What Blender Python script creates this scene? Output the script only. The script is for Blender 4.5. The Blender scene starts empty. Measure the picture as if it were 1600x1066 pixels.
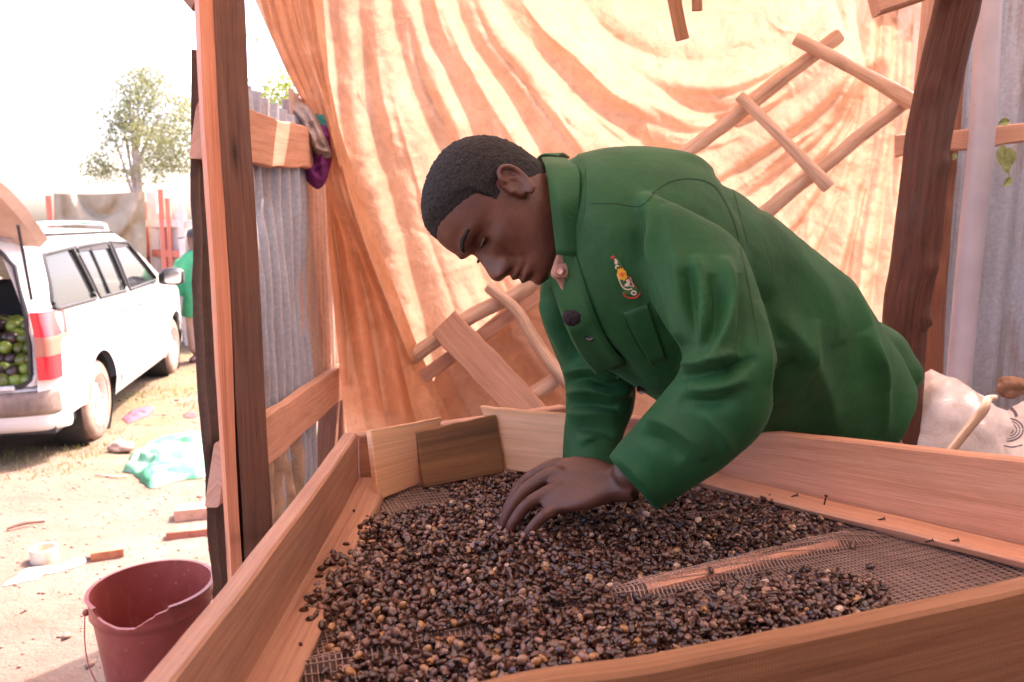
import bpy, bmesh, math, random
import numpy as np
from mathutils import Vector, Matrix
from mathutils.bvhtree import BVHTree

random.seed(7)
RNG = np.random.default_rng(11)
SC = bpy.context.scene
COL = SC.collection

# ---------------------------------------------------------------- camera, world, sun, exposure
FPX, CX, CY = 1200.0, 800.0, 533.0
CAM_H = 1.40
PITCH = math.atan((CY - 345.0) / FPX)
cam_d = bpy.data.cameras.new('camera')
cam_d.lens = 27.0
cam_d.sensor_width = 36.0
cam_d.clip_start = 0.02
cam_d.clip_end = 900.0
cam_d.dof.use_dof = True
cam_d.dof.focus_distance = 1.2
cam_d.dof.aperture_fstop = 7.0
cam = bpy.data.objects.new('camera', cam_d)
cam.location = (0, 0, CAM_H)
cam.rotation_euler = (math.pi / 2 - PITCH, 0, 0)
COL.objects.link(cam)
SC.camera = cam

SUN_DIR = np.array([0.45, 0.50, 1.0]); SUN_DIR /= np.linalg.norm(SUN_DIR)
SUN_EL = math.asin(SUN_DIR[2])
SUN_AZ = math.atan2(SUN_DIR[0], SUN_DIR[1])
W = bpy.data.worlds.new('World'); SC.world = W; W.use_nodes = True
wn = W.node_tree.nodes; wl = W.node_tree.links
bg = wn['Background']
sky = wn.new('ShaderNodeTexSky'); sky.sky_type = 'NISHITA'; sky.sun_disc = False
sky.sun_elevation = SUN_EL; sky.sun_rotation = SUN_AZ
sky.air_density = 0.7; sky.dust_density = 4.0; sky.ozone_density = 0.3
wl.new(sky.outputs[0], bg.inputs[0]); bg.inputs[1].default_value = 0.15
sun_d = bpy.data.lights.new('sun', 'SUN'); sun_d.energy = 2.0
sun_d.angle = math.radians(0.6); sun_d.color = (1.0, 0.93, 0.88)
sun = bpy.data.objects.new('sun', sun_d); COL.objects.link(sun)
sun.rotation_euler = Vector(SUN_DIR.tolist()).to_track_quat('Z', 'Y').to_euler()
SC.view_settings.view_transform = 'Standard'
SC.view_settings.look = 'None'
SC.view_settings.gamma = 1.0
SC.view_settings.use_curve_mapping = False
SC.view_settings.exposure = 2.88
SC.view_settings.use_white_balance = True
SC.view_settings.white_balance_temperature = 7300
SC.view_settings.white_balance_tint = 23

# ---------------------------------------------------------------- geometry helpers
cp, sp = math.cos(PITCH), math.sin(PITCH)
V_R = np.array([1.0, 0, 0]); V_F = np.array([0, cp, -sp]); V_U = np.array([0, sp, cp])
V_C = -V_F
CAMP = np.array([0, 0, CAM_H])

def P(px, py, d):
    return CAMP + V_F * d + V_R * ((px - CX) / FPX * d) + V_U * ((CY - py) / FPX * d)
def ray(px, py):
    return V_F + V_R * ((px - CX) / FPX) + V_U * ((CY - py) / FPX)
def PZ(px, py, z):
    r = ray(px, py); return CAMP + r * ((z - CAM_H) / r[2])
def PY(px, py, y):
    r = ray(px, py); return CAMP + r * (y / r[1])
def PX(px, py, x):
    r = ray(px, py); return CAMP + r * (x / r[0])
def proj(V):
    q = np.asarray(V, float) - CAMP
    d = q @ V_F
    return np.stack([CX + FPX * (q @ V_R) / d, CY - FPX * (q @ V_U) / d, d], -1)

def _hash(ix, iy, iz, seed):
    h = (ix * 374761393 + iy * 668265263 + iz * 2147483647 + seed * 1274126177) & 0xffffffff
    h = ((h ^ (h >> 13)) * 1274126177) & 0xffffffff
    h = h ^ (h >> 16)
    return (h & 0xffffff) / float(0xffffff) * 2 - 1
def vn(p, s=1.0, seed=0):
    """value noise, p Nx3 (or Nx2), frequency s"""
    p = np.asarray(p, float) * s
    if p.shape[-1] == 2:
        p = np.concatenate([p, np.zeros(p.shape[:-1] + (1,))], -1)
    i = np.floor(p).astype(np.int64); f = p - i; f = f * f * (3 - 2 * f)
    out = 0
    for dx in (0, 1):
        for dy in (0, 1):
            for dz in (0, 1):
                w = (f[..., 0] if dx else 1 - f[..., 0]) * (f[..., 1] if dy else 1 - f[..., 1]) * (f[..., 2] if dz else 1 - f[..., 2])
                out = out + w * _hash(i[..., 0] + dx, i[..., 1] + dy, i[..., 2] + dz, seed)
    return out
def fbm(p, s=1.0, o=4, seed=0, g=0.5):
    a, r, t = 1.0, 0.0, 0.0
    for k in range(o):
        r = r + a * vn(p, s * 2 ** k, seed + k * 17); t += a; a *= g
    return r / t
def sstep(a, b, x):
    t = np.clip((np.asarray(x, float) - a) / (b - a), 0, 1); return t * t * (3 - 2 * t)
def norm(v):
    v = np.asarray(v, float); return v / (np.linalg.norm(v, axis=-1, keepdims=True) + 1e-12)
def interp(xs, ys, x):
    return np.interp(x, xs, ys)

def cr(pts, n):
    """smooth curve through points, n samples"""
    p = np.asarray(pts, float)
    if len(p) == 2:
        t = np.linspace(0, 1, n)[:, None]; return p[0] * (1 - t) + p[1] * t
    q = np.vstack([2 * p[0] - p[1], p, 2 * p[-1] - p[-2]])
    L = np.concatenate([[0], np.cumsum(np.linalg.norm(np.diff(p[:, :3], axis=0), axis=1))])
    out = []
    for s in np.linspace(0, L[-1], n):
        k = min(max(np.searchsorted(L, s, side='right') - 1, 0), len(p) - 2)
        t = (s - L[k]) / max(L[k + 1] - L[k], 1e-9)
        a, b, c, d = q[k], q[k + 1], q[k + 2], q[k + 3]
        out.append(0.5 * (2 * b + (c - a) * t + (2 * a - 5 * b + 4 * c - d) * t * t + (3 * b - a - 3 * c + d) * t ** 3))
    return np.array(out)

def rrect(w, h, r=0.004, seg=1):
    r = min(r, w * .45, h * .45); o = []
    for cxx, cyy, a0 in ((w / 2 - r, h / 2 - r, 0), (-w / 2 + r, h / 2 - r, 90), (-w / 2 + r, -h / 2 + r, 180), (w / 2 - r, -h / 2 + r, 270)):
        for k in range(seg + 1):
            a = math.radians(a0 + 90 * k / seg); o.append((cxx + r * math.cos(a), cyy + r * math.sin(a)))
    return np.array(o)
def circ(r, n=12):
    a = np.arange(n) * 2 * math.pi / n
    return np.stack([r * np.cos(a), r * np.sin(a)], -1)

def sweep(path, sec, up=(0, 0, 1), caps=True, uv0=0.0):
    """path Nx3; sec Mx2 or NxMx2 -> V,F,UV(per vertex)"""
    path = np.asarray(path, float); N = len(path)
    sec = np.asarray(sec, float)
    if sec.ndim == 2: sec = np.repeat(sec[None], N, 0)
    M = sec.shape[1]
    tan = norm(np.gradient(path, axis=0))
    side = norm(np.cross(tan, np.asarray(up, float)))
    nrm = norm(np.cross(side, tan))
    V = path[:, None] + side[:, None] * sec[..., :1] + nrm[:, None] * sec[..., 1:]
    L = np.concatenate([[0], np.cumsum(np.linalg.norm(np.diff(path, axis=0), axis=1))]) + uv0
    per = np.concatenate([[0], np.cumsum(np.linalg.norm(np.diff(sec[0], axis=0), axis=1))])
    UV = np.stack([np.repeat(L[:, None], M, 1), np.repeat(per[None], N, 0)], -1)
    V = V.reshape(-1, 3); UV = UV.reshape(-1, 2)
    F = []
    for i in range(N - 1):
        for j in range(M):
            k = (j + 1) % M
            F.append((i * M + j, i * M + k, (i + 1) * M + k, (i + 1) * M + j))
    if caps:
        F.append(tuple(range(M - 1, -1, -1)) if True else ())
        F.append(tuple((N - 1) * M + j for j in range(M)))
    F = [tuple(reversed(f)) for f in F]
    return V, F, UV

def grid_faces(n, m, wrap=False):
    F = []
    for i in range(n - 1):
        for j in range(m if wrap else m - 1):
            k = (j + 1) % m
            F.append((i * m + j, i * m + k, (i + 1) * m + k, (i + 1) * m + j))
    return F

def merge(*parts):
    V, F, U, o = [], [], [], 0
    for p in parts:
        v, f = p[0], p[1]
        V.append(v); F += [tuple(a + o for a in x) for x in f]
        U.append(p[2] if len(p) > 2 and p[2] is not None else np.zeros((len(v), 2)))
        o += len(v)
    return np.vstack(V), F, np.vstack(U)

def mobj(name, geo, mat, parent=None, smooth=True, angle=40, attrs=None):
    V, F = geo[0], geo[1]
    UV = geo[2] if len(geo) > 2 else None
    me = bpy.data.meshes.new(name)
    V = np.asarray(V, np.float32)
    if isinstance(F, np.ndarray):
        k = F.shape[1]; n = len(F)
        me.vertices.add(len(V)); me.vertices.foreach_set('co', V.ravel())
        me.loops.add(n * k); me.loops.foreach_set('vertex_index', F.ravel().astype(np.int32))
        me.polygons.add(n); me.polygons.foreach_set('loop_start', np.arange(0, n * k, k, dtype=np.int32))
        me.update(calc_edges=True)
    else:
        me.from_pydata(V.tolist(), [], [tuple(int(a) for a in f) for f in F])
    if UV is not None:
        l = me.uv_layers.new(name='UVMap')
        vi = np.empty(len(me.loops), np.int32); me.loops.foreach_get('vertex_index', vi)
        l.data.foreach_set('uv', np.asarray(UV, np.float32)[vi].ravel())
    if attrs:
        for an, av in attrs.items():
            at = me.attributes.new(an, 'FLOAT', 'POINT'); at.data.foreach_set('value', np.asarray(av, np.float32))
    if smooth:
        me.polygons.foreach_set('use_smooth', np.ones(len(me.polygons), bool))
        if angle: me.set_sharp_from_angle(angle=math.radians(angle))
    if mat is not None:
        me.materials.append(mat)
    o = bpy.data.objects.new(name, me); COL.objects.link(o)
    if parent is not None: o.parent = parent
    return o

def tag(o, label=None, cat=None, group=None, kind=None):
    if label: o['label'] = label
    if cat: o['category'] = cat
    if group: o['group'] = group
    if kind: o['kind'] = kind
    return o
def empty(name, loc, label, cat, group=None):
    """loc is kept as an unrotated, unscaled base; parts are given in world coordinates (parent inverse is applied)"""
    o = bpy.data.objects.new(name, None); COL.objects.link(o)
    o.location = [float(a) for a in loc]; o.empty_display_size = 0.1
    tag(o, label, cat, group); return o
def under(o, root):
    o.parent = root; o.matrix_parent_inverse = Matrix.Translation(-Vector(root.location)); return o
def part(name, geo, mat, root, **k):
    o = mobj(name, geo, mat, None, **k)
    if root.type == 'EMPTY': under(o, root)
    else: o.parent = root
    return o

def recalc(o):
    bm = bmesh.new(); bm.from_mesh(o.data); bmesh.ops.recalc_face_normals(bm, faces=bm.faces); bm.to_mesh(o.data); bm.free(); return o

def box(c, s, R=None, b=0.003):
    """bevelled box geo, centre c, size s, optional 3x3 rotation"""
    sec = rrect(s[0], s[1], b)
    z = s[2] / 2; bb = min(b, z * .5)
    path = np.array([(0, 0, -z), (0, 0, -z + bb), (0, 0, z - bb), (0, 0, z)])
    k = np.array([(s[0] - 2 * bb) / s[0], 1, 1, (s[0] - 2 * bb) / s[0]]); k2 = np.array([(s[1] - 2 * bb) / s[1], 1, 1, (s[1] - 2 * bb) / s[1]])
    M = len(sec)
    V = np.zeros((4, M, 3)); V[..., 0] = sec[None, :, 0] * k[:, None]; V[..., 1] = sec[None, :, 1] * k2[:, None]; V[..., 2] = path[:, None, 2]
    F = grid_faces(4, M, True) + [tuple(range(M - 1, -1, -1)), tuple(3 * M + j for j in range(M))]
    V = V.reshape(-1, 3)
    UV = np.stack([V[:, 0] + V[:, 2], V[:, 1] + V[:, 2] * .3], -1)
    if R is not None: V = V @ np.asarray(R).T
    return V + np.asarray(c, float), F, UV
def rotz(a):
    c, s = math.cos(a), math.sin(a); return np.array([[c, -s, 0], [s, c, 0], [0, 0, 1.0]])
def rotx(a):
    c, s = math.cos(a), math.sin(a); return np.array([[1.0, 0, 0], [0, c, -s], [0, s, c]])
def roty(a):
    c, s = math.cos(a), math.sin(a); return np.array([[c, 0, s], [0, 1.0, 0], [-s, 0, c]])

def plank(p0, p1, w, t, up=(0, 0, 1), n=26, wob=0.002, seed=0, bow=(0, 0, 0), w1=None, r=0.0035, cut0=0.0, cut1=0.0):
    """sawn board from p0 to p1: w along 'up', t across; slightly uneven, chamfered"""
    p0 = np.asarray(p0, float); p1 = np.asarray(p1, float)
    t_ = np.linspace(0, 1, n)[:, None]
    path = p0 * (1 - t_) + p1 * t_ + np.asarray(bow, float) * (4 * t_ * (1 - t_))
    ws = np.linspace(w, w if w1 is None else w1, n)
    secs = []
    for i in range(n):
        s = rrect(t, ws[i], r, 1); secs.append(s)
    secs = np.array(secs)
    V, F, UV = sweep(path, secs, up)
    L = np.linalg.norm(p1 - p0)
    s = (UV[:, 0] / L)
    d = norm(p1 - p0)
    upn = norm(np.asarray(up, float) - d * np.dot(up, d))
    hh = (V - np.repeat(path, secs.shape[1], 0)) @ upn / w
    V = V + d * (cut0 * hh * (1 - s) ** 8 * w * 2 + cut1 * hh * s ** 8 * w * 2)[:, None]
    nz = np.stack([UV[:, 0] * 6, np.sign(hh) * 3 + seed * 7.7, np.zeros(len(V))], -1)
    V = V + upn * (fbm(nz, 1.5, 4, seed) * wob * 2.2 * (np.abs(hh) > .2))[:, None]
    side = norm(np.cross(d, upn)); V = V + side * (fbm(nz, .6, 2, seed + 5) * wob)[:, None]
    return V, F, UV

def pole(pts, radii, n=40, m=14, rough=0.08, seed=0, knots=(), up=(0, 0, 1), flat=0):
    path = cr(pts, n); rr = np.interp(np.linspace(0, 1, n), np.linspace(0, 1, len(radii)), radii)
    a = np.arange(m) * 2 * math.pi / m
    L = np.linspace(0, 1, n) * np.linalg.norm(np.diff(path, axis=0), axis=1).sum()
    A, LL = np.meshgrid(a, L)
    nz = np.stack([np.cos(A) * 1.2, np.sin(A) * 1.2, LL * 5 + seed * 9.1], -1)
    k = 1 + rough * (fbm(nz, 1.2, 4, seed) * 1.6 + 0.5 * fbm(nz * np.array([4, 4, .7]), 1.5, 2, seed + 3))
    for (t, an, amp, w) in knots:
        da = np.abs((A - an + math.pi) % (2 * math.pi) - math.pi)
        k = k + amp * np.exp(-((LL - t * L[-1]) / w) ** 2 - (da / 0.5) ** 2)
    R = rr[:, None] * k
    if n > 6:
        R[0] *= .93; R[-1] *= .93
    sec = np.stack([R * np.cos(A), R * np.sin(A)], -1)
    V, F, UV = sweep(path, sec, up)
    return V, F, UV

def smoothmesh(V, F, it=5, lam=.5):
    F = np.asarray(F)
    E = np.vstack([np.stack([F[:, i], F[:, (i + 1) % F.shape[1]]], 1) for i in range(F.shape[1])])
    E = np.vstack([E, E[:, ::-1]])
    cnt = np.bincount(E[:, 0], minlength=len(V)).astype(float)
    for _ in range(it):
        S = np.stack([np.bincount(E[:, 0], weights=V[E[:, 1], k], minlength=len(V)) for k in range(3)], -1)
        V = V * (1 - lam) + lam * S / cnt[:, None]
    return V
def vnormals(V, F):
    F = np.asarray(F)
    a = V[F[:, 2]] - V[F[:, 0]]; b = V[F[:, 3 % F.shape[1]]] - V[F[:, 1]]
    n = np.cross(a, b) if F.shape[1] == 4 else np.cross(V[F[:, 1]] - V[F[:, 0]], V[F[:, 2]] - V[F[:, 0]])
    N = np.zeros_like(V)
    for k in range(F.shape[1]):
        for c in range(3): N[:, c] += np.bincount(F[:, k], weights=n[:, c], minlength=len(V))
    return norm(N)
def vox(geos, size, adapt=0.0):
    """union of closed shapes into one continuous skin (all quads)"""
    V, F, _ = merge(*geos)
    me = bpy.data.meshes.new('tmp'); me.from_pydata(V.tolist(), [], F)
    bm = bmesh.new(); bm.from_mesh(me); bmesh.ops.recalc_face_normals(bm, faces=bm.faces); bm.to_mesh(me); bm.free()
    o = bpy.data.objects.new('tmp', me); COL.objects.link(o)
    m = o.modifiers.new('r', 'REMESH'); m.mode = 'VOXEL'; m.voxel_size = size; m.adaptivity = adapt
    dg = bpy.context.evaluated_depsgraph_get(); ev = o.evaluated_get(dg); em = ev.to_mesh()
    n = len(em.vertices); co = np.empty(n * 3, np.float32); em.vertices.foreach_get('co', co)
    li = np.empty(len(em.loops), np.int32); em.loops.foreach_get('vertex_index', li)
    Fq = li.reshape(-1, 4).copy()
    ev.to_mesh_clear(); bpy.data.objects.remove(o); bpy.data.meshes.remove(me)
    return co.reshape(-1, 3).astype(float), Fq

def loft(rings, n=None, m=40, sup=2.0):
    """rings: list of (centre, A-vector, B-vector) -> closed tube through smooth interpolation"""
    R = np.array([np.concatenate([np.asarray(c), np.asarray(a), np.asarray(b)]) for c, a, b in rings], float)
    if n:
        p = R; q = np.vstack([2 * p[0] - p[1], p, 2 * p[-1] - p[-2]])
        L = np.concatenate([[0], np.cumsum(np.linalg.norm(np.diff(p[:, :3], axis=0), axis=1))]); out = []
        for s in np.linspace(0, L[-1], n):
            k = min(max(np.searchsorted(L, s, side='right') - 1, 0), len(p) - 2); t = (s - L[k]) / max(L[k + 1] - L[k], 1e-9)
            a, b, c, d = q[k], q[k + 1], q[k + 2], q[k + 3]
            out.append(0.5 * (2 * b + (c - a) * t + (2 * a - 5 * b + 4 * c - d) * t * t + (3 * b - a - 3 * c + d) * t ** 3))
        R = np.array(out)
    th = np.arange(m) * 2 * math.pi / m
    c_, s_ = np.cos(th), np.sin(th); e = 2.0 / sup
    cc = np.sign(c_) * np.abs(c_) ** e; ss = np.sign(s_) * np.abs(s_) ** e
    V = R[:, None, 0:3] + R[:, None, 3:6] * cc[None, :, None] + R[:, None, 6:9] * ss[None, :, None]
    N = len(R)
    F = grid_faces(N, m, True) + [tuple(range(m - 1, -1, -1)), tuple((N - 1) * m + j for j in range(m))]
    return V.reshape(-1, 3), F, None

def strokes_disp(px, py, strokes, ex=2.0):
    """sum of ridge/groove profiles along pixel-plane polylines: (pts, w, h[, w_end])"""
    out = np.zeros(len(px))
    Q = np.stack([px, py], -1)
    for st in strokes:
        pts, w, h = st[0], st[1], st[2]
        asym = st[3] if len(st) > 3 else 1.0
        c = cr([(a, b, 0) for a, b in pts], 8 * len(pts))[:, :2]
        lo = c.min(0) - 4 * w * max(1, asym); hi = c.max(0) + 4 * w * max(1, asym)
        m = np.where(((Q > lo) & (Q < hi)).all(-1))[0]
        if len(m) == 0: continue
        q = Q[m]
        best = np.full(len(m), 1e9); bt = np.zeros(len(m)); bs = np.zeros(len(m))
        for i in range(len(c) - 1):
            a, b = c[i], c[i + 1]; ab = b - a; L2 = ab @ ab + 1e-9
            t = np.clip(((q - a) @ ab) / L2, 0, 1)
            v = q - a - t[:, None] * ab; d = np.hypot(v[:, 0], v[:, 1])
            u = d < best
            best[u] = d[u]; bt[u] = (i + t[u]) / (len(c) - 1)
            bs[u] = np.sign(ab[0] * v[u, 1] - ab[1] * v[u, 0])
        taper = np.sin(np.clip(bt, 0, 1) * math.pi) ** 0.55 if h and not (len(st) > 4 and st[4]) else 1.0
        ww = np.where(bs > 0, w, w * asym)
        out[m] += h * taper * np.exp(-(best / ww) ** ex)
    return out

# ---------------------------------------------------------------- material helpers
MATS = {}
class NT:
    def __init__(s, name):
        s.m = bpy.data.materials.new(name); s.m.use_nodes = True
        s.t = s.m.node_tree; s.n = s.t.nodes; s.l = s.t.links
        s.b = s.n['Principled BSDF']; s.out = s.n['Material Output']
    def new(s, ty, **k):
        o = s.n.new(ty)
        for a, v in k.items(): setattr(o, a, v)
        return o
    def link(s, a, b): s.l.new(a, b)
    def coord(s, which='Object', scale=(1, 1, 1), rnd=True):
        tc = s.new('ShaderNodeTexCoord'); mp = s.new('ShaderNodeMapping'); mp.inputs['Scale'].default_value = scale
        s.link(tc.outputs[which], mp.inputs[0])
        if rnd:
            oi = s.new('ShaderNodeObjectInfo'); mu = s.new('ShaderNodeMath', operation='MULTIPLY'); mu.inputs[1].default_value = 37.0
            s.link(oi.outputs['Random'], mu.inputs[0]); cb = s.new('ShaderNodeCombineXYZ')
            s.link(mu.outputs[0], cb.inputs[0]); s.link(mu.outputs[0], cb.inputs[1]); s.link(cb.outputs[0], mp.inputs['Location'])
        return mp.outputs[0]
    def noise(s, vec, scale=5, detail=5, rough=.6, dist=0.0, out='Fac'):
        n = s.new('ShaderNodeTexNoise'); n.inputs['Scale'].default_value = scale; n.inputs['Detail'].default_value = detail
        n.inputs['Roughness'].default_value = rough; n.inputs['Distortion'].default_value = dist
        s.link(vec, n.inputs['Vector']); return n.outputs[out]
    def ramp(s, fac, stops, interp='LINEAR'):
        r = s.new('ShaderNodeValToRGB'); r.color_ramp.interpolation = interp
        e = r.color_ramp.elements
        while len(e) < len(stops): e.new(0.5)
        for i, (p, c) in enumerate(stops):
            e[i].position = p
            e[i].color = (c, c, c, 1) if isinstance(c, (int, float)) else (*c, 1)
        s.link(fac, r.inputs[0]); return r.outputs[0]
    def mix(s, fac, a, b, mode='MIX'):
        m = s.new('ShaderNodeMix', data_type='RGBA', blend_type=mode)
        for sock, v in ((m.inputs[0], fac), (m.inputs[6], a), (m.inputs[7], b)):
            if isinstance(v, (int, float)): sock.default_value = v
            elif isinstance(v, tuple): sock.default_value = (*v, 1)
            else: s.link(v, sock)
        return m.outputs[2]
    def bump(s, h, strength=.3, dist=.01, normal=None):
        b = s.new('ShaderNodeBump'); b.inputs['Strength'].default_value = strength; b.inputs['Distance'].default_value = dist
        s.link(h, b.inputs['Height'])
        if normal is not None: s.link(normal, b.inputs['Normal'])
        return b.outputs[0]
    def base(s, c):
        if isinstance(c, tuple): s.b.inputs['Base Color'].default_value = (*c, 1)
        else: s.link(c, s.b.inputs['Base Color'])
    def rough(s, r):
        if isinstance(r, (int, float)): s.b.inputs['Roughness'].default_value = r
        else: s.link(r, s.b.inputs['Roughness'])
    def normal(s, n): s.link(n, s.b.inputs['Normal'])

def simple(name, col, rough=.6, metal=0, spec=.5, nscale=0, namp=.15, bump=0, bscale=60, coat=0):
    t = NT(name)
    if nscale:
        v = t.coord('Object'); f = t.noise(v, nscale, 5)
        dk = tuple(c * (1 - namp) for c in col); lt = tuple(min(c * (1 + namp), .95) for c in col)
        t.base(t.ramp(f, [(.3, dk), (.7, lt)]))
    else: t.base(col)
    if bump:
        v = t.coord('Object', rnd=False); t.normal(t.bump(t.noise(v, bscale, 4), bump, .004))
    t.rough(rough); t.b.inputs['Metallic'].default_value = metal; t.b.inputs['Specular IOR Level'].default_value = spec
    t.b.inputs['Coat Weight'].default_value = coat
    return t.m

def wood(name, c_lt, c_md, c_dk, rough=.65, grain=1.0, dirt=.25, dirt_c=(.10, .055, .035), bump=.35, knots=True):
    t = NT(name)
    uv = t.coord('UV', (1, 1, 1))
    def mapped(sx, sy):
        mp = t.new('ShaderNodeMapping'); mp.inputs['Scale'].default_value = (sx, sy, 1); t.link(uv, mp.inputs[0]); return mp.outputs[0]
    g1 = t.noise(mapped(1.6, 44), 1.6 * grain, 8, .7, .8)
    g2 = t.noise(mapped(9, 260), 1.3 * grain, 4, .7, .3)
    c = t.ramp(g1, [(.22, c_dk), (.45, c_md), (.72, c_lt)])
    fine = t.ramp(g2, [(.35, .72), (.6, 1.0)])
    c = t.mix(.65, c, t.mix(1.0, c, fine, 'MULTIPLY'))
    big = t.noise(t.coord('UV', (1, 2.2, 1)), 3.0, 5, .6, .6)
    c = t.mix(t.ramp(big, [(.48, 0.0), (.74, dirt)]), c, dirt_c)
    if knots:
        vo = t.new('ShaderNodeTexVoronoi'); vo.feature = 'F1'; vo.inputs['Scale'].default_value = 2.3
        t.link(mapped(1.0, 2.6), vo.inputs['Vector'])
        k = t.ramp(vo.outputs['Distance'], [(.025, 1.0), (.06, .55), (.13, 0.0)])
        c = t.mix(k, c, tuple(x * .45 for x in c_dk))
    spk = t.noise(mapped(30, 70), 2.0, 4, .7)
    c = t.mix(t.ramp(spk, [(.66, 0.0), (.76, dirt * 1.4)]), c, tuple(x * .5 for x in c_dk))
    wt = t.noise(mapped(3, 9), 1.0, 6, .7, .4); c = t.mix(t.ramp(wt, [(.50, 0.0), (.72, dirt * .9)]), c, tuple((a * .35 + b * .65) * .72 for a, b in zip((.34, .30, .28), c_md)))
    sw_ = t.new('ShaderNodeTexWave'); sw_.inputs['Scale'].default_value = 95; sw_.inputs['Distortion'].default_value = 3.0; sw_.inputs['Detail'].default_value = 2; t.link(mapped(1, .25), sw_.inputs['Vector'])
    t.base(c)
    t.rough(t.ramp(g1, [(.3, rough + .12), (.7, rough - .05)]))
    t.normal(t.bump(sw_.outputs['Fac'], bump * .35, .0008, t.bump(g2, bump, .0014, t.bump(g1, bump * .9, .003))))
    t.b.inputs['Specular IOR Level'].default_value = .35
    return t.m
# ================================================================ materials
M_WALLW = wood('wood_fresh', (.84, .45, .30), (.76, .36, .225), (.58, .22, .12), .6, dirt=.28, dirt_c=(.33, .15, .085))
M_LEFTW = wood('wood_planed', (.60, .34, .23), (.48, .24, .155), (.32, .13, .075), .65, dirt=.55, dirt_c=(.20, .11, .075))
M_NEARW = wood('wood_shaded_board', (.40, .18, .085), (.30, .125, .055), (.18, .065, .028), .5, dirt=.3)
M_PALE = wood('wood_pale', (.88, .52, .31), (.82, .43, .235), (.70, .31, .15), .6, .6, dirt=.15, dirt_c=(.40, .24, .15), bump=.2, knots=False)
M_STAIN = wood('wood_stained', (.42, .19, .075), (.26, .12, .055), (.12, .06, .035), .6, .7, dirt=.5, dirt_c=(.055, .04, .035))
M_POST = wood('wood_post', (.26, .11, .062), (.18, .072, .04), (.08, .032, .02), .7, 1.2, dirt=.55, dirt_c=(.05, .03, .022), bump=.6)
M_POST_LIT = wood('wood_post_lit_edge', (.84, .38, .23), (.74, .26, .13), (.50, .12, .05), .55, .8, dirt=.2, dirt_c=(.25, .06, .03))  # brighter wood for the post edge: the light on it is in the colour
M_RAIL = wood('wood_rail', (.70, .41, .30), (.60, .32, .22), (.40, .17, .10), .65, dirt=.35, dirt_c=(.24, .11, .07))
M_LADDER = wood('wood_bare_pole', (.78, .56, .43), (.64, .42, .30), (.26, .14, .09), .6, 1.1, dirt=.45, dirt_c=(.16, .08, .05), bump=.6)
M_LOG = wood('wood_log', (.17, .058, .033), (.095, .032, .020), (.025, .010, .007), .6, 1.6, dirt=.6, dirt_c=(.03, .014, .01), bump=1.0)

def mat_tarp(name, c1, c2, c3, transl, tint=(1.0, .56, .40)):
    t = NT(name)
    v = t.coord('Object', rnd=False)
    big = t.noise(v, 2.2, 6, .6, .5); sm = t.noise(v, 14, 7, .7, .8); sp_ = t.noise(v, 55, 3, .6)
    c = t.ramp(big, [(.30, c2), (.55, c1), (.75, c3)])
    c = t.mix(t.ramp(sm, [(.42, .0), (.70, .55)]), c, tuple(x * .62 for x in c2))
    c = t.mix(t.ramp(sp_, [(.66, 0.0), (.74, .5)]), c, (.16, .08, .05))
    st = t.noise(t.coord('Object', (1, 1, .25), False), 5, 5, .7, .2)
    c = t.mix(t.ramp(st, [(.60, 0.0), (.74, .55)]), c, (.17, .085, .05))
    t.base(c); t.rough(t.ramp(sm, [(.3, .38), (.7, .6)])); t.b.inputs['Specular IOR Level'].default_value = .45
    cr1 = t.noise(v, 9, 8, .72, 2.2); cr2 = t.noise(v, 38, 6, .7, 1.2)
    wv = t.new('ShaderNodeTexVoronoi'); wv.feature = 'DISTANCE_TO_EDGE'; wv.inputs['Scale'].default_value = 13
    dv = t.new('ShaderNodeVectorMath', operation='ADD'); nz = t.noise(v, 6, 3, .6, 0, 'Color'); t.link(v, dv.inputs[0]); t.link(nz, dv.inputs[1]); t.link(dv.outputs[0], wv.inputs['Vector'])
    crease = t.ramp(wv.outputs['Distance'], [(.0, 0.0), (.06, 1.0)])
    n = t.bump(crease, .18, .006, t.bump(cr2, .30, .005, t.bump(cr1, .55, .02)))
    t.normal(n)
    tr = t.new('ShaderNodeBsdfTranslucent'); t.link(t.mix(.45, c, tint), tr.inputs[0]); t.link(n, tr.inputs['Normal'])
    mx = t.new('ShaderNodeMixShader'); mx.inputs[0].default_value = transl
    t.link(t.b.outputs[0], mx.inputs[1]); t.link(tr.outputs[0], mx.inputs[2]); t.link(mx.outputs[0], t.out.inputs[0])
    return t.m
M_TARP = mat_tarp('tarp_orange', (.56, .34, .22), (.40, .20, .11), (.66, .46, .34), .26, (1.0, .62, .45))
M_TARPF = mat_tarp('tarp_flap', (.70, .40, .23), (.54, .24, .105), (.78, .50, .34), .36)
M_TARPD = mat_tarp('tarp_dull', (.50, .33, .23), (.36, .22, .15), (.56, .40, .29), .22)

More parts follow.
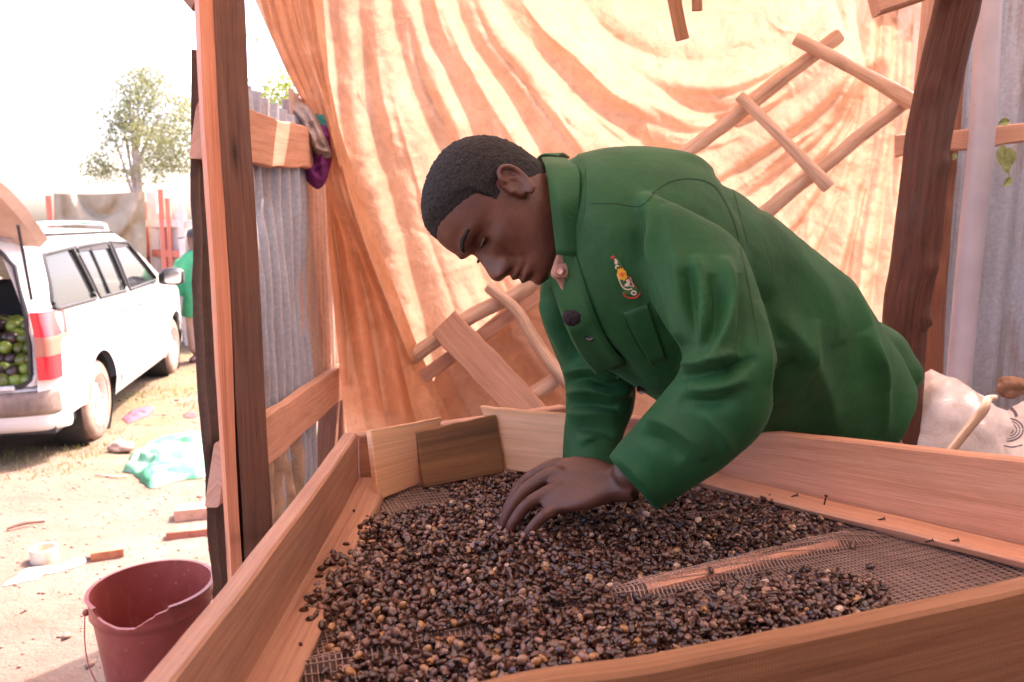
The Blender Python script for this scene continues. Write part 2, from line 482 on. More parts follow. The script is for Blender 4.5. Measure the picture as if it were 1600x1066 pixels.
def mat_zinc(name, c, rust, rc=(.34, .17, .10), rough=.42, metal=.75):
    t = NT(name)
    v = t.coord('Object', (1, 1, .35), False); w = t.coord('Object', (1, 1, 1), False)
    sp_ = t.noise(w, 90, 3, .7); pa = t.noise(v, 6, 6, .65, .4); st = t.noise(t.coord('Object', (3, 3, .12), False), 9, 5, .7)
    base = t.ramp(sp_, [(.3, tuple(x * .8 for x in c)), (.7, tuple(min(x * 1.12, 1) for x in c))])
    rm = t.ramp(t.mix(.5, pa, st), [(.62 - rust * .20, 0.0), (.76 - rust * .14, 1.0)])
    col = t.mix(rm, base, t.ramp(t.noise(w, 40, 5, .7), [(.3, tuple(x * .6 for x in rc)), (.7, rc)]))
    t.base(col)
    inv = t.ramp(rm, [(0, metal), (1, .05)]); t.link(inv, t.b.inputs['Metallic'])
    t.rough(t.ramp(rm, [(0, rough), (1, .85)]))
    t.normal(t.bump(t.noise(w, 30, 5, .65), .18, .006, t.bump(t.noise(w, 5, 3), .25, .02)))
    return t.m
M_ZINC = mat_zinc('zinc_sheet', (.44, .50, .60), .50, (.36, .20, .13), metal=.35)
M_ZINC_SHADE = mat_zinc('zinc_sheet_shaded', (.17, .14, .14), 1.1, (.15, .085, .06), .5, .5)  # darker zinc for the near fence sheet: its shade is in the colour
M_ZINCP = mat_zinc('zinc_sheet_pink', (.62, .48, .42), .9, (.50, .32, .24), .6, .25)
M_ZINCR = mat_zinc('zinc_wall', (.42, .46, .54), .70, (.30, .19, .14), .5, .45)
M_ROOF = mat_zinc('roof_iron', (.42, .42, .44), .5, (.30, .17, .11), .55, .3)

def mat_ground():
    t = NT('dirt')
    v = t.coord('Object', rnd=False)
    a = t.noise(v, 1.1, 8, .65, .3); b = t.noise(v, 9, 8, .7); c_ = t.noise(v, 60, 4, .7)
    col = t.ramp(a, [(.3, (.15, .095, .072)), (.5, (.205, .140, .110)), (.72, (.26, .19, .155))])
    col = t.mix(t.ramp(b, [(.42, 0.0), (.75, .6)]), col, (.20, .11, .075))
    col = t.mix(t.ramp(c_, [(.55, 0.0), (.72, .45)]), col, (.16, .09, .06))
    g = t.noise(v, .8, 4, .6)
    sx = t.new('ShaderNodeSeparateXYZ'); t.link(v, sx.inputs[0])
    far = t.new('ShaderNodeMapRange'); far.inputs[1].default_value = 4.0; far.inputs[2].default_value = 5.6; t.link(sx.outputs[1], far.inputs[0])
    mu = t.new('ShaderNodeMath', operation='MULTIPLY'); t.link(far.outputs[0], mu.inputs[0]); t.link(t.ramp(g, [(.40, 0.0), (.62, .75)]), mu.inputs[1])
    col = t.mix(mu.outputs[0], col, (.13, .125, .05))
    t.base(col); t.rough(.9); t.b.inputs['Specular IOR Level'].default_value = .2
    t.normal(t.bump(c_, .5, .01, t.bump(b, .7, .05)))
    return t.m
M_DIRT = mat_ground()

# ================================================================ ground
def gz(x, y):
    x = np.asarray(x, float); y = np.asarray(y, float)
    base = -0.17 * sstep(2.6, 5.4, y) - .05 * sstep(6, 12, y) + 0.0 * x
    q = np.stack([x, y], -1)
    near = 1 - sstep(14, 40, np.hypot(x, y))
    return base + near * (fbm(q, .9, 4, 3) * .03 + fbm(q, 7, 3, 9) * .008 * (1 - sstep(9, 14, np.hypot(x, y))))
def PG(px, py):
    z = 0.0
    for _ in range(6):
        p = PZ(px, py, z); z = float(gz(p[0], p[1]))
    return PZ(px, py, z)
def warp(n, lim):
    t = np.linspace(-1, 1, n); return np.sign(t) * (np.abs(t) * 8 + (np.abs(t) ** 6) * (lim - 8))
gx = warp(360, 600) - 1.5; gy = warp(360, 600) + 4.0
GX, GY = np.meshgrid(gx, gy, indexing='ij')
gV = np.stack([GX, GY, gz(GX, GY)], -1).reshape(-1, 3)
ii = np.arange(359)[:, None] * 360 + np.arange(359)[None]
gF = np.stack([ii, ii + 360, ii + 361, ii + 1], -1).reshape(-1, 4)
tag(mobj('ground', (gV, gF), M_DIRT, angle=0), kind='structure')

# ================================================================ corrugated sheets
def corr(p0, dirv, nrm, length, z0, z1, pitch=.076, amp=.009, nx=None, nz=40, dent=.006, seed=0, jag0=0., jag1=0., thick=.0012, prof='sin', lean=(0, 0)):
    """upright corrugated sheet, from p0 along dirv; z0..z1"""
    nx = nx or int(length / pitch * 12) + 1
    s = np.linspace(0, length, nx); t = np.linspace(0, 1, nz)
    S, T = np.meshgrid(s, t, indexing='ij')
    ph = S / pitch * 2 * math.pi
    h = np.sin(ph) if prof == 'sin' else np.clip(np.sin(ph) * 2.2, -1, 1)
    q = np.stack([S, T * (z1 - z0)], -1)
    off = amp * h + dent * fbm(q, 3, 4, seed) * 1.6
    zz = z0 + (z1 - z0) * T + (1 - T) ** 6 * jag0 * fbm(np.stack([S, S * 0], -1), 9, 3, seed + 2) + T ** 6 * jag1 * fbm(np.stack([S, S * 0 + 5], -1), 6, 3, seed + 4)
    d = norm(dirv); n = norm(nrm)
    V = np.asarray(p0, float)[None, None] * np.array([1, 1, 0]) + S[..., None] * d + off[..., None] * n + zz[..., None] * np.array([0, 0, 1.0]) + ((T - .5) * (z1 - z0))[..., None] * np.array([lean[0], lean[1], 0])
    a = V.reshape(-1, 3); b = (V - n * thick).reshape(-1, 3); N = len(a)
    F = grid_faces(nx, nz); F2 = [tuple(x + N for x in reversed(f)) for f in F]
    rim = [i * nz for i in range(nx)] + [(nx - 1) * nz + j for j in range(1, nz)] + [i * nz + nz - 1 for i in range(nx - 2, -1, -1)] + [j for j in range(nz - 2, 0, -1)]
    R = [(rim[k], rim[(k + 1) % len(rim)], rim[(k + 1) % len(rim)] + N, rim[k] + N) for k in range(len(rim))]
    return np.vstack([a, b]), F + F2 + R, None

# ---- iron roof of the shed (it shades the table)
roof_y0, roof_y1 = -2.0, -.35
roof = empty('shed_roof', (0.6, 0, 2.3), 'rusty corrugated iron roof over the drying table', 'roof')
for k, x0 in enumerate((-.98, -.18, .62, 1.42, 2.22)):
    g = corr((0, 0, 0), (1, 0, 0), (0, 0, 1), .84, 0, roof_y1 - roof_y0, nz=20, dent=.004, seed=40 + k)
    V = g[0].copy(); V2 = np.stack([V[:, 0] + x0, roof_y0 + V[:, 2], np.zeros(len(V))], -1)
    g = corr((0, 0, 0), (1, 0, 0), (0, 1, 0), .84, 0, roof_y1 - roof_y0, nz=20, dent=.004, seed=40 + k)
    V = g[0]; V2 = np.stack([V[:, 0] + x0, roof_y0 + V[:, 2], 2.32 + V[:, 1] + .004 * (k % 2) + (V[:, 2]) * .02], -1)
    part('roof_sheet', (V2, g[1], None), M_ROOF, roof)
for k, x0 in enumerate((-.9, .5, 1.9)):
    part('rafter', plank((x0, roof_y0, 2.255), (x0, 2.43, 2.30), .075, .05, seed=k), M_POST, roof)

M_CANOPY = mat_tarp('canopy_sheet', (.80, .68, .58), (.70, .55, .44), (.86, .77, .68), .29, (1.0, .82, .72))  # unseen sheet inferred from the soft light inside, tuned as an overhead softbox
S, T = np.meshgrid(np.linspace(0, 1, 120), np.linspace(0, 1, 110), indexing='ij')
cX = -.98 + S * 3.98; cY = -.42 + T * 2.87; q = np.stack([cX, cY], -1)
cZ = 2.355 + .02 * T - .035 * np.abs(np.sin(S * 2.84 * math.pi)) * .6 + .02 * fbm(q, 2.5, 4, 3) + .004 * fbm(q, 11, 3, 5)
canopy = mobj('canopy', (np.stack([cX, cY, cZ], -1).reshape(-1, 3), grid_faces(120, 110)), M_CANOPY, angle=0)
tag(canopy, 'unseen pale translucent sheet over the rafters, giving soft light above the drying table', 'canopy')
bw = empty('iron_sheet_wall', (1.2, -1.9, 0), 'rusty corrugated iron wall added unseen behind the camera to cut the front light', 'wall')  # added out of view so that light comes mainly from the left
for k in range(5): part('sheet', corr((-.6 + k * .75, -1.9 - .004 * (k % 2), 0), (1, 0, 0), (0, 1, 0), .77, 0, 2.25, nz=10, seed=90 + k), M_ROOF, bw)
sw = empty('iron_sheet_wall', (3.05, 0, 0), 'corrugated iron side wall added unseen beyond the right edge to block light', 'wall')  # added out of view to keep sky light off the right side
for k in range(5): part('sheet', corr((3.06 + .004 * (k % 2), -1.5 + k * .79, 0), (0, 1, 0), (-1, 0, 0), .81, 0, 2.25, nz=10, seed=96 + k), M_ROOF, sw)

# ================================================================ left fence: sheets, rails, post
FX0, FY0 = -.668, 1.62
FX1, FY1 = -.685, 2.95
fd = norm(np.array([FX1 - FX0, FY1 - FY0, 0])); fn = np.array([fd[1], -fd[0], 0])
fence = empty('iron_sheet_fence', (FX0, FY0, 0), 'weathered corrugated iron fence with two wooden rails beside the table', 'fence')
def fp(s, z, off=0): return np.array([FX0, FY0, 0]) + fd * s + fn * off + np.array([0, 0, z])
g = corr(fp(-.02, 0), fd, fn, .18, .10, 1.735, amp=.010, dent=.010, seed=1, jag1=.02, lean=(.022, 0))
part('sheet', g, M_ZINC_SHADE, fence)
g = corr(fp(.15, 0, .004), fd, fn, .72, .50, 1.73, amp=.017, dent=.016, seed=2, jag0=.10, jag1=.03, nz=60)
part('sheet', g, M_ZINC, fence)
g = corr(fp(.83, 0, -.004), fd, fn, .62, .80, 1.80, pitch=.06, amp=.012, dent=.006, seed=3, jag1=.02)
part('sheet', g, M_ZINCP, fence)
# rails (they poke out left of the post)
part('rail', plank(fp(-.03, 1.585, .040), fp(.98, 1.63, .035), .125, .028, seed=4, n=40, wob=.006, cut1=-.25, cut0=.25), M_RAIL, fence)
part('rail', plank(fp(-.05, .865, .040), fp(1.40, .80, .045), .125, .03, seed=5, n=40, wob=.004, cut0=.3), M_RAIL, fence)
part('end_pole', pole([fp(1.42, -.05, -.02), fp(1.43, .9, -.02), fp(1.41, 1.95, -.02)], [.026, .024, .022], 40, 10, .15, 77, up=(0, 1, 0)), M_POST, fence)
# a ragged sacking strip under the lower rail
S, T = np.meshgrid(np.linspace(0, 1, 40), np.linspace(0, 1, 24), indexing='ij')
q = np.stack([S, T], -1)
pt = fp(0, 0)[None, None] + fd * (.18 + S[..., None] * .46) + fn * (.015 + .03 * fbm(q, 5, 3, 8) + .02 * np.sin(S * 26 + T * 3))[..., None] + np.array([0, 0, 1.0]) * (.84 - T * (.50 + .16 * fbm(np.stack([S, S * 0], -1), 5, 3, 3)))[..., None]
M_SACKB = simple('sacking', (.42, .29, .21), .9, nscale=14, namp=.4, bump=.6, bscale=120)
part('sacking', (pt.reshape(-1, 3), grid_faces(40, 24)), M_SACKB, fence, angle=0)

# upright post: square timber turned on edge, light on its left side painted as a bright wavy edge
post_c = [P(348, -120, 1.50), P(352, 0, 1.50), P(361, 200, 1.50), P(374, 400, 1.52), P(384, 600, 1.54), P(396, 800, 1.57), P(401, 900, 1.60)]
post_c = np.array(post_c); n_ = 60
path = cr(np.vstack([post_c, post_c[-1] + (post_c[-1] - post_c[0]) * (post_c[-1][2] + .05) / (post_c[0][2] - post_c[-1][2])]), 90)
post = empty('timber_post', (path[-1][0], path[-1][1], 0), 'square rough timber post with waney edge coloured bright orange as if lit, in front of the iron fence', 'post')
zc = path[:, 2]
ang = math.radians(28)
a_, b_ = np.array([math.cos(ang), math.sin(ang), 0]), np.array([-math.sin(ang), math.cos(ang), 0])
def postgeo(lx0, lx1, ly0, ly1, wav0=0, seed=0):
    rows = []
    m = [(lx0, ly0), ((lx0 + lx1) / 2, ly0), (lx1, ly0), (lx1, (ly0 + ly1) / 2), (lx1, ly1), ((lx0 + lx1) / 2, ly1), (lx0, ly1), (lx0, (ly0 + ly1) / 2)]
    m = np.array(m); mid = m.mean(0); V = []
    for i, p in enumerate(path):
        nz = fbm(np.stack([np.full(len(m), zc[i] * 2.2), m[:, 0] * 9 + seed, m[:, 1] * 9], -1), 1.4, 4, seed)
        wv_ = wav0 * (fbm(np.array([[zc[i] * 1.7, seed * 1.0, 0]]), 1.3, 2, seed)[0])
        for j, (u, v) in enumerate(m):
            sgn = -1 if u <= mid[0] - 1e-6 else 1
            uu = u + nz[j] * .004 + (wv_ if sgn > 0 else 0); vv = v + nz[j] * .003
            V.append(p * np.array([1, 1, 1]) + a_ * uu + b_ * vv)
    M = len(m); F = grid_faces(len(path), M, True) + [tuple(range(M - 1, -1, -1)), tuple((len(path) - 1) * M + j for j in range(M))]
    L = np.repeat(zc, M); per = np.tile(np.arange(M) * .05, len(path))
    return np.array(V), F, np.stack([L, per], -1)
recalc(part('timber', postgeo(-.026, .030, -.036, .036, 0, 3), M_POST, post, angle=50))
recalc(part('waney_edge', postgeo(-.053, -.0255, -.034, .030, .010, 5), M_POST_LIT, post, angle=50))

# ================================================================ right side
rw = empty('iron_sheet_wall', (1.9, 2.7, 0), 'grey corrugated iron wall behind the round post and plastic pipe', 'wall')
g = corr((1.42, 2.59, 0), (1, -.10, 0), (-.1, -1, 0), .56, .0, 2.3, pitch=.094, amp=.012, dent=.006, seed=11); part('sheet', g, M_ZINCR, rw)
g = corr((1.90, 2.535, 0), (1, -.10, 0), (-.1, -1, 0), .80, .0, 2.3, pitch=.094, amp=.012, dent=.006, seed=12); part('sheet', g, M_ZINCR, rw)
g = corr((2.64, 2.47, 0), (1, -.10, 0), (-.1, -1, 0), .80, .0, 2.3, pitch=.094, amp=.012, dent=.006, seed=13); part('sheet', g, M_ZINCR, rw)
part('rail', plank(P(1398, 228, 2.36), P(1760, 190, 2.12), .058, .04, seed=21, wob=.004), M_RAIL, rw)

def to_ground(pts):
    a, b = pts[-2], pts[-1]; k = (b[2] + .04) / (a[2] - b[2]); return list(pts) + [b + (b - a) * k * .97]
lp = to_ground([P(1512, -90, 1.74), P(1497, 0, 1.78), P(1453, 200, 1.86), P(1430, 400, 1.92), P(1414, 500, 1.95), P(1405, 690, 2.02)])
log = mobj('round_post', pole(lp, [.049, .050, .053, .052, .048, .046, .05], 110, 28, .055, 31, knots=((.16, 3.9, .18, .016), (.24, 5.2, .2, .014), (.36, 5.0, .28, .016), (.30, 1.0, .2, .02), (.43, 5.4, .28, .016)), up=(0, 1, 0)), M_LOG, angle=60)
tag(log, 'dark reddish round log post with cracks and knots, behind the bending man', 'post')
recalc(log)
lp = to_ground([P(1492, 60, 2.35), P(1478, 230, 2.38), P(1463, 400, 2.42), P(1456, 560, 2.46), P(1452, 640, 2.5)])
o = mobj('thin_post', pole(lp, [.036, .034, .036, .034, .036], 60, 16, .12, 33, knots=((.28, 4.6, .5, .025), (.38, 4.4, .5, .03), (.2, 4.9, .3, .03)), up=(0, 1, 0)), wood('wood_thin', (.36, .17, .11), (.28, .11, .065), (.14, .05, .03), .6, 1.5, dirt=.5, bump=.9), angle=60)
recalc(tag(o, 'thinner knotty reddish pole just right of the thick round post', 'post'))
lp = to_ground([P(1466, -60, 2.1), P(1453, 20, 2.12), P(1440, 130, 2.16), P(1425, 300, 2.2)])
o = mobj('pale_batten', plank(P(1460, -60, 2.12), P(1402, 640, 2.4), .05, .02, up=(1, 0, 0), seed=23, n=40), M_RAIL, None)
tag(o, 'pale upright batten half hidden behind the top of the round post', 'batten')
pp = to_ground([P(1552, -70, 2.16), P(1546, 0, 2.17), P(1535, 200, 2.2), P(1515, 400, 2.24), P(1497, 605, 2.28)])
o = mobj('plastic_pipe', pole(pp, [.0335] * 5, 60, 24, .004, 35, up=(0, 1, 0)), simple('pvc', (.42, .39, .45), .35, nscale=6, namp=.12), angle=60)
recalc(tag(o, 'pale lilac plastic drainpipe standing against the iron wall', 'pipe'))
# roof timbers that show at the top
o = mobj('beam', plank(P(1364, 4, 1.76), P(1600, -85, 1.70), .062, .06, seed=25, n=30), M_RAIL)
tag(o, 'sawn roof beam end at the top, touching the round post', 'beam')
o = mobj('hanging_strip', plank(P(1038, -95, 1.62), P(1068, 62, 1.62), .028, .006, up=(1, 0, 0), seed=26, n=16, bow=(-.004, 0, 0)), M_NEARW)
tag(o, 'longer thin wood strip hanging from the roof above the man', 'wood strip')
o = mobj('hanging_strip', plank(P(1089, -95, 1.64), P(1090, 17, 1.64), .022, .006, up=(1, 0, 0), seed=27, n=16), M_NEARW)
tag(o, 'shorter thin wood strip hanging from the roof beside a longer one', 'wood strip')
o = mobj('beam', plank(P(250, -75, 1.62), P(318, 6, 1.56), .045, .04, seed=28, n=12), M_NEARW)
tag(o, 'brown roof timber end at the top of the square post', 'beam')

# ================================================================ orange tarpaulin
def tarp_sheet(px_l, px_r, y0, y1, ybase, strokes, nx, ny, fold_noise=.02, seed=0, extra=None, swing=None):
    pys = np.linspace(y0, y1, ny)
    L = np.interp(pys, *zip(*px_l)); R = np.interp(pys, *zip(*px_r))
    U = np.linspace(0, 1, nx)
    PXX = L[None] * (1 - U[:, None]) + R[None] * U[:, None]
    PYY = np.repeat(pys[None], nx, 0)
    d = 1.30 * strokes_disp(PXX.ravel(), PYY.ravel(), strokes, 1.45).reshape(PXX.shape)
    q = np.stack([PXX, PYY], -1) / 100.0
    d = d + fold_noise * fbm(q, .8, 4, seed) + .009 * fbm(q, 4, 4, seed + 9) + .0022 * fbm(q, 13, 3, seed + 4)
    Y = ybase(PXX, PYY) - d
    r = V_F[None, None] + V_R * ((PXX - CX) / FPX)[..., None] + V_U * ((CY - PYY) / FPX)[..., None]
    V = CAMP + r * (Y / r[..., 1])[..., None]
    return V.reshape(-1, 3), grid_faces(nx, ny)
def tb(px, py):
    # hangs a little behind the ladder, closer on the right; the top leans back so that it faces the sky
    y = 2.95 - .12 * sstep(500, 1400, px) - .0
    y = y + .10 * sstep(200, 700, py)
    y = y - .62 * np.exp(-((px - 1090) / 300.0) ** 2) * (1 - sstep(-170, 125, py - 40 * np.cos((px - 1090) / 210.0)))
    return y
TS = [
    ([(552, -80), (566, 60), (585, 200), (618, 330), (655, 470), (690, 620)], 13, .060, 2.0, 1),
    ([(598, -80), (622, 60), (655, 160), (690, 235), (725, 360), (790, 520)], 13, .060, 2.2, 1),
    ([(645, -80), (668, 40), (705, 120), (748, 215), (800, 330), (880, 460)], 13, .065, 2.2, 1),
    ([(690, -80), (730, 50), (790, 140), (855, 245), (930, 340)], 13, .065, 2.2, 1),
    ([(745, -80), (800, 30), (880, 120), (960, 190), (1040, 250)], 16, .065, 2.0, 1),
    ([(815, -80), (880, 20), (960, 90), (1050, 150), (1130, 190)], 15, .055, 2.0, 1),
    ([(880, -40), (950, 50), (1040, 92), (1150, 90), (1240, 50), (1310, -20)], 24, .06, 1.4, 1),
    ([(930, 105), (1010, 150), (1100, 165), (1190, 140), (1270, 85), (1320, 20)], 12, .030, 2.0),
    ([(960, 165), (1040, 200), (1120, 205), (1210, 165), (1290, 95)], 10, .026, 2.0),
    ([(1000, 225), (1080, 240), (1160, 215), (1240, 160), (1320, 95)], 12, .035, 1.8),
    ([(1345, 100), (1290, 170), (1200, 240), (1100, 300)], 8, .045, 2.2),
    ([(1350, 110), (1300, 200), (1220, 270), (1140, 330)], 8, .048, 2.2),
    ([(1352, 120), (1310, 215), (1240, 300), (1180, 370)], 8, .048, 2.2),
    ([(1356, 120), (1325, 230), (1265, 330), (1200, 420)], 9, .050, 2.2),
    ([(1362, 120), (1340, 240), (1295, 360), (1240, 470)], 10, .060, 2.2, 1),
    ([(1378, 40), (1368, 200), (1335, 370), (1300, 520)], 12, .065, 2.2, 1),
    ([(1402, 30), (1392, 220), (1372, 400), (1345, 600)], 12, .060, 2.0, 1),
    ([(1425, 60), (1420, 250), (1402, 430), (1385, 620)], 11, .045, 2.0, 1),
    ([(1330, -60), (1338, 30), (1352, 110)], 14, .05, 1.5, 1),
    ([(1290, -60), (1310, 20), (1340, 90)], 10, .035, 1.5),
    ([(560, 300), (600, 420), (650, 560), (670, 660)], 16, .03, 1.5),
    ([(720, 420), (760, 540), (800, 640)], 18, .03, 1.5),
    ([(505, -60), (520, 60), (535, 200), (560, 330), (590, 500)], 10, .05, 2.0, 1),
]
def between(a, b, n, rr, w, h):
    a_ = cr([(x, y, 0) for x, y in a], 7)[:, :2]; b_ = cr([(x, y, 0) for x, y in b], 7)[:, :2]; out = []
    for k in range(n):
        f = rr.uniform(.1, .9); s0 = rr.randint(0, 3); s1 = rr.randint(s0 + 3, 7); c = a_ * (1 - f) + b_ * f; off = rr.uniform(-7, 7)
        out.append(([(c[i][0] + off + rr.uniform(-4, 4), c[i][1] + rr.uniform(-4, 4)) for i in range(s0, s1)], rr.uniform(4, 9), rr.choice((1, 1, -1)) * rr.uniform(.008, .024), rr.uniform(1, 2)))
    return out
rr_t = random.Random(12); main_ = list(TS)
for i in range(5): TS += between(main_[i][0], main_[i + 1][0], 5, rr_t, 6, .02)
for i in (6, 7, 8): TS += between(main_[i][0], main_[i + 1][0], 5, rr_t, 6, .02)
for i in range(10, 17): TS += between(main_[i][0], main_[i + 1][0], 3, rr_t, 5, .02)
for k in range(60):
    a, b = rr_t.uniform(560, 1380), rr_t.uniform(-20, 560); an = rr_t.uniform(0, 6.28); L = rr_t.uniform(20, 60)
    TS.append(([(a, b), (a + L * math.cos(an), b + L * math.sin(an)), (a + 1.8 * L * math.cos(an + .3), b + 1.8 * L * math.sin(an + .3))], rr_t.uniform(2.5, 5), rr_t.choice((1, -1)) * rr_t.uniform(.003, .008)))
tarp = empty('tarpaulin', (0.2, 2.9, 0), 'large creased orange tarpaulin hung as the back wall of the shed', 'tarpaulin')
part('sheet', tarp_sheet([(-300, 440), (0, 480), (150, 500), (300, 528), (420, 566), (540, 612), (660, 668), (900, 740)], [(-300, 1520), (0, 1475), (200, 1462), (450, 1430), (900, 1400)], -300, 925, tb, TS, 560, 470, .03, 5), M_TARP, tarp, angle=0)
def fb(px, py):
    return 2.62 + .10 * sstep(100, 600, py)
FS = [
    ([(392, -60), (425, 60), (470, 170), (505, 280), (530, 420), (545, 600)], 6, .05, 1.8, 1),
    ([(425, -60), (455, 60), (495, 170), (522, 290), (560, 420), (600, 640)], 7, .06, 2.0, 1),
    ([(455, -60), (480, 60), (512, 180), (535, 300), (600, 470), (650, 660)], 8, .06, 2.2, 1),
    ([(480, -60), (498, 60), (520, 180), (545, 300), (585, 420), (640, 560)], 6, .05, 1.6, 1),
    ([(408, -60), (440, 60), (485, 170), (512, 280)], 4, .035, 1.5, 1),
    ([(440, -60), (470, 60), (505, 160), (530, 260)], 4, .035, 1.5, 1),
    ([(520, 330), (535, 460), (560, 600), (575, 680)], 9, .04, 1.6),
    ([(545, 380), (580, 480), (600, 600), (615, 680)], 12, .045, 1.6),
]
part('side_flap', tarp_sheet([(-300, 330), (0, 398), (100, 442), (190, 488), (280, 508), (400, 514), (600, 532), (760, 552)], [(-300, 470), (0, 505), (120, 514), (200, 530), (300, 562), (420, 606), (540, 652), (660, 706), (760, 745)], -300, 900, fb, FS, 150, 340, .022, 8), M_TARPF, tarp, angle=0)
# duller sacking sheet low down behind the ladder
part('lower_sheet', tarp_sheet([(300, 1000), (445, 832), (560, 692), (640, 660), (900, 650)], [(300, 1060), (600, 1060), (900, 1060)], 300, 900,
     lambda a, b: 2.80 + 0 * a, [([(700, 440), (740, 520), (800, 600)], 14, .03, 1.5), ([(760, 470), (830, 560), (890, 640)], 12, .025, 1.6), ([(690, 560), (720, 620), (760, 700)], 12, .03)], 130, 120, .03, 15), M_TARPD, tarp, angle=0)

# ================================================================ long ladder of poles and boards leaning in front of the tarp
lad = empty('pole_ladder', P(800, 600, 2.45), 'rough ladder of bare poles and boards leaning slantwise against the tarpaulin', 'ladder')
def LP(px, py, dd=0.0):
    d = 2.74 - .24 * np.clip((px - 680) / 700.0, 0, 1.05)
    return P(px, py, d + dd)
for g in (
    pole([LP(640, 560), LP(745, 490), LP(830, 444), LP(1000, 296), LP(1075, 237), LP(1150, 180), LP(1215, 128), LP(1312, 55)], [.030, .027, .027, .025, .026, .024, .027, .022], 90, 16, .20, 51, up=(0, 1, 0)),
    pole([LP(770, 655), LP(880, 585), LP(1040, 470), LP(1215, 315), LP(1290, 258), LP(1350, 209), LP(1428, 148)], [.030, .026, .025, .025, .027, .022, .024], 90, 16, .20, 52, up=(0, 1, 0))):
    recalc(part('side_pole', g, M_LADDER, lad, angle=60))
recalc(part('side_board', plank(LP(660, 590, .02), LP(840, 462, .02), .05, .022, seed=53), M_RAIL, lad))
for a, b, r0, r1, s in (((1242, 60), (1428, 160), .021, .026, 54), ((1155, 150), (1296, 294), .019, .023, 55), ((1010, 282), (1120, 400), .02, .022, 59)):
    recalc(part('rung', pole([LP(*a, -.05), LP((a[0] + b[0]) / 2, (a[1] + b[1]) / 2 - 2, -.055), LP(*b, -.05)], [r0, r0 * .95, r1], 30, 12, .12, s, up=(0, 1, 0)), M_LADDER, lad, angle=60))
recalc(part('rung', pole([LP(762, 447, -.05), LP(805, 482, -.05), LP(828, 520, -.05), LP(855, 560, -.05), LP(905, 618, -.05), LP(960, 680, -.05)], [.020, .021, .023, .022, .023], 50, 12, .12, 56, up=(0, 1, 0)), M_LADDER, lad, angle=60))
recalc(part('cross_board', plank(LP(692, 505, -.06), LP(872, 690, -.06), .115, .022, up=(1, 0, .55), seed=57, wob=.005), M_RAIL, lad))
# ================================================================ drying table
ZF = .95
def L2(a, b, t): return a * (1 - t) + b * t
lb1, lb2 = PZ(490, 870, ZF), PZ(559, 762, ZF)
ldir = norm(lb2 - lb1)
A0 = lb1 - ldir * .62 + np.array([.022, 0, 0])                       # near left
B0 = lb2 + ldir * .01                       # far left
rb1, rb2 = PZ(1130, 745, ZF), PZ(1600, 860, ZF)
rdir = norm(rb2 - rb1)
C0 = PZ(884, 690, ZF)
D0 = rb2 + rdir * .38
table = empty('drying_table', ((A0 + D0) / 2 * np.array([1, 1, 0])), 'large wooden drying table with raised board sides and wire mesh floor', 'table')
def wall(p, q, h0, h1, mat, seed, off, n=60, bow=0.0, z0=ZF - .03, t=.024):
    d = norm(q - p); nrm = np.array([-d[1], d[0], 0]) * off
    a = p + nrm * t / 2; b = q + nrm * t / 2
    a = np.array([a[0], a[1], z0 + (h0 - z0) / 2]); b = np.array([b[0], b[1], z0 + (h1 - z0) / 2])
    return plank(a, b, h0 - z0, t, seed=seed, n=n, w1=h1 - z0, wob=.0007, bow=nrm * bow, r=.003)
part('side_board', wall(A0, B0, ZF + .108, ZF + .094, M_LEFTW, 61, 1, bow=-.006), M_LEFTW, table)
part('side_board', wall(B0 + norm(C0 - B0) * .002, C0, ZF + .088, ZF + .074, M_RAIL, 62, 1), M_RAIL, table)
part('side_board', wall(C0, D0, ZF + .066, ZF + .158, M_WALLW, 63, 1), M_WALLW, table)
rim = [P(500, 1112, .53), P(812, 1057, .600), P(1000, 1028, .623), P(1225, 984, .665), P(1375, 954, .700), P(1487, 925, .728), P(1600, 904, .76), P(1760, 868, .82)]
rim = np.array([[A0[0] - .012, A0[1] + .004, 1.046]] + [[p[0], p[1], 1.046] for p in rim]); rim = cr(rim, 70)
E0 = rim[-1] + norm(rim[-1] - rim[-2]) * .12
rim = np.vstack([rim, E0]); r_c = rim - np.array([0, 0, .075])
secs = np.array([rrect(.024, .15 + .004 * math.sin(i * .5) * 0, .0035, 1) for i in range(len(rim))])
g = sweep(r_c, secs); nz = fbm(np.stack([g[0][:, 0] * 5, g[0][:, 2] * 2, g[0][:, 1] * 5], -1), 1.3, 4, 7)
V = g[0].copy(); V[:, 2] += nz * .0015; V[:, 1] += nz * .0015
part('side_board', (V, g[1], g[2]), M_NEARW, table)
# ledge slats that hold the mesh down
def inn(p, d, w): n_ = np.array([d[1], -d[0], 0]); return p + n_ * w
a = inn(A0, ldir, .030); b = inn(B0, ldir, .026)
part('mesh_slat', plank([a[0], a[1], ZF + .006], [b[0], b[1], ZF + .006], .016, .052, seed=64, wob=.002), M_LEFTW, table)
a = inn(C0, rdir, .034); b = inn(D0, rdir, .034)
part('mesh_slat', plank([a[0], a[1], ZF + .006], [b[0], b[1], ZF + .004], .014, .058, seed=65, wob=.002, w1=.014), M_WALLW, table)
for c in (A0, B0, C0, D0):
    part('leg', plank([c[0], c[1], -.03], [c[0], c[1], ZF - .03], .07, .06, up=(0, 1, 0), seed=int(abs(c[0]) * 50)), M_POST, table)
for t_ in (.15, .5, .85):
    a, b = L2(A0, D0, t_), L2(B0, C0, t_); part('bearer', plank([a[0], a[1], ZF - .055], [b[0], b[1], ZF - .055], .05, .04, seed=70 + int(t_ * 10)), M_POST, table)

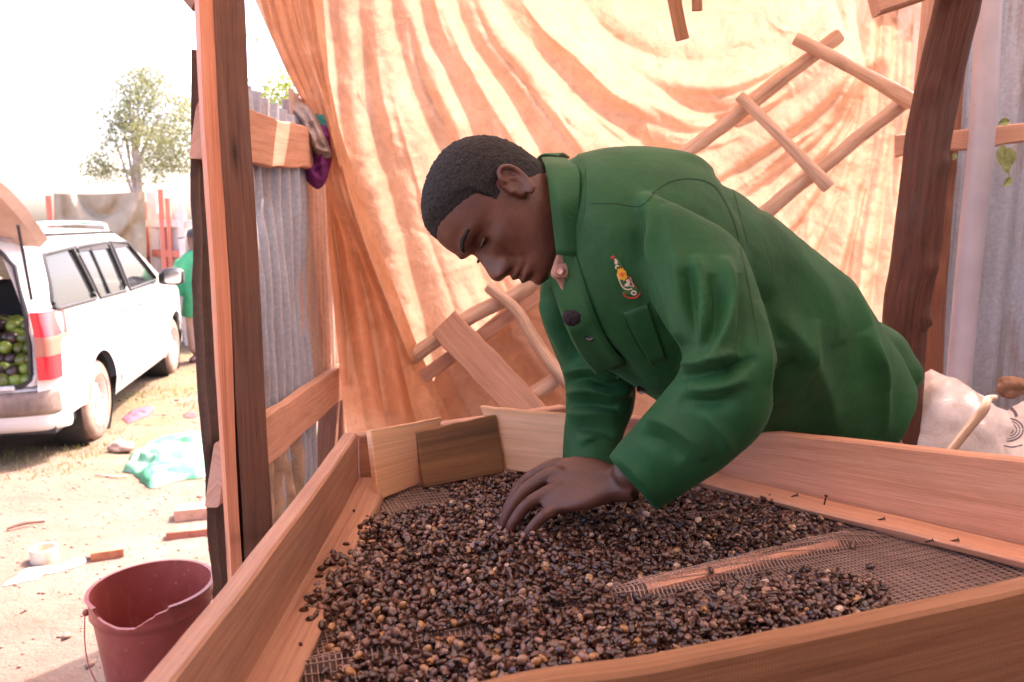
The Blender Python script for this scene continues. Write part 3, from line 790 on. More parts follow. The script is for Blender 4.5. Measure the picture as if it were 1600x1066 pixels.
M_NAIL = simple('nail', (.05, .03, .025), .5, .6)
def nail_at(p, d, L=.022, r=.0012):
    d = norm(d); part('nail', merge(loft([(p - d * .004, norm(np.cross(d, [.1, .2, 1])) * r, norm(np.cross(d, [1, .2, 0])) * r), (p + d * L, norm(np.cross(d, [.1, .2, 1])) * r, norm(np.cross(d, [1, .2, 0])) * r)], None, 8)[:2] + (None,), loft([(p + d * L, norm(np.cross(d, [.1, .2, 1])) * r * 2.4, norm(np.cross(d, [1, .2, 0])) * r * 2.4), (p + d * (L + .0012), norm(np.cross(d, [.1, .2, 1])) * r * 2.2, norm(np.cross(d, [1, .2, 0])) * r * 2.2)], None, 8)[:2] + (None,)), M_NAIL, table)
nail_at(PZ(1288, 788, ZF + .012), (.1, -.1, 1), .014)
for a_, b_ in ((1450, 846), (1490, 845), (1375, 812), (1240, 775)): nail_at(PZ(a_, b_, ZF + .013), (.5, -.2, .25), .006)
for a_, b_ in ((520, 900), (553, 800), (470, 1010)): nail_at(PZ(a_, b_, ZF + .013), (0, 0, 1), .002)

# floor height: mesh draped over cross battens
bt = [(PZ(1005, 922, ZF), PZ(1300, 850, ZF), .016, .013), (PZ(640, 885, ZF), PZ(1190, 788, ZF), .010, .014)]
def zfloor(x, y):
    x = np.asarray(x, float); y = np.asarray(y, float); z = np.full(np.broadcast(x, y).shape, ZF)
    for p, q, h, w in bt:
        d = norm((q - p)[:2]); u = (x - p[0]) * d[0] + (y - p[1]) * d[1]; v = -(x - p[0]) * d[1] + (y - p[1]) * d[0]
        z = z + h * np.exp(-(v / w) ** 4) * (1 - sstep(.0, .12, u - np.linalg.norm(q - p)))
    qq = np.stack([x, y], -1)
    return z + fbm(qq, 5, 3, 5) * .006 - .004
poly = np.vstack([[A0[:2], B0[:2], C0[:2], D0[:2]], rim[::-4, :2]])
cen = poly.mean(0)
def inside(poly, x, y):
    c = np.zeros(np.shape(x), bool); n = len(poly); j = n - 1
    for i in range(n):
        xi, yi = poly[i]; xj, yj = poly[j]
        c ^= ((yi > y) != (yj > y)) & (x < (xj - xi) * (y - yi) / (yj - yi + 1e-12) + xi); j = i
    return c
for p_, q_, h_, w_ in bt[:1]:
    part('batten', plank([p_[0], p_[1], ZF + .003], [q_[0], q_[1], ZF + .003], .013 if h_ > .012 else .008, .024, seed=78, wob=.0008), M_WALLW, table)
nd = norm((rim[40] - rim[10])[:2]); pd = np.array([-nd[1], nd[0]])
def wires(d1, d2, sp_, r, zoff, seed):
    Vs, Fs, o = [], [], 0
    for k in np.arange(-1.2, 1.6, sp_):
        s = np.arange(-1.2, 1.8, .012)
        w_ = fbm(np.stack([s, np.full_like(s, k)], -1), 3, 3, seed) * .004
        x = cen[0] + d1[0] * s + d2[0] * (k + w_); y = cen[1] + d1[1] * s + d2[1] * (k + w_)
        ins = inside(poly, x, y)
        idx = np.where(ins)[0]
        if len(idx) < 3: continue
        idx = np.arange(idx[0], idx[-1] + 1)
        x, y = x[idx], y[idx]; z = zfloor(x, y) + zoff + .0006 * np.sin(s[idx] / sp_ * math.pi + (round(k / sp_) % 2) * math.pi)
        n_ = len(x)
        c = np.stack([x, y, z], -1)
        for a in range(3):
            an = a * 2.0944 + .5
            Vs.append(c + np.array([d2[0], d2[1], 0]) * r * math.cos(an) + np.array([0, 0, 1.0]) * r * .7 * math.sin(an))
        i = np.arange(n_ - 1)
        for a in range(3):
            b = (a + 1) % 3
            Fs.append(np.stack([o + a * n_ + i, o + b * n_ + i, o + b * n_ + i + 1, o + a * n_ + i + 1], -1))
        o += 3 * n_
    return np.vstack(Vs), np.vstack(Fs)
w1 = wires(nd, pd, .0062, .0010, 0, 1); w2 = wires(pd, nd, .0062, .0010, .0004, 2)
M_WIRE = simple('mesh_wire', (.44, .29, .24), .45, .15, nscale=20, namp=.3)
o = part('wire_mesh', (np.vstack([w1[0], w2[0]]), np.vstack([w1[1], w2[1] + len(w1[0])])), M_WIRE, table, angle=0)
o['kind'] = 'stuff'
# shade net under the wire mesh
lo, hi = poly.min(0), poly.max(0)
S, T = np.meshgrid(np.linspace(lo[0], hi[0], 190), np.linspace(lo[1], hi[1], 190), indexing='ij')
fa = np.array(grid_faces(190, 190)); ok = inside(poly, S.ravel(), T.ravel())[fa].all(1)
part('under_net', (np.stack([S, T, zfloor(S, T) - .004], -1).reshape(-1, 3), fa[ok]), simple('shade_net', (.17, .10, .08), .85, nscale=12, namp=.35, bump=.5, bscale=500), table, angle=0)

# ================================================================ loose boards standing in the far corner
def board_px(name, corners, depth_bot, lean, thick, mat, label, seed, cat='board'):
    """corners px: bl, br, tr, tl ; stands on the mesh, leaning back by 'lean' metres at the top"""
    bl, br, tr, tl = corners
    b0 = PZ(*bl, ZF + .004); b1 = PZ(*br, ZF + .004)
    def top(px, b): # point above base at its distance + lean
        y = b[1] + lean; return PY(px[0], px[1], y)
    t0, t1 = top(tl, b0), top(tr, b1)
    n = 14; S, T = np.meshgrid(np.linspace(0, 1, n), np.linspace(0, 1, n), indexing='ij')
    g = ((1 - S) * (1 - T))[..., None] * b0 + (S * (1 - T))[..., None] * b1 + (S * T)[..., None] * t1 + ((1 - S) * T)[..., None] * t0
    nr = norm(np.cross(b1 - b0, t0 - b0)); 
    if nr[1] < 0: nr = -nr
    edge = np.minimum(np.minimum(S, 1 - S), np.minimum(T, 1 - T)) * 12
    g = g + (np.array([0, 0, 1.0]) * (.002 * fbm(np.stack([S * 3, T * 3], -1), 2, 3, seed))[..., None]) * (T > .9)[..., None]
    a = g.reshape(-1, 3); b = (g + nr * thick).reshape(-1, 3); N = len(a)
    F = grid_faces(n, n); F2 = [tuple(x + N for x in reversed(f)) for f in F]
    rim_ = [i * n for i in range(n)] + [(n - 1) * n + j for j in range(1, n)] + [i * n + n - 1 for i in range(n - 2, -1, -1)] + [j for j in range(n - 2, 0, -1)]
    R = [(rim_[k], rim_[(k + 1) % len(rim_)], rim_[(k + 1) % len(rim_)] + N, rim_[k] + N) for k in range(len(rim_))]
    L = np.linalg.norm(b1 - b0); Hh = np.linalg.norm(t0 - b0)
    uv = np.tile(np.stack([S * L, T * Hh], -1).reshape(-1, 2), (2, 1))
    o = mobj(name, (np.vstack([a, b]), F + F2 + R, uv), mat); recalc(o)
    md = o.modifiers.new('bevel', 'BEVEL'); md.width = .0018; md.segments = 2; md.limit_method = 'ANGLE'
    return tag(o, label, cat, 'loose boards standing in the table corner')
board_px('loose_board', ((592, 782), (664, 752), (692, 651), (579, 672)), 0, .03, .012, M_PALE, 'pale loose board on the left of the table corner, behind the dark one', 81)
board_px('loose_board', ((664, 762), (789, 738), (775, 647), (650, 675)), 0, .02, .014, M_STAIN, 'dark stained loose board leaning in front of the pale ones', 82)
board_px('loose_board', ((786, 734), (878, 746), (890, 648), (749, 635)), 0, .02, .012, M_PALE, 'pale loose board beside the man\'s cuff, right of the dark one', 83)

# ================================================================ coffee beans
def mat_bean():
    t = NT('coffee_bean')
    at = t.new('ShaderNodeAttribute'); at.attribute_name = 'tone'
    v = t.coord('Object', rnd=False)
    c = t.ramp(at.outputs['Fac'], [(0, (.028, .011, .008)), (.40, (.085, .030, .018)), (.66, (.18, .078, .050)), (.80, (.30, .165, .12)), (.91, (.36, .16, .05)), (1, (.56, .40, .31))])
    n = t.noise(v, 160, 3, .6)
    c = t.mix(.35, c, t.mix(1.0, c, t.ramp(n, [(.3, .5), (.7, 1.5)]), 'MULTIPLY'))
    t.base(c); t.rough(t.ramp(n, [(.3, .20), (.7, .40)])); t.b.inputs['Specular IOR Level'].default_value = .8
    t.normal(t.bump(n, .25, .0006))
    return t.m
M_BEAN = mat_bean()
def bean_geo(kind=0):
    n, m = 7, 8; V = []; th = np.arange(m) * 2 * math.pi / m
    for i in range(1, n - 1):
        a = math.pi * i / (n - 1); r = math.sin(a) ** .85
        for t_ in th:
            y = .82 * r * math.cos(t_); z = .64 * r * math.sin(t_)
            if kind == 1 and z < 0: z *= .35
            if kind == 1 and math.sin(t_) < -.9: z += .12 * r
            V.append((-math.cos(a), y, z))
    k = len(V); V.append((-1, 0, 0)); V.append((1, 0, 0)); R = n - 2
    F = [tuple(reversed(f)) for f in grid_faces(R, m, True)]
    F += [(k, (j + 1) % m, j) for j in range(m)] + [(k + 1, (R - 1) * m + j, (R - 1) * m + (j + 1) % m) for j in range(m)]
    return np.array(V), F
bg0, bg1 = bean_geo(0), bean_geo(1)
bean_px = np.array([(602, 800), (618, 778), (660, 762), (700, 748), (735, 741), (800, 733), (880, 742), (960, 742), (1085, 742), (1130, 752), (1185, 762), (1240, 785), (1290, 812), (1318, 832), (1300, 850), (1235, 862), (1190, 878), (1105, 893), (1010, 905), (985, 922), (1010, 932), (1110, 915), (1190, 895), (1290, 888), (1352, 893), (1390, 915), (1400, 945), (1370, 975), (1250, 1010), (1100, 1040), (1000, 1080), (960, 1130), (470, 1130), (508, 1040), (500, 985), (452, 985), (462, 940), (480, 890), (510, 860), (555, 862), (570, 820)], float)
def bean_field(step, layer, seed):
    rg = np.random.default_rng(seed)
    xs = np.arange(-.45, 1.0, step); ys = np.arange(.35, 1.9, step)
    X, Y = np.meshgrid(xs, ys, indexing='ij'); X = X.ravel() + rg.uniform(-.5, .5, X.size) * step * .8; Y = Y.ravel() + rg.uniform(-.5, .5, Y.size) * step * .8
    z = zfloor(X, Y)
    pj = proj(np.stack([X, Y, z + .004], -1))
    ed = fbm(np.stack([X, Y], -1), 22, 3, 4) * 14
    jx = pj[:, 0] + ed; jy = pj[:, 1] + ed * .5
    ins = inside(bean_px, jx, jy) & inside(poly, X, Y)
    # distance to the rim of the spread (in px) thins the pile
    d = np.full(len(X), 1e9)
    for i in range(len(bean_px)):
        a, b = bean_px[i], bean_px[(i + 1) % len(bean_px)]; ab = b - a
        t_ = np.clip(((jx - a[0]) * ab[0] + (jy - a[1]) * ab[1]) / (ab @ ab), 0, 1)
        d = np.minimum(d, np.hypot(jx - a[0] - t_ * ab[0], jy - a[1] - t_ * ab[1]))
    hill = fbm(np.stack([X, Y], -1), 9, 3, 21)
    thick = sstep(0, 55, d) * (2.6 + 1.6 * hill)
    # bare patches and ridges where the battens press the mesh up
    rid = (z - ZF) > .004
    thick = thick - 1.3 * rid
    bare = np.exp(-(((pj[:, 0] - 715) / 70) ** 2 + ((pj[:, 1] - 876) / 8) ** 2)) + np.exp(-(((pj[:, 0] - 1100) / 60) ** 2 + ((pj[:, 1] - 803) / 6) ** 2)) + np.exp(-(((pj[:, 0] - 640) / 60) ** 2 + ((pj[:, 1] - 782) / 12) ** 2))
    thick = thick - 4 * bare
    keep = ins & (thick + rg.uniform(-.55, .55, len(X)) > layer)
    # stragglers outside
    if layer == 0:
        keep |= (inside(poly, X, Y) & ~ins & (rg.random(len(X)) < .05 * np.exp(-d / 14)))
    return X[keep], Y[keep], z[keep], thick[keep]
def rot_rand(n, rg, flat):
    """random rotation matrices, mostly lying flat"""
    yaw = rg.uniform(0, 2 * math.pi, n); til = rg.normal(0, flat, n); rol = rg.uniform(0, 2 * math.pi, n)
    cy_, sy_ = np.cos(yaw), np.sin(yaw); ct, st_ = np.cos(til), np.sin(til); c3, s3 = np.cos(rol), np.sin(rol)
    Rz = np.zeros((n, 3, 3)); Rz[:, 0, 0] = cy_; Rz[:, 0, 1] = -sy_; Rz[:, 1, 0] = sy_; Rz[:, 1, 1] = cy_; Rz[:, 2, 2] = 1
    Ry = np.zeros((n, 3, 3)); Ry[:, 0, 0] = ct; Ry[:, 0, 2] = st_; Ry[:, 1, 1] = 1; Ry[:, 2, 0] = -st_; Ry[:, 2, 2] = ct
    Rx = np.zeros((n, 3, 3)); Rx[:, 0, 0] = 1; Rx[:, 1, 1] = c3; Rx[:, 1, 2] = -s3; Rx[:, 2, 1] = s3; Rx[:, 2, 2] = c3
    return Rz @ Ry @ Rx
BX = []
for layer, step, sd in ((0, .0102, 1), (1, .0106, 2), (2, .0112, 3), (3, .0118, 4)):
    x, y, z, th_ = bean_field(step, layer, 100 + sd)
    BX.append(np.stack([x, y, z + .0030 + layer * .0042 + RNG.uniform(0, .0015, len(x)), np.full(len(x), layer), th_], -1))
BX = np.vstack(BX)
# nothing inside the slats' wood: beans on the left slat lie on top of it
nB = len(BX); rg = np.random.default_rng(77)
dl = (BX[:, 0] - A0[0]) * ldir[1] - (BX[:, 1] - A0[1]) * ldir[0]
BX[:, 2] += np.where((dl < .056), .012, 0)
BX = BX[(dl > .006)]; nB = len(BX)
size = rg.uniform(.0050, .0067, nB) * np.where(rg.random(nB) < .06, .75, 1)
Rm = rot_rand(nB, rg, .35)
kind = rg.random(nB) < .35
tone = np.clip(rg.beta(1.5, 2.4, nB) * .95 + .02, 0, 1); hl = rg.random(nB); tone = np.where(hl > .95, rg.uniform(.80, 1.0, nB), np.where(hl > .88, rg.uniform(.66, .85, nB), tone * .78))
# the ones that show largest: top of the pile, nearest the camera, in frame
pj = proj(BX[:, :3]); top = (BX[:, 3] + 1.0 > BX[:, 4] - .2)
vis = top & (pj[:, 0] > 8) & (pj[:, 0] < 1592) & (pj[:, 1] < 1058) & (pj[:, 1] > 700)
# hidden below the near board's rim
rr_ = np.interp(pj[:, 0], [500, 812, 1000, 1225, 1375, 1487, 1600], [1200, 1052, 1022, 978, 950, 918, 898]); vis &= pj[:, 1] < rr_
order = np.argsort(np.where(vis, pj[:, 2] - size * 20, 9e9)); sel = order[:290]
isel = np.zeros(nB, bool); isel[sel] = True
protos = []
for k in range(10):
    b_ = bg1 if k % 3 == 0 else bg0
    tn = (.08, .22, .35, .5, .16, .62, .3, .78, .9, .42)[k]
    me = bpy.data.meshes.new('coffee_bean'); me.from_pydata((b_[0] * .0049).tolist(), [], b_[1]); me.polygons.foreach_set('use_smooth', [True] * len(me.polygons))
    at = me.attributes.new('tone', 'FLOAT', 'POINT'); at.data.foreach_set('value', np.full(len(me.vertices), tn, np.float32)); me.materials.append(M_BEAN); protos.append(me)
for c_, i in enumerate(sel):
    o = bpy.data.objects.new('coffee_bean', protos[(c_ * 7 + c_ // 10) % 10]); COL.objects.link(o)
    M4 = Matrix(Rm[i].tolist()).to_4x4(); M4.translation = Vector(BX[i, :3].tolist()); k = size[i] / .0049
    o.matrix_world = M4 @ Matrix.Scale(k, 4)
    tag(o, 'small glossy brown coffee bean in the near part of the spread', 'coffee bean', 'coffee beans lying nearest on the mesh')
def bake(idx, b_):
    V = np.einsum('nij,vj->nvi', Rm[idx], b_[0]) * size[idx][:, None, None] + BX[idx][:, None, :3]
    nv = len(b_[0]); F3 = [f for f in b_[1] if len(f) == 4]; T3 = [f for f in b_[1] if len(f) == 3]
    F = np.array(F3 + [(a, b, c, c) for a, b, c in T3])
    tri = np.vstack([np.array([(f[0], f[1], f[2]) for f in F3]), np.array([(f[0], f[2], f[3]) for f in F3]), np.array(T3)])
    Fa = (tri[None] + (np.arange(len(idx)) * nv)[:, None, None]).reshape(-1, 3)
    return V.reshape(-1, 3), Fa, np.repeat(tone[idx], nv)
i0 = np.where(~isel & ~kind)[0]; i1 = np.where(~isel & kind)[0]
v0, f0, t0 = bake(i0, bg0); v1, f1, t1 = bake(i1, bg1)
o = mobj('coffee_beans', (np.vstack([v0, v1]), np.vstack([f0, f1 + len(v0)])), M_BEAN, angle=0, attrs={'tone': np.concatenate([t0, t1])})
tag(o, 'dense spread of drying dark brown coffee beans on the mesh', 'coffee beans', kind='stuff')
print('beans', nB, 'tris', len(f0) + len(f1))
# ================================================================ the man bending over the table
man = empty('person', (0.72, 1.38, 0), 'man in a green work jacket bending over the table and sorting coffee beans', 'person')
def mat_skin():
    t = NT('skin')
    v = t.coord('Object', rnd=False)
    n = t.noise(v, 14, 5, .6); f = t.noise(v, 260, 3, .6)
    c = t.ramp(n, [(.3, (.075, .026, .015)), (.7, (.140, .052, .032))])
    c = t.mix(t.ramp(t.noise(v, 38, 6, .7), [(.50, 0.0), (.72, .35)]), c, (.035, .012, .008))
    t.base(c); t.rough(t.ramp(f, [(.3, .36), (.7, .52)])); t.b.inputs['Specular IOR Level'].default_value = .5
    t.b.inputs['Subsurface Weight'].default_value = .12; t.b.inputs['Subsurface Radius'].default_value = (.9, .3, .15); t.b.inputs['Subsurface Scale'].default_value = .008
    t.normal(t.bump(f, .30, .0012, t.bump(t.noise(v, 70, 5, .7, 1.0), .28, .003)))
    return t.m
M_SKIN = mat_skin()
def mat_hair():
    t = NT('hair')
    v = t.coord('Object', rnd=False)
    f = t.noise(v, 330, 3, .7); vo = t.new('ShaderNodeTexVoronoi'); vo.inputs['Scale'].default_value = 300; t.link(v, vo.inputs['Vector'])
    t.base(t.ramp(vo.outputs['Distance'], [(.15, (.026, .020, .019)), (.6, (.006, .005, .005))])); t.rough(.75); t.b.inputs['Specular IOR Level'].default_value = .35
    t.normal(t.bump(vo.outputs['Distance'], -.9, .004, t.bump(f, .5, .002)))
    return t.m
M_HAIR = mat_hair()
def mat_jacket():
    t = NT('jacket_cloth')
    v = t.coord('Object', rnd=False)
    n = t.noise(v, 9, 5, .6); w = t.noise(v, 700, 2, .5); lint = t.noise(v, 420, 2, .5)
    c = t.ramp(n, [(.3, (.005, .056, .015)), (.7, (.010, .094, .026))])
    c = t.mix(t.ramp(lint, [(.74, 0.0), (.80, .35)]), c, (.25, .38, .26))
    c = t.mix(t.ramp(t.noise(v, 4, 6, .7, .5), [(.50, 0.0), (.78, .30)]), c, (.06, .12, .06))
    t.base(c); t.rough(.68); t.b.inputs['Specular IOR Level'].default_value = .3
    t.b.inputs['Sheen Weight'].default_value = .10; t.b.inputs['Sheen Roughness'].default_value = .4; t.b.inputs['Sheen Tint'].default_value = (.35, .8, .45, 1)
    t.normal(t.bump(w, .10, .0008, t.bump(t.noise(v, 26, 6, .65, 1.2), .30, .006)))
    return t.m
M_JACKET = mat_jacket()

# ---------------- head frame (lateral L, forward Fh, up Uh), metres
def camv(r, u, c): return V_R * r + V_U * u + V_C * c
HF0 = camv(-.42, -.91, 0); HU = norm(camv(-.91, .42, 0)); HF0 = norm(HF0)
psi = math.radians(16)
HF = HF0 * math.cos(psi) + V_C * math.sin(psi)
HL = V_C * math.cos(psi) - HF0 * math.sin(psi)
HS = .965
eye_p = P(748, 386, 1.115)
HO = eye_p - (HL * .032 + HF * .082) * HS
def H(x, y, z):
    return HO + (HL * np.asarray(x)[..., None] + HF * np.asarray(y)[..., None] + HU * np.asarray(z)[..., None]) * HS
zk = [-.122, -.116, -.106, -.092, -.078, -.062, -.046, -.030, -.012, .004, .020, .040, .060, .080, .096, .108, .115, .118]
fk = [.045, .066, .079, .083, .082, .083, .083, .082, .080, .082, .091, .092, .087, .076, .060, .040, .018, -.008]
bk = [-.030, -.038, -.044, -.054, -.064, -.076, -.086, -.094, -.099, -.102, -.103, -.101, -.096, -.086, -.072, -.055, -.035, -.012]
wk = [.018, .034, .045, .054, .060, .065, .068, .071, .073, .074, .0755, .077, .075, .068, .057, .042, .025, .003]
def head_surface(NZ=190, NT_=260, off=None):
    z = np.interp(np.linspace(0, 1, NZ), np.linspace(0, 1, len(zk)), zk); zz = cr([(a, b, c) for a, b, c in zip(zk, fk, bk)], NZ)
    ww = cr([(a, b, 0) for a, b in zip(zk, wk)], NZ)
    z = zz[:, 0]; f = zz[:, 1]; b = zz[:, 2]; w = np.interp(z, ww[:, 0], ww[:, 1])
    th = np.linspace(0, 2 * math.pi, NT_, endpoint=False)
    Z = np.repeat(z[:, None], NT_, 1); c_, s_ = np.cos(th), np.sin(th)
    cen_ = -.012
    Lf = (f - cen_)[:, None]; Lb = (cen_ - b)[:, None]
    yy = np.where(c_ > 0, Lf * np.sign(c_) * np.abs(c_) ** .92, Lb * c_) + cen_
    xx = w[:, None] * np.sign(s_)[None] * (np.abs(s_)[None] ** np.where(c_[None] > 0, .94, 1.0))
    # narrower front of the face
    fr = sstep(.0, .09, yy); xx = xx * (1 - .10 * fr * sstep(.02, -.08, Z))
    return xx, yy, Z
def face_detail(x, y, z):
    fr = sstep(.015, .06, y); ax = np.abs(x)
    d = np.zeros_like(x)
    nh = np.interp(z, [-.060, -.056, -.050, -.042, -.034, -.020, -.004, .010], [0, .004, .018, .027, .025, .017, .009, 0])
    nw = np.interp(z, [-.060, -.046, -.030, -.010, .01], [.018, .017, .013, .0085, .008])
    d += nh * np.exp(-(ax / nw) ** 2.4)
    d += .0125 * np.exp(-((ax - .0165) / .0072) ** 2 - ((z + .047) / .0080) ** 2)           # nostril wings
    d -= .006 * np.exp(-((ax - .0095) / .0045) ** 2 - ((z + .0565) / .0035) ** 2)           # nostril
    d -= .0125 * np.exp(-((ax - .031) / .0175) ** 2 - ((z - .001) / .0125) ** 2)             # socket
    d += .0085 * np.exp(-((ax - .0325) / .0125) ** 2 - ((z + .0005) / .0078) ** 2)           # lids over the ball
    d -= .0022 * np.exp(-((ax - .0325) / .014) ** 2 - ((z - .0085) / .0022) ** 2)            # lid crease
    d -= .0030 * np.exp(-((ax - .033) / .013) ** 2 - ((z + .0035) / .0016) ** 2)             # lash line
    d += .0060 * np.exp(-((ax - .030) / .024) ** 2 - ((z - .020) / .0085) ** 2)              # brow
    d += .0050 * np.exp(-((ax - .050) / .018) ** 2 - ((z + .024) / .016) ** 2)               # cheekbone
    d -= .0035 * np.exp(-((ax - .040) / .014) ** 2 - ((z + .060) / .018) ** 2)
    lipw = np.exp(-(ax / .024) ** 4)
    d += .0105 * np.exp(-((z + .0675 - .0015 * np.cos(ax * 160)) / .0052) ** 2) * lipw
    d += .0110 * np.exp(-((z + .0810) / .0060) ** 2) * lipw
    d -= .0055 * np.exp(-((z + .0742) / .0019) ** 2) * np.exp(-(ax / .026) ** 4)
    d += .004 * np.exp(-(ax / .028) ** 2 - ((z + .060) / .006) ** 2)
    d -= .0030 * np.exp(-(ax / .02) ** 2 - ((z + .091) / .005) ** 2)
    d += .0055 * np.exp(-(ax / .020) ** 2 - ((z + .106) / .009) ** 2)                        # chin
    d -= .0022 * np.exp(-(np.abs(ax - .030 - .25 * (-.055 - z)) / .005) ** 2) * sstep(-.085, -.06, z) * sstep(-.04, -.055, z)
    return d * fr
hx, hy, hz = head_surface()
hd = face_detail(hx, hy, hz)
yl = hy + hd
# temples and jaw
hx2 = hx * (1 - .05 * np.exp(-((hz - .03) / .03) ** 2) * sstep(.02, .06, hy))
headV = H(hx2, yl, hz).reshape(-1, 3)
head_geo = (headV, grid_faces(hx.shape[0], hx.shape[1], True) + [tuple(range(hx.shape[1] - 1, -1, -1)), tuple((hx.shape[0] - 1) * hx.shape[1] + j for j in range(hx.shape[1]))])
def tube(pts, rr, m=20, n=30, flat=1.0, up=(0, 0, 1)):
    path = cr(pts, n); r = np.interp(np.linspace(0, 1, n), np.linspace(0, 1, len(rr)), rr)
    e = np.linspace(0, 1, n); 
    c = circ(1.0, m); sec = c[None] * r[:, None, None]; sec = sec * np.array([1, flat])
    # rounded ends
    for k, f_ in ((0, .35), (1, .8), (n - 1, .35), (n - 2, .8)): sec[k] = sec[k] * f_
    V, F, U = sweep(path, sec, up); return V, F, None
# ears: helix rim, concha plate, lobe
def ear(sg):
    g = []
    rimp = [(-.004, .012), (-.006, .022), (-.014, .029), (-.024, .026), (-.029, .012), (-.026, -.004), (-.019, -.018), (-.010, -.027), (-.004, -.022)]
    pts = [H(np.array(sg * (.0775 + .010 + .004 * (-(a) / .03))), np.array(a - .002), np.array(b - .012)) for a, b in rimp]
    g.append(tube(pts, [.003, .0037, .004, .004, .0036, .0034, .004, .006, .0035], 10, 40, 1, HF))
    pl = [H(np.array(sg * (.0775 + .002)), np.array(-.004), np.array(-.010)), H(np.array(sg * (.0775 + .009)), np.array(-.017), np.array(-.010))]
    # back plate
    path = cr([H(np.array(sg * .078), np.array(-.012), np.array(.014)), H(np.array(sg * .080), np.array(-.014), np.array(-.004)), H(np.array(sg * .078), np.array(-.011), np.array(-.034))], 16)
    sec = np.array([rrect(.010, .030 * math.sin(math.pi * (i + 1.5) / 18) ** .5 + .002, .003, 2) for i in range(16)]); g.append(sweep(path, sec, HF)[:2])
    ah = [(-.010, .014), (-.018, .008), (-.020, -.004), (-.013, -.016), (-.006, -.019)]
    g.append(tube([H(np.array(sg * .0865), np.array(a), np.array(b - .012)) for a, b in ah], [.002, .0028, .003, .003, .002], 8, 24, 1, HF))
    g.append(tube([H(np.array(sg * .080), np.array(.000), np.array(-.006)), H(np.array(sg * .083), np.array(.000), np.array(-.018))], [.004, .0045, .004], 8, 10, 1, HF))
    return g
# ---------------- neck, trunk core, arms, legs
S_n = P(925, 345, 1.20)     # root of the neck
geos = [head_geo]
geos.append(loft([(H(np.array(0.), np.array(-.028), np.array(-.030)), HF * .050, HL * .056), (H(np.array(0.), np.array(-.034), np.array(-.085)), HF * .052, HL * .056), (S_n + camv(-.01, .01, 0), camv(-.035, -.048, 0), V_C * .066), (P(985, 370, 1.22), camv(-.05, -.085, 0), V_C * .13)], 24, 36))
geos += ear(1) + ear(-1)
geos.append(loft([(P(960, 365, 1.22), camv(-.05, -.09, 0), V_C * .12), (P(1050, 420, 1.26), camv(-.05, -.10, 0), V_C * .12), (P(1180, 500, 1.32), camv(-.07, -.10, 0), V_C * .14), (P(1300, 610, 1.47), camv(-.06, -.09, 0), V_C * .13), (P(1345, 690, 1.52), camv(-.04, -.06, 0), V_C * .13)], 30, 36))
# near arm (his left), far arm (his right)
nS, nE, nW = P(1060, 345, 1.13), P(1150, 600, 1.01), P(962, 757, 1.085)
fS, fE, fW = P(930, 400, 1.37), P(935, 590, 1.36), P(905, 742, 1.27)
geos.append(tube([P(1020, 370, 1.18), nS, P(1110, 460, 1.045), nE], [.036, .036, .038, .035], 18, 24))
geos.append(tube([nE, P(1060, 690, 1.04), nW], [.036, .033, .0265], 18, 24))
geos.append(tube([P(970, 390, 1.28), fS, P(930, 500, 1.37), fE], [.034, .030, .026, .022], 18, 24))
geos.append(tube([fE, P(925, 670, 1.32), fW], [.022, .022, .0255], 18, 24))
# legs down to the ground, behind the table
hipN, hipF = P(1350, 700, 1.45), P(1350, 690, 1.61)
for hp in (hipN, hipF):
    kn = np.array([hp[0] + .03, hp[1] - .01, .50]); an = np.array([hp[0] + .06, hp[1] + .01, .10])
    geos.append(tube([hp + np.array([0, 0, .05]), kn, an], [.085, .055, .042], 18, 24, 1, (0, 1, 0)))
# ---------------- hands
def hand(wrist, knuck, fingers, thumb, palmdir, geos, r0=.0100):
    """knuck: 4 MCP points (index..pinky) ; fingers: lists of further joints"""
    mid = sum(knuck) / 4
    ax = norm(mid - wrist); side = norm(knuck[3] - knuck[0]); nr = norm(np.cross(ax, side)); 
    if nr[2] < 0: nr = -nr
    side = norm(np.cross(nr, ax)) * np.sign(np.dot(np.cross(nr, ax), knuck[3] - knuck[0]))
    hw = np.linalg.norm(knuck[3] - knuck[0]) / 2 + .009
    r = [(wrist - ax * .03, nr * .021, side * .026), (wrist, nr * .0195, side * .028), (wrist * .65 + mid * .35, nr * .0175, side * (hw * .85)), (wrist * .3 + mid * .7, nr * .0155, side * hw), (mid + ax * .004, nr * .0115, side * hw * .98), (mid + ax * .012, nr * .008, side * hw * .9)]
    g = loft(r, 26, 30, 2.3); geos.append(g)
    for i, (k, js) in enumerate(zip(knuck, fingers)):
        f_ = (1.0, 1.04, .98, .86)[i]
        root = k - ax * .022 - nr * .002
        geos.append(tube([root, k + nr * .0015] + js, [r0 * 1.05 * f_, r0 * 1.14 * f_, r0 * 1.03 * f_, r0 * .93 * f_, r0 * .72 * f_], 14, 36, 1, nr))
        # knuckle caps
        for p_, q_ in ((k, 1.18), (js[0], 1.06)):
            geos.append(tube([p_ - ax * .006 + nr * .0012, p_ + ax * .005 + nr * .0012], [r0 * q_ * f_ * .92] * 3, 12, 8, 1, nr))
        # tendon
        geos.append(tube([wrist * .55 + k * .45 + nr * .0125, k + nr * .0055], [.0028, .0034, .0030], 8, 12, 1, nr))
    geos.append(tube(thumb, [.015, .0135, .011, .0098, .0078], 14, 36, 1, nr))
hg = []
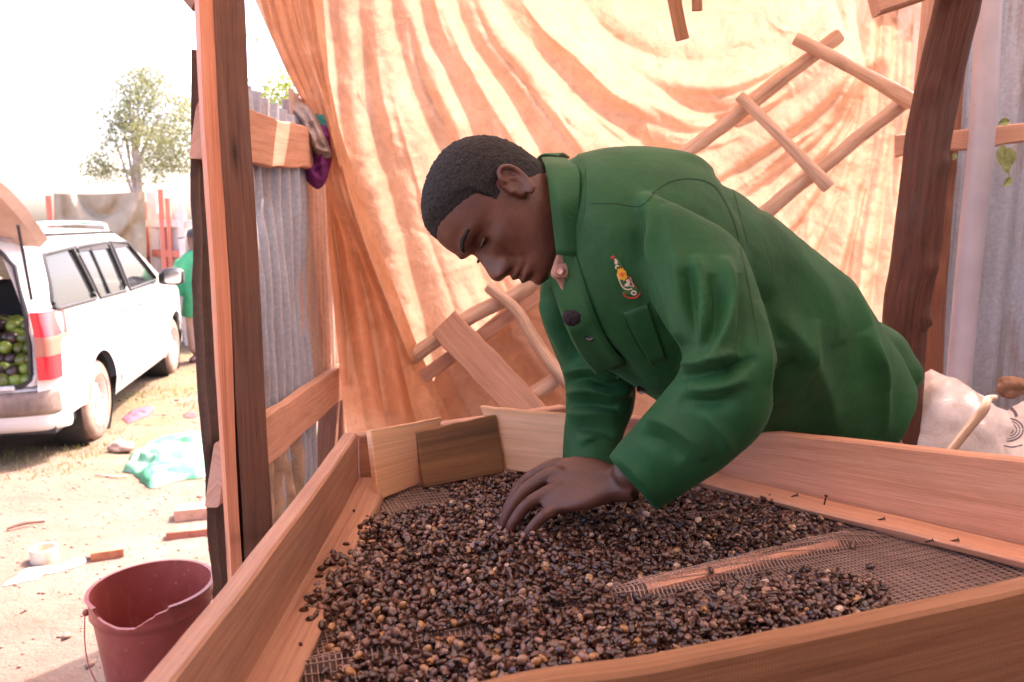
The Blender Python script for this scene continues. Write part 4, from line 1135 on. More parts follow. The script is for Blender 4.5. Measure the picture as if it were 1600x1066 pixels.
# near hand: pinky closest to the camera, thumb beyond it
kn_ = [P(868, 728, 1.165), P(864, 742, 1.135), P(872, 765, 1.108), P(886, 788, 1.088)]
fg = [
    [P(822, 752, 1.165), P(798, 786, 1.150), P(786, 812, 1.140)],
    [P(819, 768, 1.132), P(794, 802, 1.122), P(782, 830, 1.116)],
    [P(828, 786, 1.104), P(804, 813, 1.098), P(792, 836, 1.096)],
    [P(850, 806, 1.082), P(830, 826, 1.080), P(817, 843, 1.080)]]
th_ = [P(935, 752, 1.13), P(905, 762, 1.16), P(885, 790, 1.175), P(862, 812, 1.172), P(846, 826, 1.165)]
hand(nW, kn_, fg, th_, None, hg)
# far hand: only its back and fingers show behind the near one
kn2 = [P(850, 762, 1.235), P(846, 752, 1.258), P(850, 745, 1.280), P(858, 741, 1.30)]
fg2 = [
    [P(824, 784, 1.215), P(812, 800, 1.195), P(806, 808, 1.185)],
    [P(818, 768, 1.245), P(804, 784, 1.235), P(796, 794, 1.23)],
    [P(822, 756, 1.275), P(808, 768, 1.272), P(801, 777, 1.27)],
    [P(834, 750, 1.30), P(822, 760, 1.30), P(815, 768, 1.30)]]
th2 = [P(893, 762, 1.25), P(880, 776, 1.225), P(862, 792, 1.205), P(848, 802, 1.195), P(838, 808, 1.19)]
hand(fW, kn2, fg2, th2, None, hg)
bodyV, bodyF = vox([g if len(g) > 2 else (g[0], g[1], None) for g in geos + hg], .0024)
bodyV = smoothmesh(bodyV, bodyF, 2, .5)
body = part('body', (bodyV, bodyF), M_SKIN, man, angle=0)

# nails
M_NAILP = simple('finger_nail', (.30, .15, .12), .3, spec=.5)
for js, k_ in [(fg[i], kn_[i]) for i in range(4)] + [(fg2[i], kn2[i]) for i in range(2)]:
    tip, pre = js[-1], js[-2]; d_ = norm(tip - pre); n_ = norm(V_U * .75 + V_C * .55 + V_R * -.3); n_ = norm(n_ - d_ * (n_ @ d_)); s_ = np.cross(n_, d_)
    c_ = tip - d_ * .0045 + n_ * .0066
    part('fingernail', loft([(c_ - n_ * .0012, d_ * .0052, s_ * .0042), (c_ + n_ * .0004, d_ * .0050, s_ * .0040)], None, 14), M_NAILP, body)
# ---------------- hair: close-cropped cap over the skull
ax_ = np.abs(hx)
hl = np.interp(hy.ravel(), [-.11, -.085, -.05, -.030, -.018, .004, .018, .022, .040, .058, .070, .078, .088, .10], [-.052, -.050, -.032, -.018, .002, .004, .004, .034, .048, .058, .066, .070, .068, .068]).reshape(hy.shape)
hl = hl + .0025 * fbm(np.stack([hx, hy, hz], -1), 90, 3, 5)
hm = hz - hl
th0 = sstep(-.002, .030, hm) * .0056 + .0005 - .003 * (hm < -.001)
th0 = th0 * (1 - .45 * sstep(.05, -.02, hz) * 1.0)
N0 = vnormals(headV, np.array([f for f in head_geo[1] if len(f) == 4])).reshape(hx.shape + (3,))
cenH = H(np.array(0.), np.array(-.01), np.array(.02))
sgn = np.sign(((headV.reshape(hx.shape + (3,)) - cenH) * N0).sum(-1).mean())
N0 = N0 * sgn
hvv = H(hx2, yl, hz)
curl = fbm(hvv, 420, 2, 8) * .0016 + fbm(hvv, 190, 2, 9) * .0012
HV = hvv + N0 * (th0 + curl * sstep(0, .012, hm))[..., None]
keepf = []
for f in grid_faces(hx.shape[0], hx.shape[1], True):
    if hm.ravel()[list(f)].min() > -.004: keepf.append(f)
keepf.append(tuple((hx.shape[0] - 1) * hx.shape[1] + j for j in range(hx.shape[1])))
hair = part('hair', (HV.reshape(-1, 3), keepf), M_HAIR, man, angle=0)
# brows
def patch(xs, zs, off, th_):
    pass
M_EYEW = simple('eye_white', (.09, .06, .05), .25); M_EYED = simple('eye_dark', (.02, .012, .01), .12)
for sg in (1, -1):
    # eyebrow: a thin tuft following the brow ridge
    n = 26; t_ = np.linspace(0, 1, n); bx = sg * (.013 + t_ * .036); bz = .0195 + .006 * np.sin(t_ * math.pi * .8) ; rows = []
    for w_ in np.linspace(-1, 1, 7):
        zz_ = bz + w_ * .0045 * np.sin(np.pi * (t_ * .9 + .05)) ** .5; xx_ = bx
        # project on the head: nearest grid vertex in (x, z)
        k = [np.argmin((hx2.ravel() - a) ** 2 + (hz.ravel() - b) ** 2 + (hy.ravel() < .0) * 9) for a, b in zip(xx_, zz_)]
        rows.append(headV[k] + N0.reshape(-1, 3)[k] * (.0016 * (1 - w_ * w_) + .0002) [None].T if False else headV[k] + N0.reshape(-1, 3)[k] * ((.0009 if sg > 0 else .0002) * (1 - w_ * w_) - .0002))
    rows = np.array(rows); rows = rows + (fbm(rows, 700, 2, 3) * .0006)[..., None] * HF
    part('eyebrow', (rows.reshape(-1, 3), grid_faces(7, n)), M_HAIR, man, angle=0)
    # lid slit: a sliver of the eye under the lowered lid
    c = H(np.array(sg * .0325), np.array(.0745), np.array(-.0030))
    th = np.linspace(0, 2 * math.pi, 20, endpoint=False)
    rr = [(c - HL * .0105 * 0 + HF * (k * .0), HL * a, HU * b) for k, a, b in ()]
    ell = []
    for i, a in enumerate(np.linspace(.15, math.pi - .15, 9)):
        ell.append((c + HL * (.0112 * -math.cos(a)) - HF * (.004 * abs(math.cos(a)) ** 2), HF * (.0078 * math.sin(a)), HU * (.0021 * math.sin(a))))
    part('eye', loft(ell, None, 14), M_EYEW, man, angle=0)
    ell = []
    for i, a in enumerate(np.linspace(.15, math.pi - .15, 7)):
        ell.append((c + HF * .0006 - HU * .0003 + HL * (.0040 * -math.cos(a)), HF * (.0079 * math.sin(a) ** .5), HU * (.0028 * math.sin(a))))
    part('iris', loft(ell, None, 14), M_EYED, man, angle=0)

# ================================================================ jacket
jr = [((858, 270), (872, 388), 1.185, .074), ((880, 258), (875, 430), 1.195, .095), ((912, 245), (885, 478), 1.205, .145), ((950, 238), (900, 515), 1.215, .175), ((1010, 237), (930, 562), 1.23, .195), ((1070, 252), (985, 598), 1.245, .20), ((1158, 318), (1055, 642), 1.30, .195), ((1240, 392), (1125, 678), 1.37, .185), ((1322, 470), (1190, 710), 1.45, .18), ((1376, 534), (1245, 735), 1.50, .175), ((1402, 582), (1290, 750), 1.53, .17)]
def ring(tp, bt_, d, b):
    a, c = P(*tp, d), P(*bt_, d); return ((a + c) / 2, (a - c) / 2, V_C * b)
torso = loft([ring(*r) for r in jr], 44, 56, 2.05)
sl_n = loft([(P(1020, 372, 1.18), camv(-.10, .05, 0) * .9, V_C * .09),
             (P(1052, 345, 1.11), camv(-.088, .040, 0), camv(.0, .02, 1) * .092),
             (P(1082, 410, 1.05), camv(-.078, .012, 0), V_C * .074),
             (P(1112, 500, 1.02), camv(-.070, .006, 0), V_C * .066),
             (P(1138, 562, 1.00), camv(-.062, .014, 0), V_C * .062),
             (P(1128, 622, 1.00), camv(-.055, .038, 0), V_C * .060),
             (P(1088, 668, 1.02), camv(-.042, .048, 0), V_C * .056),
             (P(1038, 712, 1.045), camv(-.036, .045, 0), V_C * .051),
             (P(986, 757, 1.075), camv(-.034, .038, 0), V_C * .046)], 60, 40)
sl_f = loft([(P(960, 395, 1.30), camv(-.09, .03, 0), V_C * .07), (P(925, 430, 1.355), camv(-.085, .0, 0), V_C * .07), (P(915, 500, 1.375), camv(-.078, -.0, 0), V_C * .068),
             (P(934, 570, 1.37), camv(-.066, -.008, 0), V_C * .062), (P(938, 625, 1.355), camv(-.060, .006, 0), V_C * .056), (P(928, 680, 1.32), camv(-.052, -.006, 0), V_C * .05), (P(919, 734, 1.285), camv(-.045, -.008, 0), V_C * .046)], 50, 36)
jv, jf = vox([torso, sl_n, sl_f], .0040)
jv = smoothmesh(jv, jf, 8, .5)
N = vnormals(jv, jf); cj = jv.mean(0)
if ((jv - cj) * N).sum(-1).mean() < 0: N = -N
pj = proj(jv)
face = sstep(-.15, .35, N @ V_C)
near_arm = (pj[:, 2] < 1.16)
SJ = [  # torso and shoulder, body side
    ([(905, 262), (912, 330), (905, 420), (915, 500)], 10, .007, 1.5, 1),
    ([(940, 300), (950, 380), (985, 450), (1010, 505)], 9, .012, 1.6),
    ([(925, 300), (930, 380), (955, 450), (985, 500), (1010, 560)], 8, -.010, 1.4),
    ([(965, 320), (962, 370), (985, 420), (1015, 470)], 7, -.012, 1.4),
    ([(1000, 300), (982, 345), (990, 400), (1012, 450)], 7, .011, 1.4),
    ([(905, 520), (940, 575), (985, 625), (1020, 650)], 8, .006, 1.5),
    ([(940, 500), (960, 560), (1010, 610)], 14, -.006),
    ([(1190, 330), (1240, 400), (1290, 470), (1310, 540)], 18, .007, 1.6),
    ([(1250, 370), (1310, 440), (1350, 520), (1375, 610)], 12, .009, 1.6),
    ([(1340, 520), (1362, 560), (1378, 600), (1384, 680)], 7, .008, 1.5),
    
    ([(1200, 480), (1250, 540), (1290, 620), (1310, 690)], 20, .008),
    ([(1230, 640), (1260, 560), (1275, 500)], 10, .005), ([(1180, 655), (1215, 590), (1240, 560)], 9, -.007),
    ([(1160, 420), (1200, 470), (1220, 540)], 14, -.008),
    ([(1000, 246), (1030, 252), (1080, 250), (1120, 268)], 10, .004),
    ([(1118, 262), (1140, 300), (1165, 380), (1180, 470), (1192, 560)], 7, -.010, 1.3),
]
SA = [  # near sleeve
    ([(1010, 300), (1018, 350), (1016, 400), (1035, 470), (1065, 540)], 8, .009, 1.5),
    ([(1000, 330), (1002, 390), (1022, 450), (1050, 520)], 7, -.009, 1.5),
    ([(1040, 320), (1055, 400), (1065, 470), (1090, 540)], 9, .006, 1.6),
    ([(1075, 420), (1080, 480), (1090, 530), (1105, 560)], 10, -.008, 1.4),
    ([(1085, 400), (1098, 460), (1098, 510), (1092, 560)], 8, .011, 1.5),
    ([(1130, 400), (1140, 460), (1130, 520), (1105, 570)], 8, .011, 1.5),
    ([(1110, 430), (1118, 490), (1108, 540)], 8, -.008, 1.5),
    ([(1150, 430), (1160, 500), (1150, 560), (1120, 600)], 9, -.007, 1.5),
    ([(1050, 590), (1095, 585), (1140, 575), (1185, 560)], 7, -.011, 1.4),
    ([(1060, 572), (1110, 566), (1160, 552)], 8, .011, 1.4),
    ([(1075, 610), (1120, 605), (1170, 590)], 9, .009, 1.4),
    ([(1060, 625), (1110, 632), (1150, 625)], 8, -.007, 1.4),
    ([(1010, 655), (1050, 665), (1085, 690), (1100, 720)], 9, .007, 1.4),
    ([(990, 680), (1030, 690), (1065, 720)], 9, -.006, 1.4),
    ([(960, 715), (985, 730), (1010, 760), (1020, 785)], 7, .005, 1.4),
    ([(1100, 640), (1130, 680), (1140, 710)], 10, .006),
    ([(1180, 470), (1195, 540), (1203, 600)], 8, .005),
]
SF = [  # far sleeve
    ([(845, 470), (870, 520), (895, 575)], 8, .008), ([(862, 450), (890, 510), (915, 560)], 8, -.009), ([(880, 470), (910, 530), (940, 575)], 8, .008),
    ([(882, 600), (915, 592), (950, 600), (990, 595)], 6, -.013, 1.3), ([(880, 585), (915, 575), (960, 585), (992, 578)], 6, .011, 1.3),
    ([(885, 618), (920, 612), (955, 622), (985, 610)], 6, .012, 1.3), ([(885, 634), (925, 630), (965, 638)], 6, -.010, 1.3), ([(886, 650), (925, 650), (965, 652)], 7, .008, 1.3),
    ([(890, 672), (920, 668), (960, 680)], 7, -.006), ([(900, 690), (925, 688), (955, 700)], 8, .006), ([(905, 715), (930, 706), (952, 712)], 6, -.005),
]
farm = (pj[:, 2] > 1.27) & (pj[:, 0] < 1000)
arm_m = sstep(1.145, 1.105, pj[:, 2]) * (pj[:, 0] < 1210)
dj = strokes_disp(pj[:, 0], pj[:, 1], SJ, 1.5) * (1 - arm_m) * (1 - farm) + strokes_disp(pj[:, 0], pj[:, 1], SA, 1.5) * arm_m + strokes_disp(pj[:, 0], pj[:, 1], SF, 1.5) * farm
jv = jv + N * (dj * 1.9 * face)[:, None]
jv = jv + N * (.004 * fbm(jv, 7, 3, 3) + .0012 * fbm(jv, 30, 3, 4))[:, None]
jv = smoothmesh(jv, jf, 1, .5)
# open the cuffs, hem and neck by dropping the cap faces
cn = jv[jf].mean(1); pc = proj(cn)
def capmask(pt, axis, r, t=.012):
    v = cn - pt; return (np.abs(v @ norm(axis)) < t) & (np.linalg.norm(v, axis=1) < r) & (np.abs(vnormals(jv, jf)[jf[:, 0]] @ norm(axis)) > .8)
ax1 = P(986, 758, 1.075) - P(1035, 715, 1.045); ax2 = P(919, 734, 1.285) - P(928, 680, 1.32)
drop = capmask(P(986, 758, 1.075), ax1, .035, .008) | capmask(P(919, 734, 1.285), ax2, .033, .008) | capmask(P(1350, 665, 1.53), P(1350, 665, 1.53) - P(1316, 630, 1.50), .17, .02)
jacket = part('jacket', (jv, jf[~drop]), M_JACKET, man, angle=0)
jb = BVHTree.FromPolygons(jv.tolist(), jf.tolist())
def hit(px, py, off=.001):
    r = ray(px, py); h = jb.ray_cast(Vector(CAMP.tolist()), Vector(norm(r).tolist()))
    if h[0] is None: return None
    n_ = np.array(h[1]); 
    if n_ @ r > 0: n_ = -n_
    return np.array(h[0]) + n_ * off
def ribbon(pts, wpx, off=.0012, n=60, thick=None, closed=False):
    c = cr([(a, b, 0) for a, b in pts], n)[:, :2]; t_ = norm(np.gradient(c, axis=0)); nr = np.stack([-t_[:, 1], t_[:, 0]], -1)
    V = []; F = []
    prev = None
    for p_, q_ in zip(c, nr):
        row = [hit(*(p_ + q_ * wpx * k), off=off + (.0006 if k == 0 else -.0004)) for k in (-.5, 0, .5)]
        if any(r is None for r in row): prev = None; continue
        if prev is not None and max(np.linalg.norm(r - o_) for r, o_ in zip(row, prev)) > .03: prev = None
        i = len(V); V += row
        if prev is not None: F += [(i - 3, i - 2, i + 1, i), (i - 2, i - 1, i + 2, i + 1)]
        prev = row
    return np.array(V), F
M_SEAM = simple('seam_thread', (.012, .055, .022), .8)
M_JPANEL = M_JACKET
seams = [([(924, 318), (960, 318), (1000, 322), (1024, 300)], 1.6), ([(1018, 302), (1050, 283), (1085, 280), (1112, 288), (1130, 310), (1148, 350), (1162, 410), (1176, 480), (1186, 540)], 2.2),
         ([(1128, 262), (1146, 300), (1168, 380)], 1.8), ([(915, 262), (914, 320), (905, 360)], 1.4), ([(972, 487), (1000, 480), (1015, 470)], 2.4), ([(972, 487), (990, 530), (1015, 565), (1030, 575)], 1.8)]
for s_, w_ in seams:
    g = ribbon(s_, w_, .0008)
    if len(g[1]): part('seam', g, M_SEAM, jacket, angle=0)
# collar: standing band folded over, near flap reaching down the chest
def cgrid(rows, n=24, m=18):
    R = np.array([cr([P(*p_) for p_ in r], n) for r in rows]); R2 = np.stack([cr(R[:, i], m) for i in range(n)], 1); return R2.reshape(-1, 3), grid_faces(m, n)
cg = cgrid([[(846, 246, 1.20), (852, 262, 1.135), (859, 310, 1.085), (864, 355, 1.08), (869, 398, 1.085)],
            [(862, 245, 1.19), (872, 262, 1.115), (876, 310, 1.070), (880, 355, 1.072), (884, 400, 1.08)],
            [(884, 247, 1.17), (903, 262, 1.10), (906, 300, 1.072), (903, 350, 1.075), (900, 400, 1.08)]])
col = part('collar', cg, M_JACKET, man, angle=0); md = col.modifiers.new('cloth', 'SOLIDIFY'); md.thickness = .0035
cg = cgrid([[(842, 248, 1.24), (838, 256, 1.30), (850, 268, 1.32)], [(852, 244, 1.22), (850, 244, 1.27), (862, 250, 1.33)], [(870, 246, 1.20), (880, 242, 1.26), (890, 248, 1.32)]])
col2 = part('collar', cg, M_JACKET, man, angle=0); md = col2.modifiers.new('cloth', 'SOLIDIFY'); md.thickness = .0035
# loose back tail of the jacket, lifting away behind him
tg_ = cgrid([[(1262, 440, 1.34), (1285, 520, 1.315), (1300, 600, 1.315), (1312, 680, 1.325), (1318, 730, 1.33)],
             [(1320, 470, 1.37), (1345, 530, 1.345), (1362, 600, 1.335), (1368, 660, 1.345), (1368, 720, 1.35)],
             [(1338, 495, 1.42), (1374, 530, 1.375), (1388, 590, 1.36), (1388, 645, 1.365), (1386, 712, 1.37)],
             [(1336, 490, 1.44), (1384, 522, 1.405), (1402, 560, 1.40), (1404, 610, 1.40), (1390, 662, 1.40)],
             [(1334, 484, 1.47), (1400, 522, 1.44), (1422, 555, 1.44), (1442, 590, 1.44), (1404, 640, 1.43)],
             [(1332, 482, 1.52), (1404, 520, 1.50), (1428, 556, 1.49), (1444, 588, 1.48), (1430, 604, 1.47)]], 30, 24)
tv_ = tg_[0] + V_C * (.004 * fbm(tg_[0], 12, 3, 5))[:, None]
tl_ = part('jacket_tail', (tv_, tg_[1]), M_JACKET, man, angle=0); md = tl_.modifiers.new('cloth', 'SOLIDIFY'); md.thickness = .004
# front placket edge of the near side, standing a little proud
pl = [(869, 400), (882, 440), (893, 475), (905, 510), (925, 550), (948, 580)]
V = []; c = cr([(a, b, 0) for a, b in pl], 50)[:, :2]
for a, b in c:
    p_ = hit(a + 6, b - 4, .003)
    if p_ is None: continue
    q_ = p_ + camv(-.020, -.006, -.004); w_ = p_ + camv(.030, .012, .004)
    h2 = hit(a + 34, b - 18, .0015)
    V.append([q_ - V_C * .012, q_, p_, p_ * .5 + (h2 if h2 is not None else w_) * .5 + V_C * .001, h2 if h2 is not None else w_])
V = np.array(V); V = smoothmesh(V.reshape(-1, 3), np.array(grid_faces(V.shape[0], 5)), 2, .4)
pk = part('placket', (V, grid_faces(len(V) // 5, 5)), M_JACKET, man, angle=0); md = pk.modifiers.new('cloth', 'SOLIDIFY'); md.thickness = .0025
# pocket
def patch_px(corn, n=14, off=.003):
    S, T = np.meshgrid(np.linspace(0, 1, n), np.linspace(0, 1, n), indexing='ij'); a, b, c, d = [np.array(x, float) for x in corn]
    Q = ((1 - S) * (1 - T))[..., None] * a + (S * (1 - T))[..., None] * b + (S * T)[..., None] * c + ((1 - S) * T)[..., None] * d
    out = []
    for q_ in Q.reshape(-1, 2):
        h = hit(*q_, off=off); out.append(h if h is not None else (out[-1] if out else P(*q_, 1.1)))
    return np.array(out), grid_faces(n, n)
pc_ = part('chest_pocket', patch_px([(974, 488), (1012, 474), (1040, 560), (1016, 566)]), M_JACKET, jacket, angle=0); md = pc_.modifiers.new('cloth', 'SOLIDIFY'); md.thickness = .0022
# shirt: collar band, tab and button in the neck opening
M_SHIRT = simple('shirt_cloth', (.50, .25, .19), .75, nscale=30, namp=.12, bump=.2, bscale=900)
sg_ = cgrid([[(872, 392, 1.115), (866, 412, 1.108), (862, 430, 1.108), (872, 440, 1.112), (886, 466, 1.12), (896, 488, 1.13)], [(900, 392, 1.125), (898, 415, 1.12), (893, 430, 1.118), (893, 445, 1.122), (900, 470, 1.13), (906, 492, 1.14)]], 30, 6)
shirt = part('shirt', sg_, M_SHIRT, man, angle=0); md = shirt.modifiers.new('cloth', 'SOLIDIFY'); md.thickness = .003
sg_ = cgrid([[(866, 414, 1.105), (863, 424, 1.102), (866, 434, 1.104)], [(892, 410, 1.108), (893, 422, 1.106), (886, 434, 1.108)]], 10, 6)
tb_ = part('shirt_tab', sg_, M_SHIRT, man, angle=0); md = tb_.modifiers.new('cloth', 'SOLIDIFY'); md.thickness = .002
M_BTN = simple('button_black', (.012, .008, .010), .18, spec=.7)
M_BTNP = simple('button_shirt', (.55, .30, .24), .3)
def button(c, n_, r, mat, parent):
    n_ = norm(n_); up = norm(np.cross(n_, [0, 0, 1.0])); b2 = np.cross(n_, up); g = [(c - n_ * .001, up * r, b2 * r), (c + n_ * .0012, up * r, b2 * r), (c + n_ * .0022, up * r * .86, b2 * r * .86), (c + n_ * .0014, up * r * .62, b2 * r * .62)]
    return part('button', loft(g, None, 20), mat, parent, angle=50)
button(P(876, 424, 1.101), V_C * .8 + camv(-.4, 0, 0), .0050, M_BTNP, shirt)
h_ = hit(924, 522, .004); button(h_ if h_ is not None else P(924, 522, 1.1), camv(-.35, .1, 1), .0082, M_BTN, jacket)
h_ = hit(1003, 606, .003); button(h_ if h_ is not None else P(1003, 606, 1.1), camv(-.5, -.3, 1), .0072, M_BTN, jacket)
# fluffy clip microphone
mc = P(893, 497, 1.068)
u_ = np.linspace(0, math.pi, 26)[:, None]; v_ = np.linspace(0, 2 * math.pi, 36, endpoint=False)[None]
D = np.stack([np.sin(u_) * np.cos(v_), np.sin(u_) * np.sin(v_), np.cos(u_) * np.ones_like(v_)], -1)
R_ = .0105 * (1 + .20 * fbm(D * 5 + 3, 1.5, 3, 2) + .25 * vn(D * 19, 1, 5))
mg = (mc + D * R_[..., None] * np.array([1.15, 1, 1.0])).reshape(-1, 3)
mic = mobj('microphone', (mg, grid_faces(26, 36, True)), simple('mic_fur', (.035, .022, .030), .95, nscale=400, namp=.6, bump=.9, bscale=700), angle=0)
tag(mic, 'small dark furry microphone clipped to the open front of the green jacket', 'microphone')
# embroidered badge on the chest
M_RED = simple('thread_red', (.42, .045, .02), .6, bump=.4, bscale=1500); M_CREAM = simple('thread_cream', (.70, .55, .42), .6, bump=.4, bscale=1500)
M_YEL = simple('thread_yellow', (.80, .40, .02), .6, bump=.3, bscale=1500); M_ORG = simple('thread_orange', (.70, .14, .03), .6)
def Z8(x, y): return (940 + x * 120 / 1066.0, 380 + y * 120 / 1066.0)
def zr(pts, w, m, nm='badge_thread', off=.0016, n=40):
    g = ribbon([Z8(*p_) for p_ in pts], w * 120 / 1066.0, off, n)
    if len(g[1]): part(nm, g, m, badge, angle=0)
badge = part('badge', patch_px([Z8(150, 190), Z8(215, 190), Z8(520, 680), Z8(320, 720)], 8, .0007), simple('badge_ground', (.030, .12, .03), .8), jacket, angle=0)
zr([(140, 215), (160, 195), (185, 195)], 42, M_RED)
zr([(300, 680), (335, 735), (410, 758), (490, 745), (545, 690)], 26, M_RED)
zr([(245, 315), (330, 420), (400, 500), (450, 570), (490, 625)], 16, M_RED)
zr([(220, 430), (250, 520), (290, 600), (350, 640), (425, 632)], 18, M_CREAM)
zr([(395, 470), (430, 560), (445, 600), (380, 585)], 12, M_CREAM)
zr([(355, 500), (375, 545), (350, 580)], 46, M_CREAM); zr([(320, 580), (350, 585), (385, 575)], 34, M_CREAM)
# letters C, O and small marks worked round the badge
zr([(180, 225), (200, 235), (215, 265), (200, 285), (190, 250)], 26, M_CREAM, 'letter')
zr([(238, 318), (215, 312), (198, 330), (206, 358)], 18, M_CREAM, 'letter')
zr([(415, 680), (440, 662), (475, 680), (480, 702), (450, 712), (420, 700), (415, 680)], 20, M_CREAM, 'letter')
for k in range(14):
    a = k * 2 * math.pi / 14; cx_, cy_ = 285, 430
    zr([(cx_ + 25 * math.cos(a), cy_ + 28 * math.sin(a)), (cx_ + (62 + 8 * (k % 2)) * math.cos(a) + 14 * math.sin(a) * 1.2, cy_ + (78 + 8 * (k % 2)) * math.sin(a))], 30, M_YEL, 'petal', .0018, 5)
zr([(262, 415), (285, 430), (308, 450)], 55, M_ORG, 'flower_centre', .0024, 8)

# trousers and shoes (behind the table)
M_TROU = simple('trouser_cloth', (.035, .035, .045), .85, nscale=20, namp=.3)
tg = []
tg.append(loft([(P(1290, 640, 1.47), camv(-.06, -.07, 0), V_C * .13), ((hipN + hipF) / 2 - np.array([.03, 0, .03]), camv(-.09, 0, 0), V_C * .13), ((hipN + hipF) / 2 - np.array([.03, 0, .14]), camv(-.10, 0, 0), V_C * .13)], 16, 36))
for hp in (hipN, hipF):
    kn = np.array([hp[0] + .03, hp[1] - .01, .50]); an = np.array([hp[0] + .06, hp[1] + .01, .09])
    tg.append(tube([hp - np.array([.03, 0, .06]), kn, an], [.085, .078, .068, .066], 20, 30, 1, (0, 1, 0)))
tv, tf = vox(tg, .009); tv = smoothmesh(tv, tf, 4); Nn = vnormals(tv, tf); tv = tv + Nn * (.006 * fbm(tv * np.array([1, 1, 2.5]), 9, 3, 2))[:, None]
part('trousers', (tv, tf), M_TROU, man, angle=0)
M_SHOE = simple('shoe_leather', (.03, .02, .015), .5)
for hp in (hipN, hipF):
    c = np.array([hp[0] + .02, hp[1] + .01, 0])
    g = loft([(c + [.11, 0, .045], np.array([0, 0, .045]), np.array([0, .034, 0])), (c + [.04, 0, .05], np.array([0, 0, .05]), np.array([0, .040, 0])), (c + [-.06, 0, .035], np.array([0, 0, .034]), np.array([0, .046, 0])), (c + [-.14, 0, .025], np.array([0, 0, .024]), np.array([0, .040, 0])), (c + [-.17, 0, .02], np.array([0, 0, .012]), np.array([0, .02, 0]))], 20, 20, 2.6)
    part('shoe', g, M_SHOE, man)
# ================================================================ the white estate car with its tailgate up
M_PAINT = simple('car_paint', (.62, .60, .59), .22, spec=.5, nscale=3, namp=.04, coat=.6)
def mat_dusty(name, c, dust, r):
    t = NT(name); v = t.coord('Object', rnd=False); n = t.noise(v, 7, 6, .65)
    t.base(t.mix(t.ramp(n, [(.35, .15), (.7, .85)]), c, dust)); t.rough(r); return t.m
M_BUMP = mat_dusty('bumper_plastic', (.07, .055, .055), (.33, .22, .17), .6)
M_TYRE = mat_dusty('tyre_rubber', (.10, .07, .06), (.42, .27, .20), .85)
M_RIM = mat_dusty('wheel_steel', (.62, .58, .56), (.50, .38, .32), .4)
M_BLACK = simple('black_rubber', (.02, .02, .022), .5)
M_DARKIN = simple('car_trim_dark', (.028, .026, .028), .8)
M_LINER = simple('tailgate_trim', (.50, .34, .28), .7, nscale=6, namp=.2)
def mat_glass():
    t = NT('car_glass'); t.base((.02, .022, .024)); t.rough(.04); t.b.inputs['Specular IOR Level'].default_value = .4
    t.b.inputs['Metallic'].default_value = .0
    tr = t.new('ShaderNodeBsdfTransparent'); mx = t.new('ShaderNodeMixShader'); mx.inputs[0].default_value = .86
    t.link(tr.outputs[0], mx.inputs[1]); t.link(t.b.outputs[0], mx.inputs[2]); t.link(mx.outputs[0], t.out.inputs[0]); return t.m
M_GLASS = mat_glass()
M_LAMPR = simple('lamp_red', (.62, .02, .035), .15, coat=.8); M_LAMPW = simple('lamp_clear', (.42, .15, .11), .15, coat=.8); M_CHROME = simple('chrome', (.75, .74, .73), .12, 1.0)
cO = PG(167, 683); CF = norm(np.array([-.21, .98, 0])); CR = np.array([CF[1], -CF[0], 0])
carz = float(cO[2])
def CW(x, y, z):
    x, y, z = np.broadcast_arrays(np.asarray(x, float), np.asarray(y, float), np.asarray(z, float))
    return np.array([cO[0], cO[1], carz]) + CF * x[..., None] - CR * y[..., None] + np.array([0, 0, 1.0]) * z[..., None]
car = empty('parked_car', CW(1.3, .82, 0), 'white estate car with open tailgate and a boot full of avocados', 'car')
WID = 1.66
def yin(x, z):
    y = np.interp(z, [.20, .30, .45, .62, .80, .98, 1.20, 1.38, 1.46, 1.50], [.05, .012, .0, -.004, .0, .022, .075, .125, .19, .33])
    y = y + .16 * np.clip((-.62 - x) / .22, 0, 1) ** 2.2 + .30 * np.clip((x - 2.7) / .70, 0, 1) ** 2.2
    return y
def bot(x):
    b = np.where(np.asarray(x, float) < -.36, .34, .23)
    for c in (0, 2.50):
        d = .36 ** 2 - (x - c) ** 2; b = np.maximum(b, np.where(d > 0, .285 + np.sqrt(np.maximum(d, 0)), 0))
    return b
def belt(x): return np.interp(x, [-.82, 2.05, 2.6, 3.3], [1.0, .97, .93, .72])
wins = [[(-.70, 1.02), (-.56, 1.36), (.00, 1.385), (.14, 1.01)], [(.20, 1.01), (.06, 1.385), (.86, 1.40), (.93, 1.0)], [(1.00, 1.0), (.94, 1.40), (1.42, 1.385), (2.0, 1.01)]]
